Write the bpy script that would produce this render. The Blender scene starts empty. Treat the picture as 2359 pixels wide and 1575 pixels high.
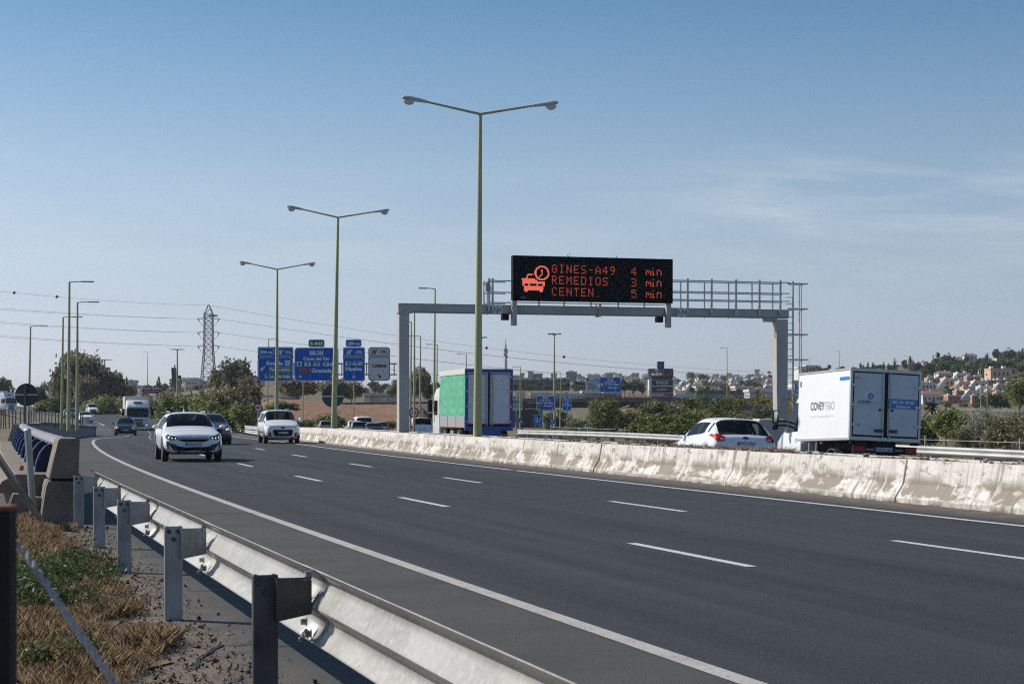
import bpy, bmesh, math, random
import numpy as np
from mathutils import Vector, Matrix
from mathutils.bvhtree import BVHTree
PI = math.pi
scene = bpy.context.scene
C = scene.collection
# ---------------------------------------------------------------- camera, sky, sun, exposure
CX, HY, F, H = 1180.0, 947.0, 4200.0, 1.6          # picture centre, horizon row, focal length (px of the 2359 px photo), eye height (m)
cam = bpy.data.cameras.new("camera"); camo = bpy.data.objects.new("camera", cam); C.objects.link(camo); scene.camera = camo
cam.sensor_fit = 'HORIZONTAL'; cam.sensor_width = 36.0; cam.lens = 36.0 * F / 2359.0
cam.shift_y = (HY - 787.5) / 2359.0; cam.clip_start = 0.1; cam.clip_end = 20000
camo.location = (0, 0, H); camo.rotation_euler = (PI / 2, 0, 0)
cam.dof.use_dof = True; cam.dof.focus_distance = 60; cam.dof.aperture_fstop = 11.0
SUN_EL, SUN_AZ = math.radians(39), math.radians(-68)
world = bpy.data.worlds.new("World"); scene.world = world; world.use_nodes = True
def build_world():
    nt = world.node_tree; N = nt.nodes; L = nt.links; bg = N['Background']; bg.inputs[1].default_value = 0.111
    sky = N.new("ShaderNodeTexSky"); sky.sky_type = 'NISHITA'; sky.sun_disc = False
    sky.sun_elevation = SUN_EL; sky.sun_rotation = SUN_AZ; sky.altitude = 0; sky.air_density = 1.0; sky.dust_density = 1.2; sky.ozone_density = 2.0
    tc = N.new("ShaderNodeTexCoord"); sep = N.new("ShaderNodeSeparateXYZ"); L.new(tc.outputs['Generated'], sep.inputs[0])
    def mth(op, a, b=None, clamp=False):
        n = N.new("ShaderNodeMath"); n.operation = op; n.use_clamp = clamp
        for i, v in enumerate((a, b)):
            if v is None: continue
            if isinstance(v, (int, float)): n.inputs[i].default_value = v
            else: L.new(v, n.inputs[i])
        return n.outputs[0]
    el = mth('ARCSINE', sep.outputs[2]); az = mth('ARCTAN2', sep.outputs[0], sep.outputs[1])
    ramp = N.new("ShaderNodeValToRGB"); cr = ramp.color_ramp                 # clear-air tint of the sky by elevation
    L.new(mth('MULTIPLY', el, 2.0, True), ramp.inputs[0])
    cr.elements[0].position = 0.0; cr.elements[0].color = SKY[0]
    cr.elements[1].position = 1.0; cr.elements[1].color = SKY[-1]
    for p, c in zip(SKYP[1:-1], SKY[1:-1]):
        e = cr.elements.new(p); e.color = c
    mul = N.new("ShaderNodeMix"); mul.data_type = 'RGBA'; mul.blend_type = 'MULTIPLY'; mul.inputs[0].default_value = 1
    L.new(sky.outputs[0], mul.inputs[6]); L.new(ramp.outputs[0], mul.inputs[7])
    # thin cirrus low over the horizon
    cmb = N.new("ShaderNodeCombineXYZ"); L.new(mth('MULTIPLY', az, 9.0), cmb.inputs[0])
    L.new(mth('ADD', mth('MULTIPLY', el, 62.0), mth('MULTIPLY', az, 3.0)), cmb.inputs[1])
    nz = N.new("ShaderNodeTexNoise"); nz.inputs['Scale'].default_value = .8; nz.inputs['Detail'].default_value = 7; nz.inputs['Roughness'].default_value = .62
    nz.inputs['Distortion'].default_value = .35
    L.new(cmb.outputs[0], nz.inputs['Vector'])
    cov = mth('MULTIPLY', mth('SUBTRACT', nz.outputs['Fac'], .40), 3.0, True)
    def bump(v, c, w): return mth('SUBTRACT', 1.0, mth('ABSOLUTE', mth('DIVIDE', mth('SUBTRACT', v, c), w)), True)
    right = mth('MULTIPLY', bump(el, mth('ADD', .112, mth('MULTIPLY', mth('SUBTRACT', az, .2), -.05)), .034), mth('MULTIPLY', mth('SUBTRACT', az, .05), 9.0, True))
    low = mth('MULTIPLY', bump(el, .092, .05), .55)
    mask = mth('MULTIPLY', cov, mth('MAXIMUM', mth('MULTIPLY', right, 1.6, True), low))
    mix = N.new("ShaderNodeMix"); mix.data_type = 'RGBA'; mix.blend_type = 'MIX'
    L.new(mth('MULTIPLY', mask, .5), mix.inputs[0]); L.new(mul.outputs[2], mix.inputs[6]); mix.inputs[7].default_value = (6.6, 6.9, 7.3, 1)
    L.new(mix.outputs[2], bg.inputs[0])
SKYP = [0.0, .037, .068, .117, .181, .259, .352, .443, .62, 1.0]
SKY = [(1.15, 1.35, 1.98, 1), (1.13, 1.30, 1.88, 1), (1.02, 1.128, 1.58, 1), (.94, .99, 1.26, 1), (.935, .965, 1.11, 1), (.88, .935, 1.02, 1), (.69, .835, .94, 1), (.49, .72, .83, 1), (.50, .74, .90, 1), (.40, .57, .72, 1)]
build_world()
sl = bpy.data.lights.new("sun", 'SUN'); sl.energy = 5.0; sl.angle = math.radians(.5); sl.color = (1.0, .93, .83)
so = bpy.data.objects.new("sun", sl); C.objects.link(so)
SUN = Vector((math.sin(SUN_AZ) * math.cos(SUN_EL), math.cos(SUN_AZ) * math.cos(SUN_EL), math.sin(SUN_EL)))
so.rotation_euler = SUN.to_track_quat('Z', 'Y').to_euler(); so.location = (-40, 30, 60)
vs = scene.view_settings; vs.view_transform = 'Standard'; vs.look = 'None'; vs.exposure = 0.0; vs.gamma = 1.0
scene.cycles.max_bounces = 6; scene.cycles.use_denoising = False; scene.cycles.pixel_filter_type = 'BLACKMAN_HARRIS'; scene.cycles.filter_width = 1.15
# ---------------------------------------------------------------- helpers
def W(px, py, Y): return Vector(((px - CX) * Y / F, Y, H + (HY - py) * Y / F))
def sm(a, b, x): t = np.clip((np.asarray(x, float) - a) / (b - a), 0, 1); return t * t * (3 - 2 * t)
def tag(o, label, cat, group=None):
    o['label'] = label; o['category'] = cat
    if group: o['group'] = group
    return o
def empty(name, loc=(0, 0, 0), rz=0.0, label=None, cat=None, group=None):
    o = bpy.data.objects.new(name, None); C.objects.link(o); o.location = loc; o.rotation_euler = (0, 0, rz); o.empty_display_size = .3
    if label: tag(o, label, cat, group)
    return o
def struct(o, kind='structure'): o['kind'] = kind; return o
def copy_tree(o, parent=None):
    c = o.copy(); C.objects.link(c)
    if parent is not None: c.parent = parent; c.matrix_parent_inverse = o.matrix_parent_inverse.copy()
    for ch in list(o.children): copy_tree(ch, c)
    return c
def link_mesh(name, me, parent=None, label=None):
    o = bpy.data.objects.new(name, me); C.objects.link(o)
    if parent is not None: o.parent = parent
    if label: o['label'] = label
    return o
class MB:
    def __init__(s): s.v = []; s.f = []; s.m = []; s.uv = None
    def add(s, vs, fs, m=0):
        b = len(s.v); s.v += [tuple(v) for v in vs]; s.f += [tuple(b + i for i in f) for f in fs]; s.m += [m] * len(fs); return s
    def box(s, c, size, m=0, rz=0.0, M=None):
        x, y, z = (q / 2 for q in size); R = M or Matrix.Rotation(rz, 3, 'Z'); c = Vector(c)
        vs = [c + R @ Vector(p) for p in ((-x, -y, -z), (x, -y, -z), (x, y, -z), (-x, y, -z), (-x, -y, z), (x, -y, z), (x, y, z), (-x, y, z))]
        return s.add(vs, ((0, 3, 2, 1), (4, 5, 6, 7), (0, 1, 5, 4), (1, 2, 6, 5), (2, 3, 7, 6), (3, 0, 4, 7)), m)
    def bar(s, a, b, w, h=None, m=0, up=(0, 0, 1)):
        a = Vector(a); b = Vector(b); h = h or w; d = (b - a); ln = d.length; d.normalize(); u = Vector(up)
        if abs(d.dot(u)) > .98: u = Vector((1, 0, 0))
        x = d.cross(u).normalized(); z = x.cross(d)
        M = Matrix((x, d, z)).transposed(); return s.box((a + b) / 2, (w, ln, h), m, M=M)
    def tube(s, pts, r, n=8, m=0, cap=True):
        pts = [Vector(p) for p in pts]; k = len(pts); rs = r if isinstance(r, (list, tuple)) else [r] * k; vs = []; fs = []
        for i, p in enumerate(pts):
            d = (pts[min(i + 1, k - 1)] - pts[max(i - 1, 0)]).normalized(); u = Vector((0, 0, 1)) if abs(d.z) < .9 else Vector((0, 1, 0))
            x = d.cross(u).normalized(); y = x.cross(d)
            vs += [p + rs[i] * (math.cos(2 * PI * j / n) * x + math.sin(2 * PI * j / n) * y) for j in range(n)]
        for i in range(k - 1):
            for j in range(n): fs.append((i * n + j, i * n + (j + 1) % n, (i + 1) * n + (j + 1) % n, (i + 1) * n + j))
        if cap: fs += [tuple(range(n))[::-1], tuple((k - 1) * n + j for j in range(n))]
        return s.add(vs, fs, m)
    def lathe(s, prof, n=24, c=(0, 0, 0), axis='z', m=0):           # prof: (radius, height) pairs
        vs = []; fs = []; c = Vector(c)
        for r, h in prof:
            for j in range(n):
                a = 2 * PI * j / n; p = (r * math.cos(a), r * math.sin(a), h)
                if axis == 'x': p = (p[2], p[0], p[1])
                if axis == 'y': p = (p[0], p[2], p[1])
                vs.append(c + Vector(p))
        for i in range(len(prof) - 1):
            for j in range(n): fs.append((i * n + j, i * n + (j + 1) % n, (i + 1) * n + (j + 1) % n, (i + 1) * n + j))
        return s.add(vs, fs, m)
    def prism(s, poly, a, b, plane='xz', m=0):                       # polygon extruded from a to b along the remaining axis
        n = len(poly)
        def pt(p, q): return {'xz': (p[0], q, p[1]), 'xy': (p[0], p[1], q), 'yz': (q, p[0], p[1])}[plane]
        vs = [pt(p, a) for p in poly] + [pt(p, b) for p in poly]
        fs = [tuple(range(n)), tuple(range(2 * n - 1, n - 1, -1))] + [(i, i + n, (i + 1) % n + n, (i + 1) % n) for i in range(n)]
        return s.add(vs, fs, m)
    def xf(s, M):
        s.v = [tuple(M @ Vector(p)) for p in s.v]; return s
    def build(s, name, mats, parent=None, smooth=False, label=None, bevel=0):
        me = bpy.data.meshes.new(name); me.from_pydata(s.v, [], s.f)
        for q in (mats if isinstance(mats, (list, tuple)) else [mats]): me.materials.append(q)
        me.polygons.foreach_set('material_index', s.m)
        bm = bmesh.new(); bm.from_mesh(me)
        if s.fixn: bmesh.ops.recalc_face_normals(bm, faces=bm.faces)
        if bevel: bmesh.ops.bevel(bm, geom=[e for e in bm.edges if len(e.link_faces) == 2 and e.calc_face_angle(0) > .6], offset=bevel, segments=1, affect='EDGES')
        bm.to_mesh(me); bm.free()
        if smooth:
            me.polygons.foreach_set('use_smooth', [True] * len(me.polygons))
            if smooth is not True: me.set_sharp_from_angle(angle=smooth)
        me.update(); return link_mesh(name, me, parent, label)
    fixn = True
AUTO = math.radians(35)
def text_into(mb, txt, c, h, w=None, m=0, right=(1, 0, 0), up=(0, 0, 1), bold=0.0, align='C', off=0.0):
    """letters as thin solid faces: c = centre (or left end) of the word, h = cap height, w = whole width"""
    cu = bpy.data.curves.new('lettering', 'FONT'); cu.body = txt; cu.size = 1.0; cu.offset = bold; cu.resolution_u = 3
    o = bpy.data.objects.new('lettering', cu); C.objects.link(o); dg = bpy.context.evaluated_depsgraph_get(); dg.update()
    me = bpy.data.meshes.new_from_object(o.evaluated_get(dg)); vs = np.array([v.co[:] for v in me.vertices]); fs = [tuple(p.vertices) for p in me.polygons]
    bpy.data.objects.remove(o); bpy.data.curves.remove(cu); bpy.data.meshes.remove(me)
    if len(vs) == 0: return
    x0, x1 = vs[:, 0].min(), vs[:, 0].max(); sy = h / .73; sx = (w / (x1 - x0)) if w else sy
    r = np.array(right, float); u = np.array(up, float); nrm = np.cross(r, u); cx = (x0 + x1) / 2 if align == 'C' else x0
    P = np.array(c, float) + np.outer((vs[:, 0] - cx) * sx, r) + np.outer(vs[:, 1] * sy - h / 2, u) + nrm * off
    mb.add(P.tolist(), fs, m)
def rrect(cx, cy, w, h, r, n=4):
    out = []
    for sx, sy, a0 in ((1, 1, 0), (-1, 1, 90), (-1, -1, 180), (1, -1, 270)):
        for k in range(n + 1):
            a = math.radians(a0 + 90 * k / n); out.append((cx + sx * (w / 2 - r) + r * math.cos(a), cy + sy * (h / 2 - r) + r * math.sin(a)))
    return out
def ring_poly(mb, outer, inner, y, m=0):
    n = len(outer); vs = [(p[0], y, p[1]) for p in outer] + [(p[0], y, p[1]) for p in inner]
    mb.add(vs, [(i, (i + 1) % n, n + (i + 1) % n, n + i) for i in range(n)], m)
# ---------------------------------------------------------------- materials
MATS = {}
def mat(name, col, rough=.6, metal=0.0, spec=.5, noise=(), bump=None, emit=None, coat=0.0, stretch=None, coord='Object'):
    """noise: list of (scale, colour, low, high): that colour mixed in where a noise runs from low to high"""
    if name in MATS: return MATS[name]
    m = bpy.data.materials.new(name); m.use_nodes = True; MATS[name] = m; nt = m.node_tree; N = nt.nodes; L = nt.links; p = N['Principled BSDF']
    p.inputs['Roughness'].default_value = rough; p.inputs['Metallic'].default_value = metal; p.inputs['Specular IOR Level'].default_value = spec
    p.inputs['Coat Weight'].default_value = coat; c4 = (*col, 1); p.inputs['Base Color'].default_value = c4
    if noise or bump:
        tc = N.new('ShaderNodeTexCoord'); vec = tc.outputs[coord]
        if stretch:
            mp = N.new('ShaderNodeMapping'); mp.inputs['Scale'].default_value = stretch; L.new(vec, mp.inputs[0]); vec = mp.outputs[0]
    src = None
    for sc, c2, lo, hi in noise:
        nz = N.new('ShaderNodeTexNoise'); nz.inputs['Scale'].default_value = sc; nz.inputs['Detail'].default_value = 5; nz.inputs['Roughness'].default_value = .6; L.new(vec, nz.inputs['Vector'])
        mr = N.new('ShaderNodeMapRange'); mr.inputs['From Min'].default_value = lo; mr.inputs['From Max'].default_value = hi; L.new(nz.outputs['Fac'], mr.inputs['Value'])
        mx = N.new('ShaderNodeMix'); mx.data_type = 'RGBA'; L.new(mr.outputs[0], mx.inputs[0]); mx.inputs[6].default_value = c4; mx.inputs[7].default_value = (*c2, 1)
        if src: L.new(src, mx.inputs[6])
        src = mx.outputs[2]
    if src: L.new(src, p.inputs['Base Color'])
    if bump:
        nz = N.new('ShaderNodeTexNoise'); nz.inputs['Scale'].default_value = bump[0]; nz.inputs['Detail'].default_value = 4; L.new(vec, nz.inputs['Vector'])
        b = N.new('ShaderNodeBump'); b.inputs['Strength'].default_value = bump[1]; b.inputs['Distance'].default_value = bump[2] if len(bump) > 2 else .02; L.new(nz.outputs['Fac'], b.inputs['Height']); L.new(b.outputs[0], p.inputs['Normal'])
    if emit: p.inputs['Emission Color'].default_value = (*emit[0], 1); p.inputs['Emission Strength'].default_value = emit[1]
    return m
def leafmat(name, col, col2=None, rough=.55):
    if name in MATS: return MATS[name]
    m = bpy.data.materials.new(name); m.use_nodes = True; MATS[name] = m; nt = m.node_tree; N = nt.nodes; L = nt.links; p = N['Principled BSDF']
    at = N.new('ShaderNodeAttribute'); at.attribute_name = 'tint'; oi = N.new('ShaderNodeObjectInfo')
    mx = N.new('ShaderNodeMix'); mx.data_type = 'RGBA'; mx.inputs[6].default_value = (*col, 1); mx.inputs[7].default_value = (*(col2 or tuple(q * 1.6 for q in col)), 1)
    L.new(at.outputs['Fac'], mx.inputs[0])
    hs = N.new('ShaderNodeHueSaturation'); mr = N.new('ShaderNodeMapRange'); mr.inputs['To Min'].default_value = .8; mr.inputs['To Max'].default_value = 1.2; L.new(oi.outputs['Random'], mr.inputs['Value'])
    L.new(mr.outputs[0], hs.inputs['Value']); L.new(mx.outputs[2], hs.inputs['Color']); L.new(hs.outputs[0], p.inputs['Base Color'])
    p.inputs['Roughness'].default_value = rough; p.inputs['Specular IOR Level'].default_value = .3
    tr = N.new('ShaderNodeBsdfTranslucent'); L.new(hs.outputs[0], tr.inputs['Color']); ms = N.new('ShaderNodeMixShader'); ms.inputs[0].default_value = .33
    L.new(p.outputs[0], ms.inputs[1]); L.new(tr.outputs[0], ms.inputs[2]); L.new(ms.outputs[0], N['Material Output'].inputs[0]); return m
M_white = mat('white_paint', (.80, .81, .82), .3, coat=.5)
M_black = mat('black_plastic', (.008, .009, .011), .55, spec=.2)
M_rubber = mat('rubber', (.02, .02, .021), .85)
M_glass = mat('dark_glass', (.007, .010, .014), .05, spec=.3)
def _see_through(m):
    nt = m.node_tree; out = nt.nodes['Material Output']; t = nt.nodes.new('ShaderNodeBsdfTransparent'); t.inputs[0].default_value = (.62, .68, .66, 1); x = nt.nodes.new('ShaderNodeMixShader'); x.inputs[0].default_value = .5
    nt.links.new(nt.nodes['Principled BSDF'].outputs[0], x.inputs[1]); nt.links.new(t.outputs[0], x.inputs[2]); nt.links.new(x.outputs[0], out.inputs[0])
M_cabglass = mat('tinted_glass', (.008, .012, .016), .03, spec=.6); _see_through(M_cabglass)
M_chrome = mat('chrome', (.7, .72, .74), .15, 1)
M_galv = mat('galvanised_steel', (.44, .46, .48), .48, .75, noise=((3.0, (.30, .32, .34), .42, .7), (30, (.52, .53, .54), .45, .75)))
M_galvpost = mat('galvanised_post', (.33, .36, .39), .5, .6, noise=((6.0, (.22, .24, .26), .42, .7), (40, (.40, .42, .44), .5, .8)), stretch=(1, 1, .2))
M_rail = mat('weathered_rail', (.37, .36, .34), .5, .3, noise=((1.2, (.27, .262, .245), .42, .68), (22, (.43, .425, .41), .48, .70), (3.0, (.24, .21, .18), .66, .78), (60, (.24, .235, .225), .58, .70)), bump=(40, .05, .005))
M_railfar = mat('rail_far', (.55, .555, .545), .5, .3, noise=((.8, (.40, .40, .39), .45, .7), (4, (.35, .27, .18), .70, .78)))
M_rust = mat('rusty_steel', (.022, .016, .015), .9, noise=((9, (.012, .010, .010), .4, .65),))
M_pole = mat('olive_pole_paint', (.42, .41, .21), .5, noise=((2.0, (.33, .33, .18), .4, .7),), stretch=(1, 1, .15))
M_luma = mat('luminaire_grey', (.50, .51, .53), .4)
M_lens = mat('luminaire_bowl', (.55, .57, .58), .12, spec=.7)
M_conc = mat('brown_concrete', (.235, .20, .165), .95, noise=((1.6, (.15, .125, .10), .4, .7), (60, (.14, .12, .10), .5, .62), (45, (.46, .42, .35), .60, .72)), bump=(70, .5, .02))
M_grout = mat('grey_concrete', (.30, .29, .28), .9, noise=((.8, (.20, .19, .18), .4, .7), (25, (.36, .35, .33), .5, .8)))
M_blue = mat('blue_steel', (.035, .07, .27), .4, noise=((5, (.05, .09, .30), .4, .7),))
M_tube = mat('grey_tube', (.23, .225, .28), .75, 0, noise=((8, (.17, .17, .21), .4, .7),))
M_signblue = mat('sign_blue', (.003, .125, .52), .55, spec=.12)
M_signgreen = mat('sign_green', (.0, .16, .075), .55, spec=.12)
M_signwhite = mat('sign_white', (.82, .84, .86), .55, spec=.12)
M_signgrey = mat('sign_pale', (.62, .63, .65), .55, spec=.12)
M_signred = mat('sign_red', (.68, .025, .035), .55, spec=.12)
M_signorange = mat('sign_orange', (.68, .13, .02), .4)
M_signblack = mat('sign_black', (.012, .013, .016), .4)
M_signback = mat('sign_back', (.035, .045, .055), .45, .2, noise=((4, (.05, .062, .07), .4, .7),))
# ---------------------------------------------------------------- road alignment (offset 0 = solid line by the near guardrail, + to the right)
_Y = np.arange(-60, 1200, 1.0)
_mk = np.interp(_Y, [-60, 20, 45, 70, 100, 130, 160, 190, 230, 300, 350, 420, 600, 1200], [-.31, -.305, -.287, -.262, -.225, -.195, -.195, -.235, -.28, -.33, -.46, -.6, -.75, -.8])
_k = np.exp(-.5 * (np.arange(-15, 16) / 6.0) ** 2); _k /= _k.sum()
_mk = np.convolve(np.pad(_mk, 15, 'edge'), _k, 'valid')
_X = np.concatenate([[0], np.cumsum((_mk[1:] + _mk[:-1]) / 2)]); _X += -13.0 - np.interp(60, _Y, _X)
_zk = np.interp(_Y, [-60, 95, 130, 160, 190, 230, 300, 330, 400, 600, 1200], [0, 0, -.3, -.47, -.42, .1, .85, 1.4, 2.6, 5, 6])
_k2 = np.exp(-.5 * (np.arange(-20, 21) / 9.0) ** 2); _k2 /= _k2.sum(); _zk = np.convolve(np.pad(_zk, 20, 'edge'), _k2, 'valid')
def XE(y): return np.interp(y, _Y, _X)
def SL(y): return np.interp(y, _Y, _mk)
def ZR(y): return np.interp(y, _Y, _zk)
def cross(off): return -.04 * np.clip(np.asarray(off, float) - 12.5, 0, 18)
def R(y, off, dz=0.0):
    m = SL(y); n = math.hypot(m, 1); return Vector((XE(y) + off / n, y - off * m / n, ZR(y) + float(cross(off)) + dz))
def head(y, rev=False):
    m = SL(y); d = Vector((m, 1, 0)).normalized(); return -d if rev else d
def rotz(d): return math.atan2(-d.x, d.y)
def solve(px, off, y0=6, y1=400):
    ys = np.linspace(y0, y1, 4000); m = SL(ys); n = np.hypot(m, 1); X = XE(ys) + off / n; Yw = ys - off * m / n
    return float(ys[np.argmin(np.abs(CX + F * X / Yw - px))])
def offs(X, Y):
    X = np.asarray(X, float); Y = np.asarray(Y, float); yp = Y.copy()
    for _ in range(8):
        m = SL(yp); n = np.hypot(m, 1); off = (X - XE(yp)) / n - (Y - yp) * m / n; t = (X - XE(yp)) * m / n + (Y - yp) / n; yp = np.clip(yp + t / n * .9, -50, 1150)
    return off, yp
# ---------------------------------------------------------------- ground sheet
def ground_z(X, Y):
    X = np.asarray(X, float); Y = np.asarray(Y, float); px = CX + F * X / np.maximum(Y, 1.0); off, yp = offs(X, Y)
    base = ZR(yp) + cross(off) - .10
    rightlow = np.interp(yp, [0, 60, 120, 200, 300], [-.9, -1.0, -1.1, -1.3, -1.1])
    z = np.where(off > 29, base + (rightlow - base) * sm(29, 38, off), base)
    left = np.where(yp < 30, -.12 + 0 * yp, np.interp(yp, [27, 34, 90, 150, 230, 330], [-.12, -1.0, -1.4, -.9, .0, 1.0]))
    z = np.where(off < -3.4, base + (left - base) * sm(3.4, 6.5, -off), z)
    # hills
    crest = np.interp(px, [-900, 0, 400, 560, 700, 900, 1000, 1200, 1500, 1800, 1950, 2200, 2359, 2700, 3300], [10, 10, 13, 17, 14, 13, 19, 26, 27, 27, 24, 28, 31, 36, 38])
    y0 = np.interp(px, [-900, 0, 500, 1000, 1200, 1850, 1950, 3300], [420, 420, 330, 420, 420, 430, 400, 380])
    y1 = np.interp(px, [-900, 0, 500, 1000, 1200, 1850, 1950, 3300], [1000, 1000, 800, 1200, 1500, 1500, 950, 950])
    z = z + (crest + 1 - 0) * np.clip((Y - y0) / (y1 - y0), 0, 1) ** .9 * (Y > 300)
    # brown bank below the upper road
    z = z + 3.6 * sm(232, 262, Y) * sm(520, 640, px) * (1 - sm(960, 1030, px)) * (1 - sm(262, 320, Y) * .3)
    z = z + .35 * np.sin(X * .11 + Y * .05) * sm(150, 500, Y) * sm(34, 60, np.abs(off - 10))
    return z
def build_ground():
    azs = np.concatenate([np.linspace(-2600, -300, 14), np.linspace(-200, 2560, 170), np.linspace(2700, 5000, 14)]); ys = np.concatenate([np.linspace(-12, 1.5, 6), np.geomspace(2.0, 2300, 220)])
    Yg, A = np.meshgrid(ys, azs, indexing='ij'); X = (A - CX) / F * np.maximum(Yg, 14) ; Z = ground_z(X, Yg)
    X = X * np.where(Yg < 14, 1.0, 1.0)
    n, k = X.shape; v = np.stack([X, Yg, Z], -1).reshape(-1, 3); i = np.arange(n * k).reshape(n, k)
    f = np.stack([i[:-1, :-1], i[:-1, 1:], i[1:, 1:], i[1:, :-1]], -1).reshape(-1, 4)
    me = bpy.data.meshes.new('ground'); me.from_pydata(v.tolist(), [], f.tolist()); me.polygons.foreach_set('use_smooth', [True] * len(me.polygons))
    me.materials.append(mat('dry_ground', (.20, .135, .075), .95, noise=((.035, (.075, .080, .034), .34, .50), (.6, (.27, .19, .115), .45, .7), (9, (.11, .08, .05), .5, .7)), bump=(3, .5, .1)))
    return struct(link_mesh('ground', me))
build_ground()
def bank():                                                             # dry reddish slope below the upper road
    pxs = np.linspace(600, 1035, 60); ys = np.linspace(222, 264, 24); P, Yb = np.meshgrid(pxs, ys); X = (P - CX) * Yb / F; Z = ground_z(X, Yb) + .07; n, k = X.shape; i = np.arange(n * k).reshape(n, k)
    me = bpy.data.meshes.new('bank'); me.from_pydata(np.stack([X, Yb, Z], -1).reshape(-1, 3).tolist(), [], np.stack([i[:-1, :-1], i[:-1, 1:], i[1:, 1:], i[1:, :-1]], -1).reshape(-1, 4).tolist())
    me.materials.append(mat('dry_bank', (.27, .145, .085), 1, noise=((.6, (.18, .095, .05), .42, .62), (3, (.36, .22, .14), .52, .7), (8, (.12, .07, .04), .58, .7)), bump=(4, .9, .2))); struct(link_mesh('bank', me))
bank()
# ---------------------------------------------------------------- roads
def asphalt(name, lane, side, edges, dust, speck=1.0, lanes=(0, 3.3, 6.6, 9.9)):
    """uv: u = metres across, v = metres along; worn paler margins outside the two edge lines"""
    m = bpy.data.materials.new(name); m.use_nodes = True; nt = m.node_tree; N = nt.nodes; L = nt.links; p = N['Principled BSDF']
    uv = N.new('ShaderNodeUVMap'); uv.uv_map = 'road'; sep = N.new('ShaderNodeSeparateXYZ'); L.new(uv.outputs[0], sep.inputs[0]); tc = N.new('ShaderNodeTexCoord')
    def noise(sc, det=4, vec=None, rough=.6):
        n = N.new('ShaderNodeTexNoise'); n.inputs['Scale'].default_value = sc; n.inputs['Detail'].default_value = det; n.inputs['Roughness'].default_value = rough
        L.new(vec or tc.outputs['Object'], n.inputs['Vector']); return n.outputs['Fac']
    def rng(v, a, b, c=0.0, d=1.0):
        n = N.new('ShaderNodeMapRange'); n.inputs[1].default_value = a; n.inputs[2].default_value = b; n.inputs[3].default_value = c; n.inputs[4].default_value = d; L.new(v, n.inputs[0]); return n.outputs[0]
    def mixc(f, a, b, mode='MIX'):
        n = N.new('ShaderNodeMix'); n.data_type = 'RGBA'; n.blend_type = mode
        for i, v in ((0, f), (6, a), (7, b)):
            if hasattr(v, 'default_value'): L.new(v, n.inputs[i])
            elif isinstance(v, tuple): n.inputs[i].default_value = (*v, 1)
            else: n.inputs[i].default_value = v
        return n.outputs[2]
    def mth(op, a, b):
        n = N.new('ShaderNodeMath'); n.operation = op
        for i, v in enumerate((a, b)):
            if hasattr(v, 'default_value'): L.new(v, n.inputs[i])
            else: n.inputs[i].default_value = v
        return n.outputs[0]
    ujit = mth('ADD', sep.outputs[0], mth('MULTIPLY', mth('SUBTRACT', noise(1.3), .5), .35))
    mp = N.new('ShaderNodeMapping'); mp.inputs['Scale'].default_value = (1.6, .035, 1); L.new(uv.outputs[0], mp.inputs[0])
    streak = noise(1.0, 3, mp.outputs[0]); mp2 = N.new('ShaderNodeMapping'); mp2.inputs['Scale'].default_value = (7, .12, 1); L.new(uv.outputs[0], mp2.inputs[0]); fine = noise(1.0, 3, mp2.outputs[0])
    c = mixc(rng(streak, .34, .68), tuple(q * .60 for q in lane), tuple(q * 1.5 for q in lane))
    c = mixc(mth('MULTIPLY', rng(fine, .58, .74), .5), c, tuple(q * .45 for q in lane))
    c = mixc(mth('MULTIPLY', rng(noise(.35, 5), .5, .7), .3), c, tuple(q * 1.7 for q in lane))
    wear = mixc(rng(noise(.8, 5), .38, .68), side, tuple(q * .68 for q in side))
    c = mixc(rng(ujit, edges[0] + .12, edges[0] - .12), c, wear)
    c = mixc(rng(ujit, edges[1] + .05, edges[1] + .30), c, wear)
    dst = mth('MULTIPLY', rng(ujit, dust[0], dust[1]), rng(noise(2.2, 5), .33, .6))
    c = mixc(dst, c, (.185, .145, .105))
    if len(dust) > 2: c = mixc(mth('MULTIPLY', rng(ujit, dust[2], dust[3]), rng(noise(2.2, 7), .36, .52)), c, (.20, .155, .115))
    sp = noise(95, 2, None, .75); c = mixc(rng(sp, .55, .66, 0, .95 * speck), c, tuple(min(1, q * 3.3 + .03) for q in lane)); c = mixc(rng(sp, .44, .34, 0, .75 * speck), c, tuple(q * .3 for q in lane))
    sp2 = noise(34, 2, None, .7); c = mixc(rng(sp2, .58, .70, 0, .7 * speck), c, tuple(min(1, q * 2.4 + .02) for q in lane))
    c = mixc(rng(sp2, .42, .32, 0, .55 * speck), c, tuple(q * .45 for q in lane))
    L.new(c, p.inputs['Base Color']); p.inputs['Roughness'].default_value = .78; p.inputs['Specular IOR Level'].default_value = .3
    b = N.new('ShaderNodeBump'); b.inputs['Strength'].default_value = .65; b.inputs['Distance'].default_value = .012; L.new(sp, b.inputs['Height']); L.new(b.outputs[0], p.inputs['Normal']); return m
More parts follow.
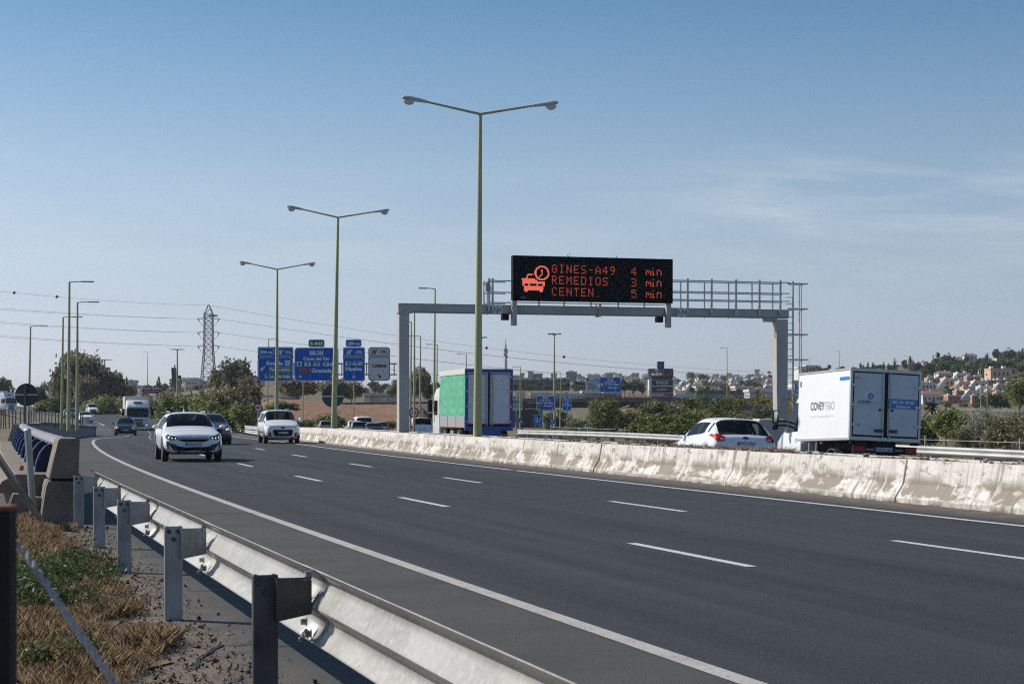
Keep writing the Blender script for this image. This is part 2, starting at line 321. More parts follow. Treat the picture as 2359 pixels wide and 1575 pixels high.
def strip(name, pts_fn, offsets, ys, m, kind='structure', dz=0.0, parent=None):
    """a sheet across 'offsets' and along 'ys'"""
    vs = []; uvs = []; n = len(offsets)
    sacc = 0; last = None
    for y in ys:
        p0 = pts_fn(y, 0.0)
        if last is not None: sacc += (p0 - last).length
        last = p0
        for o in offsets: q = pts_fn(y, o); q.z += dz; vs.append(q); uvs.append((o, sacc))
    fs = [(i * n + j, i * n + j + 1, (i + 1) * n + j + 1, (i + 1) * n + j) for i in range(len(ys) - 1) for j in range(n - 1)]
    me = bpy.data.meshes.new(name); me.from_pydata(vs, [], fs); me.materials.append(m)
    ul = me.uv_layers.new(name='road'); lp = np.zeros(len(me.loops), int); me.loops.foreach_get('vertex_index', lp)
    ul.data.foreach_set('uv', np.array(uvs)[lp].ravel()); me.polygons.foreach_set('use_smooth', [True] * len(fs))
    o = link_mesh(name, me, parent)
    if kind: o['kind'] = kind
    return o
YS = list(np.concatenate([np.arange(-20, 240, 2.0), np.arange(240, 520, 5.0)]))
A_left = asphalt('asphalt_left', (.0265, .0292, .033), (.083, .079, .074), (-.02, 9.95), (10.2, 11.0, -2.35, -2.95))
A_right = asphalt('asphalt_right', (.05, .053, .058), (.10, .095, .09), (14.2, 24.6), (25.2, 28))
strip('left_carriageway', R, [-3.62, -3.0, -2, -.6, -.2, .2, 2, 4, 6, 8, 9.6, 10, 10.6, 11.5], [y for y in YS if y <= 190] , A_left)
strip('left_carriageway_far', R, [-9, -3.0, -.2, .2, 3, 6, 9.6, 10, 11.5], [y for y in YS if y >= 190], A_left, dz=-.004)
strip('right_carriageway', R, [13.0, 14.2, 17.6, 21, 24.4, 25, 28.6], YS, A_right)
M_line = mat('road_paint', (.43, .41, .385), .7, noise=((3, (.34, .32, .295), .42, .65), (28, (.15, .145, .14), .57, .64), (80, (.52, .505, .48), .5, .7)))
M_dash = mat('road_paint_fresh', (.60, .60, .59), .65, noise=((6, (.48, .47, .455), .4, .7), (60, (.25, .245, .24), .58, .68)))
def line(name, off, w, y0, y1, m, step=2.0):
    ys = list(np.arange(y0, y1, step)) + [y1]; mk = strip(name, R, [off - w / 2, off + w / 2], ys, m, dz=.004); return mk
def edge_fn(y, o):                                                     # the edge line swings right where the shoulder narrows at the bridge end
    sh = 1.6 * sm(112, 150, y); return R(y, float(o + sh))
strip('edge_line', edge_fn, [-.08, .08], [5, 6, 7] + list(np.arange(8, 158, 1.5)), M_line, dz=.004)
line('median_edge_line', 9.75, .15, 4, 46.6, M_dash); line('median_edge_line', 9.75, .15, 47, 260, M_dash)
line('median_edge_line', 9.75, .15, 260, 420, M_dash, 5); line('edge_line', -.2, .2, 215, 420, M_dash, 5)
def dashes(off, y_first, n, name='lane_dash'):
    y = y_first
    for k in range(n):
        line(name, off, .13, y, y + 3.35, M_dash, 1.12); y += 11.98
for off, far in ((3.36, [9.6, 21.5, 33.3, 44.5, 55.5]), (6.62, [9.3, 21.0, 30.9, 42.6, 54.3])):
    for e in [q - .35 for q in far] + [far[-1] - .35 + 11.6 * k for k in range(1, 17)]: line('lane_dash', off, .13, e - 3.35, e, M_dash, 1.12)
line('right_edge_line', 14.3, .15, 10, 300, M_dash, 4); line('right_edge_line', 24.7, .15, 10, 300, M_dash, 4)
dashes(17.7, 12, 16); dashes(21.2, 15, 16)
# thin dark cross lines, cracks and sealed joints on the asphalt
M_line_crack = mat('dark_line_and_crack', (.008, .008, .009), .5); M_joint = mat('joint_seal', (.10, .13, .17), .35, noise=((3, (.05, .06, .08), .42, .6),))
def ground_line(name, pts, w, m=M_line_crack, seed=0):
    rnd = random.Random(seed); vs = []; out = []
    for (x0, y0), (x1, y1) in zip(pts[:-1], pts[1:]):
        n = max(2, int(math.hypot(x1 - x0, y1 - y0) / .18))
        out += [(x0 + (x1 - x0) * k / n + rnd.uniform(-1, 1) * w * 1.2, y0 + (y1 - y0) * k / n + rnd.uniform(-1, 1) * w * 1.2) for k in range(n)]
    out.append(pts[-1])
    for i, (x, y) in enumerate(out):
        a = out[max(i - 1, 0)]; b = out[min(i + 1, len(out) - 1)]; d = Vector((b[0] - a[0], b[1] - a[1])).normalized(); ww = w * (.25 if i in (0, len(out) - 1) else rnd.uniform(.6, 1.2)) / 2
        vs += [(x - d.y * ww, y + d.x * ww, .0085), (x + d.y * ww, y - d.x * ww, .0085)]
    fs = [(2 * i, 2 * i + 1, 2 * i + 3, 2 * i + 2) for i in range(len(out) - 1)]
    mb = MB().add(vs, fs); mb.fixn = False; return struct(mb.build(name, m))
def gx(px, py): Y = F * H / (py - HY); return ((px - CX) / F * Y, Y)
for k, (py, xa, xb) in enumerate(((1083, 190, 340), (1133, 330, 620), (1182, 370, 760), (1229, 300, 372), (1283, 305, 380), (1300, 305, 375), (1361, 420, 520))):  # thin dark lines straight across shoulder and lanes, each at one depth
    ground_line('road_line_and_crack', [gx(xa, py), gx((xa + xb) / 2, py), gx(xb, py + 1)], .045 if py < 1200 else .03, seed=k)
ground_line('road_line_and_crack', [gx(425, 1545), gx(455, 1530), gx(480, 1505), gx(525, 1487), gx(560, 1485), gx(600, 1488), gx(690, 1486)], .035, seed=11)
ground_line('road_line_and_crack', [gx(540, 1572), gx(565, 1555), gx(600, 1560)], .02, seed=12); ground_line('road_line_and_crack', [gx(330, 1395), gx(345, 1375), gx(380, 1372)], .03, seed=13)
ground_line('road_joint', [gx(525, 1139), gx(800, 1142), gx(1300, 1150), gx(1700, 1160), gx(2000, 1168)], .045, M_joint, 14); ground_line('road_joint', [gx(545, 1085), gx(585, 1090)], .10, M_joint, 15)
# ---------------------------------------------------------------- median: two rows of concrete barrier with soil between
def barrier_mat():
    m = bpy.data.materials.new('stained_white_concrete'); m.use_nodes = True; nt = m.node_tree; N = nt.nodes; L = nt.links; p = N['Principled BSDF']
    uv = N.new('ShaderNodeUVMap'); uv.uv_map = 'road'; sep = N.new('ShaderNodeSeparateXYZ'); L.new(uv.outputs[0], sep.inputs[0])
    def noise(sx, sy, det=5, dist=0.0, seed=0.0):
        mp = N.new('ShaderNodeMapping'); mp.inputs['Scale'].default_value = (sx, sy, 1); mp.inputs['Location'].default_value = (seed, seed * 1.7, 0); L.new(uv.outputs[0], mp.inputs[0])
        n = N.new('ShaderNodeTexNoise'); n.inputs['Scale'].default_value = 1; n.inputs['Detail'].default_value = det; n.inputs['Roughness'].default_value = .65; n.inputs['Distortion'].default_value = dist; L.new(mp.outputs[0], n.inputs['Vector']); return n.outputs['Fac']
    def rng(v, a, b, c=0.0, d=1.0):
        n = N.new('ShaderNodeMapRange'); n.inputs[1].default_value = a; n.inputs[2].default_value = b; n.inputs[3].default_value = c; n.inputs[4].default_value = d; L.new(v, n.inputs[0]); return n.outputs[0]
    def mul(a, b):
        n = N.new('ShaderNodeMath'); n.operation = 'MULTIPLY'; n.use_clamp = True
        for i, v in enumerate((a, b)):
            if hasattr(v, 'default_value'): L.new(v, n.inputs[i])
            else: n.inputs[i].default_value = v
        return n.outputs[0]
    def mix(f, a, b):
        n = N.new('ShaderNodeMix'); n.data_type = 'RGBA'
        for i, v in ((0, f), (6, a), (7, b)):
            if hasattr(v, 'default_value'): L.new(v, n.inputs[i])
            else: n.inputs[i].default_value = (*v, 1)
        return n.outputs[2]
    z = sep.outputs[1]
    c = mix(rng(noise(.5, .9), .4, .66), (.72, .69, .655), (.60, .565, .52)); c = mix(mul(rng(noise(14, .4, 5, .2, 7.1), .50, .64), .45), c, (.42, .38, .335))
    streak = mul(rng(noise(7, .5, 6, .5, 3.1), .52, .62), rng(noise(.45, .25, 3, 0, 8.2), .42, .56)); c = mix(mul(streak, .85), c, (.23, .19, .15))            # rain streaks
    blot = mul(rng(noise(3.2, 7.0, 8, .8, 5.5), .555, .60), rng(z, .40, .60)); c = mix(mul(blot, .7), c, (.24, .20, .165))                                   # flaked patches
    band = mul(rng(z, .58, .42), rng(z, .07, .13, .25, 1.0))
    foot = mul(rng(noise(.8, 1.9, 9, .2, 1.3), .46, .51), band); c = mix(mul(foot, .85), c, (.215, .18, .14))                                               # dirt splashed on the foot slope
    grime = mul(rng(noise(2.6, 4.5, 7, .6, 6.3), .48, .60), rng(z, .70, .40)); c = mix(mul(grime, .55), c, (.27, .225, .175))
    mp = N.new('ShaderNodeMapping'); mp.inputs['Scale'].default_value = (4.2, .9, 1); mp.inputs['Rotation'].default_value = (0, 0, .5); L.new(uv.outputs[0], mp.inputs[0]); sn = N.new('ShaderNodeTexNoise'); sn.inputs['Scale'].default_value = 1; sn.inputs['Detail'].default_value = 5; sn.inputs['Distortion'].default_value = .2; L.new(mp.outputs[0], sn.inputs['Vector'])
    scr = mul(rng(sn.outputs['Fac'], .60, .63), rng(z, .62, .45)); c = mix(mul(scr, .55), c, (.70, .67, .63))                                                 # pale run-offs through the dirt
    fl = noise(16, 26, 4, .3, 3.7); c = mix(mul(rng(fl, .62, .68), .5), c, (.25, .21, .17))
    c = mix(mul(rng(z, .09, .02), rng(noise(2, 4, 5, 0, 2.2), .40, .6)), c, (.13, .105, .085))
    L.new(c, p.inputs['Base Color']); p.inputs['Roughness'].default_value = .9; p.inputs['Specular IOR Level'].default_value = .2
    b = N.new('ShaderNodeBump'); b.inputs['Strength'].default_value = .35; b.inputs['Distance'].default_value = .02; L.new(noise(8, 12), b.inputs['Height']); L.new(b.outputs[0], p.inputs['Normal']); return m
M_barrier = barrier_mat()
def barrier_segment(root, y0, y1, foot, sgn, seed, chip=0):
    """New-Jersey profile; foot = offset of the foot line, sgn +1 when its face looks to the left (towards smaller offsets)"""
    rnd = random.Random(seed); prof = [(0, .0), (.0, .085), (.16, .33), (.235, .745), (.44, .745), (.44, 0)]; lean = rnd.uniform(-.012, .012)
    n = max(3, int((y1 - y0) / .8)); ys = np.linspace(y0, y1, n); vs = []; uv = []; s = y0 * 1.04; cum = [0, .085, .37, .79, 1.0, 1.8]
    for i, y in enumerate(ys):
        w = rnd.uniform(-.006, .006)
        for (d, z), t in zip(prof, cum):
            q = R(y, foot + sgn * (d + w + lean), z + rnd.uniform(-.006, .006) + (.0 if z else -.02)); vs.append(q); uv.append((s + (y - y0) * 1.04 + sgn, t + .0))
    k = len(prof); fs = [(i * k + j, i * k + j + 1, (i + 1) * k + j + 1, (i + 1) * k + j) for i in range(n - 1) for j in range(k - 1)] + [tuple(range(k)), tuple((n - 1) * k + j for j in range(k))[::-1]]
    me = bpy.data.meshes.new('barrier_segment'); me.from_pydata(vs, [], fs); me.materials.append(M_barrier); ul = me.uv_layers.new(name='road')
    lp = np.zeros(len(me.loops), int); me.loops.foreach_get('vertex_index', lp); ul.data.foreach_set('uv', np.array(uv)[lp].ravel())
    bm = bmesh.new(); bm.from_mesh(me); bmesh.ops.recalc_face_normals(bm, faces=bm.faces); bm.to_mesh(me); bm.free()
    return link_mesh('barrier_segment', me, root)
br = empty('concrete_barrier', R(24, 11.4), 0, 'long stained white concrete safety barrier facing the near carriageway', 'barrier')
br2 = empty('concrete_barrier', R(24, 13.4), 0, 'rear row of concrete barrier whose top edge shows behind the weeds', 'barrier')
for root, foot, sg in ((br, 11.32, 1), (br2, 13.46, -1)):
    y = 8.0; k = 0
    while y < 118:
        ln = (5.6, 4.2, 6.1, 5.0)[k % 4]
        o = barrier_segment(root, y, y + ln - (.05 if k % 3 == 0 else .012), foot, sg, k + (50 if sg < 0 else 0)); o.matrix_parent_inverse = Matrix.Translation(-root.location); y += ln; k += 1
M_soil = mat('median_soil', (.17, .125, .085), 1.0, noise=((2, (.09, .07, .05), .42, .62), (25, (.30, .25, .19), .58, .70)), bump=(12, .9, .06))
strip('median_soil', lambda y, o: R(y, 11.76 + o) + Vector((0, 0, .695 + .05 * math.sin(y * 2.1 + o * 4) * math.sin(y * .7 + 3 * o))), [0, .15, .3, .46, .62, .78, .94, 1.1, 1.26], list(np.arange(8, 118, .7)), M_soil)
def rubble():                                                            # loose broken stones on the median fill near the right
    rnd = random.Random(4); proto = []
    for k in range(4):
        bm = bmesh.new(); bmesh.ops.create_icosphere(bm, subdivisions=1, radius=1)
        for v in bm.verts: v.co = Vector((v.co.x * rnd.uniform(.7, 1.2), v.co.y * rnd.uniform(.6, 1.1), v.co.z * rnd.uniform(.4, .7)))
        me = bpy.data.meshes.new('loose_stone'); bm.to_mesh(me); bm.free(); me.materials.append(mat('stone', (.36, .31, .26), .95, noise=((6, (.22, .19, .155), .42, .65),))); proto.append(me)
    for k in range(46):
        y = rnd.uniform(25.3, 38) if k > 8 else rnd.uniform(38, 60); off = rnd.uniform(11.78, 12.2) if k % 3 else rnd.uniform(11.8, 13); s = rnd.choice((.025, .035, .05, .075))
        o = link_mesh('loose_stone', proto[k % 4]); o.location = R(y, off, .735 + s * .1); o.scale = (s, s * 1.2, s); o.rotation_euler = (rnd.uniform(-.3, .3), 0, rnd.uniform(0, 6))
        tag(o, 'small brown broken stone lying on the soil strip along the barrier top', 'stone', 'loose stones on the median fill')
rubble()
# ---------------------------------------------------------------- steel guardrails
WPROF = [(.0, .000), (.014, .008), (.066, .058), (.078, .080), (.074, .100), (.050, .122), (.012, .143), (.003, .154), (.010, .164), (.066, .222), (.078, .246), (.074, .266), (.055, .284), (.014, .306), (.002, .314)]
def w_beam(fn, ys, z0, sgn, m, name, root, scale=1.0, vscale=1.0):
    """fn(y, off) -> point; corrugations bulge towards sgn"""
    vs = []; k = len(WPROF)
    for y in ys:
        for d, z in WPROF: q = fn(y, sgn * d * scale); q.z += z0 + z * vscale; vs.append(q)
    fs = [(i * k + j, i * k + j + 1, (i + 1) * k + j + 1, (i + 1) * k + j) for i in range(len(ys) - 1) for j in range(k - 1)]
    mb = MB().add(vs, fs); o = mb.build(name, m, root, smooth=math.radians(50)); md = o.modifiers.new('thickness', 'SOLIDIFY'); md.thickness = .006; return o
def c_post(mb, base, top, d, r, w=.125, dep=.06, t=.008):
    """open C-section post: web across r facing back, flanges along d"""
    prof = [(-w / 2, dep), (-w / 2, 0), (w / 2, 0), (w / 2, dep), (w / 2 - .03, dep), (w / 2 - .03, dep - t), (w / 2 - t, dep - t), (w / 2 - t, t), (-w / 2 + t, t), (-w / 2 + t, dep - t), (-w / 2 + .03, dep - t), (-w / 2 + .03, dep)]
    n = len(prof); vs = [base + r * a + d * b for a, b in prof] + [base + r * a + d * b + Vector((0, 0, top)) for a, b in prof]
    q = ((0, 1, 8, 9), (1, 2, 7, 8), (2, 3, 6, 7), (3, 4, 5, 6), (9, 10, 11, 0))
    fs = [(i, (i + 1) % n, n + (i + 1) % n, n + i) for i in range(n)] + [tuple(n + j for j in f) for f in q] + [f[::-1] for f in q]
    return mb.add(vs, fs)
def bolt(mb, p, ax, r=.016, h=.02):
    ax = Vector(ax).normalized(); return mb.tube([p, Vector(p) + ax * h], r, 6)
def near_guardrail():
    root = empty('guardrail', R(12, -2.75), 0, 'galvanised steel guardrail with thick posts in the foreground beside the road', 'guardrail'); inv = Matrix.Translation(-root.location)
    fn = lambda y, o: R(y, -2.63 + o)
    posts = [5.2] + [solve(p_, -2.86, 3, 40) for p_ in (621.6, 406.7, 292, 233.5, 186)]; edges = [1.5] + posts + [27.0]; zs = .345
    def fin(o): o.matrix_parent_inverse = inv; return o
    for a, b in zip(edges[:-1], edges[1:]):                              # each rail laps 12 cm over the next
        ys = list(np.linspace(a - .10, b + .22, 9)); jt = .004 if edges.index(a) % 2 else 0.0
        fin(w_beam(lambda y, o, j=jt: fn(y, o + j), ys, zs, 1, M_rail, 'rail', root, vscale=1.29))
    for i, y in enumerate(posts):
        d = head(y); r = Vector((d.y, -d.x, 0)); p = R(y, -2.86); p.z = -.35
        mb = c_post(MB(), p - r * .02, .70 + .35 + .02, d, r, w=.135); post = fin(mb.build('post', M_galvpost if i != 1 else mat('shaded_post', (.10, .105, .11), .55, .6, noise=((4, (.05, .05, .055), .4, .7),)), root, bevel=.004))  # one post and its spacer get a darker steel with the shade painted in
        s = MB(); a = R(y, -2.83); b = R(y, -2.635); ys_ = Vector((0, 0, 1))
        # spacer: a folded box between post and rail, tapering towards the rail
        z0, z1 = .475, .70
        ring = []
        for q, w2, lo, hi in ((a, .10, z0 - .005, z1), (b, .06, z0 + .03, z1 - .012)):
            ring.append([q - d * w2 / 2 + ys_ * lo, q + d * w2 / 2 + ys_ * lo, q + d * w2 / 2 + ys_ * hi, q - d * w2 / 2 + ys_ * hi])
        s.add(ring[0] + ring[1], [(0, 1, 5, 4), (1, 2, 6, 5), (2, 3, 7, 6), (3, 0, 4, 7), (3, 2, 1, 0), (4, 5, 6, 7)])
        s.bar(R(y, -2.84, z1) - d * .05, R(y, -2.64, z1) - d * .05, .004, .012); sp = fin(s.build('spacer', M_galvpost if i != 1 else MATS['shaded_post'], root))
        for zc in (.70, .42):                                             # bent clamp straps at the lap joint
            fin(MB().tube([R(y, -2.67, zc) - d * .05, R(y, -2.66, zc - .02) + d * .03, R(y, -2.67, zc - .055) + d * .09, R(y, -2.69, zc - .065) + d * .05], .011, 6).build('clamp', M_galv, root))
        for (du, dz) in ((-.02, .04), (.06, .03), (-.02, .29), (.06, .245), (.11, .20), (.11, .08)):
            bm_ = MB(); bolt(bm_, R(y, -2.638, zs + dz * 1.29) + d * (du), -r, .018, .032); bm_.lathe([(.026, -.002), (.026, .003)], 8, R(y, -2.638, zs + dz * 1.29) + d * du, 'x')
            fin(bm_.build('bolt', M_galv, root))
        for (dr, dz) in ((-.035, .66), (.035, .66), (.0, .60)):
            bm_ = MB(); bolt(bm_, p + r * (dr - .02) + Vector((0, 0, dz + .37)), -d, .018, .016); o = bm_.build('bolt', M_signback, post); 
    return root
near_guardrail()
def far_guardrail(name, label, fn, y0, y1, step, z0, sgn, postoff, m=M_railfar, spacing=4.0, double=False, h=.75, group=None):
    root = empty(name, fn(y0, 0), 0, label, 'guardrail', group); inv = Matrix.Translation(-root.location)
    ys = list(np.arange(y0, y1, step)) + [y1]
    for zz in ((z0, z0 - .38) if double else (z0,)): w_beam(fn, ys, zz, sgn, m, 'rail', root).matrix_parent_inverse = inv
    n = int((y1 - y0) / spacing)
    if n:
        p0 = None
        for i in range(n + 1):
            y = y0 + (y1 - y0) * i / n; b = fn(y, postoff); b.z -= .3
            if p0 is None: mb = MB().box((0, 0, (h + .3) / 2), (.11, .10, h + .3)).box((-postoff * .5, 0, h - .08), (abs(postoff), .08, .18)); p0 = mb.build('post', M_galvpost, root); o = p0
            else: o = p0.copy(); C.objects.link(o); o.parent = root
            d = fn(y + .5, 0) - fn(y - .5, 0); o.location = b; o.rotation_euler = (0, 0, rotz(d)); o.matrix_parent_inverse = inv
    return root
far_guardrail('guardrail', 'grey steel guardrail on the far side behind the white trucks', lambda y, o: R(y, 28.3 + o, .0028 * (y - 33)), 16, 120, 2.0, .60, -1, .25, spacing=2.9, h=.91)
far_guardrail('guardrail', 'pale double guardrail along the median behind the white cars on the left', lambda y, o: R(y, 11.9 + o), 118, 420, 3.0, .44, -1, .2, spacing=5, double=True)
# ---------------------------------------------------------------- bridge parapets on the left
def parapet():
    root = empty('bridge_parapet', globals()['R'](27.5, -2.8), 0, 'brown concrete bridge parapet with blue curved railing posts and end pillar', 'parapet'); inv = Matrix.Translation(-root.location)
    def fin(o): o.matrix_parent_inverse = inv; return o
    R = lambda y, off, dz=0.0: globals()['R'](y, off + .40, dz)
    def sweep(prof, ys, name, m, base=0):
        k = len(prof); vs = [R(y, o, z) for y in ys for o, z in prof]; fs = [(i * k + j, i * k + (j + 1) % k, (i + 1) * k + (j + 1) % k, (i + 1) * k + j) for i in range(len(ys) - 1) for j in range(k)]
        fs += [tuple(range(k)), tuple((len(ys) - 1) * k + j for j in range(k))[::-1]]
        return fin(MB().add(vs, fs).build(name, m, root))
    # end pillar, two blocks with a groove between
    sweep([(-3.80, -.3), (-3.24, -.3), (-3.22, .60), (-3.64, .60), (-3.67, .52)], [26.9, 28.2], 'pillar_base', M_conc)
    sweep([(-3.625, .64), (-3.22, .64), (-3.20, 1.19), (-3.24, 1.21), (-3.47, 1.21), (-3.50, 1.18)], [26.95, 28.2], 'pillar_head', M_conc)
    sweep([(-3.60, .59), (-3.26, .59), (-3.26, .65), (-3.60, .65)], [27.0, 28.2], 'pillar_groove', M_black)
    # plinth and outer wing wall leaning outwards, with vertical ribs
    sweep([(-4.25, .56), (-4.35, .40), (-3.4, .25), (-3.22, .25), (-3.22, .66), (-4.05, .66)], list(np.arange(28.2, 60, 2)), 'plinth', M_conc)
    sweep([(-4.10, .40), (-4.75, -1.6), (-4.2, -1.6), (-3.5, .30)], list(np.arange(27.6, 60, 2)), 'wing_wall', M_conc)
    for i, y in enumerate(np.arange(27.8, 46, .55)):
        mb = MB().add([R(y, -4.12, .38), R(y + .12, -4.12, .38), R(y + .12, -4.79, -1.6), R(y, -4.79, -1.6), R(y, -4.07, .38), R(y + .12, -4.07, .38), R(y + .12, -4.72, -1.6), R(y, -4.72, -1.6)], [(0, 1, 2, 3), (0, 3, 7, 4), (1, 5, 6, 2), (4, 5, 1, 0), (3, 2, 6, 7), (7, 6, 5, 4)]); fin(mb.build('rib', M_grout, root))
    # blue curved fins carrying a ribbed grey tube
    navy = mat('blue_steel_shaded', (.010, .016, .06), .5)  # shade on the near faces of the fins put into a darker blue
    for y in np.linspace(29.2, 57.5, 11):
        outer = [(-3.72, .62), (-3.70, .80), (-3.64, .96), (-3.56, 1.06), (-3.44, 1.12)]; prof = outer + [(-3.30, 1.14), (-3.30, .62)]
        vs = [R(y, o, z) for o, z in prof] + [R(y + .05, o, z) for o, z in prof]; n = len(prof)
        f = fin(MB().add(vs, [tuple(range(n)), tuple(range(2 * n - 1, n - 1, -1))] + [(i, i + n, (i + 1) % n + n, (i + 1) % n) for i in range(n)]).build('railing_post', navy, root)); k = len(outer)
        vs = [R(y - .03, o - .035, z) for o, z in outer] + [R(y + .12, o - .035, z) for o, z in outer] + [R(y - .03, o, z) for o, z in outer]
        MB().add(vs, [(i, i + 1, k + i + 1, k + i) for i in range(k - 1)] + [(i, 2 * k + i, 2 * k + i + 1, i + 1) for i in range(k - 1)]).build('edge_strip', M_blue, f)  # sunlit fin edge painted as a strip of brighter blue
    prof = [(-3.38 + .135 * math.cos(a), 1.13 + .085 * math.sin(a)) for a in np.linspace(0, 2 * PI, 13)[:-1]]
    ys = []; 
    for y in np.arange(28.0, 59, .25): ys.append(y)
    k = len(prof); vs = []
    for i, y in enumerate(ys):
        q = 1 + .035 * (i % 2)
        vs += [R(y, -3.38 + (o + 3.38) * q, 1.13 + (z - 1.13) * q) for o, z in prof]
    fin(MB().add(vs, [(i * k + j, i * k + (j + 1) % k, (i + 1) * k + (j + 1) % k, (i + 1) * k + j) for i in range(len(ys) - 1) for j in range(k)]).build('handrail_tube', M_tube, root))
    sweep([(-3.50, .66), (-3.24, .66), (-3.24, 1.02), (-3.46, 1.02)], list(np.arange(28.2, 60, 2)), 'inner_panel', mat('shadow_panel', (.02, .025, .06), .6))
    sweep([(-3.95, .4), (-3.2, .4), (-3.24, 1.20), (-3.70, 1.20)], [58.5, 59.6], 'end_pillar', M_grout)
parapet()
def parapet_far():
    pts = [W(84, 1000, 82), W(98, 1001, 96), W(125, 1003, 112), W(160, 1003.5, 126), W(195, 1003, 140), W(222, 1002, 152)]; tops = [980, 976.5, 977.5, 980, 983.5, 985]
    root = empty('concrete_parapet', pts[0], 0, 'low grey concrete parapet wall curving behind the blue railing', 'parapet'); mb = MB(); rr = MB()
    for (a, ta), (b, tb) in zip(zip(pts[:-1], tops[:-1]), zip(pts[1:], tops[1:])):
        d = (b - a).normalized(); nrm = Vector((d.y, -d.x, 0)) * .3
        za = H + (HY - ta) * a.y / F; zb = H + (HY - tb) * b.y / F
        A = Vector((a.x, a.y, za)); B = Vector((b.x, b.y, zb)); lo = Vector((0, 0, -1.2))
        mb.add([a + lo, b + lo, B, A, a + lo - nrm, b + lo - nrm, B - nrm, A - nrm], [(0, 1, 2, 3), (3, 2, 6, 7), (7, 6, 5, 4), (0, 3, 7, 4), (1, 5, 6, 2)])
        cp = Vector((0, 0, .10)); n2 = nrm * .25; rr.add([A + n2, B + n2, B + n2 + cp, A + n2 + cp, A - nrm - n2, B - nrm - n2, B - nrm - n2 + cp, A - nrm - n2 + cp], [(0, 1, 2, 3), (3, 2, 6, 7), (7, 6, 5, 4), (0, 4, 5, 1), (0, 3, 7, 4), (1, 5, 6, 2)])
    for o in (mb.build('wall', M_grout, root), rr.build('coping', mat('dark_coping', (.13, .125, .12), .9), root)): o.matrix_parent_inverse = Matrix.Translation(-root.location)
    for px, py, Y in ((196, 977, 146), (217, 976, 158)):
        o = MB().box((0, 0, .4), (.22, .12, .9)).build('marker_post', mat('post_white', (.6, .61, .6), .6)); o.location = W(px, py + 10, Y); tag(o, 'short white marker post, ' + ('left' if px < 200 else 'right') + ' of two at the grey parapet end', 'post', 'marker posts by the parapet')
parapet_far()
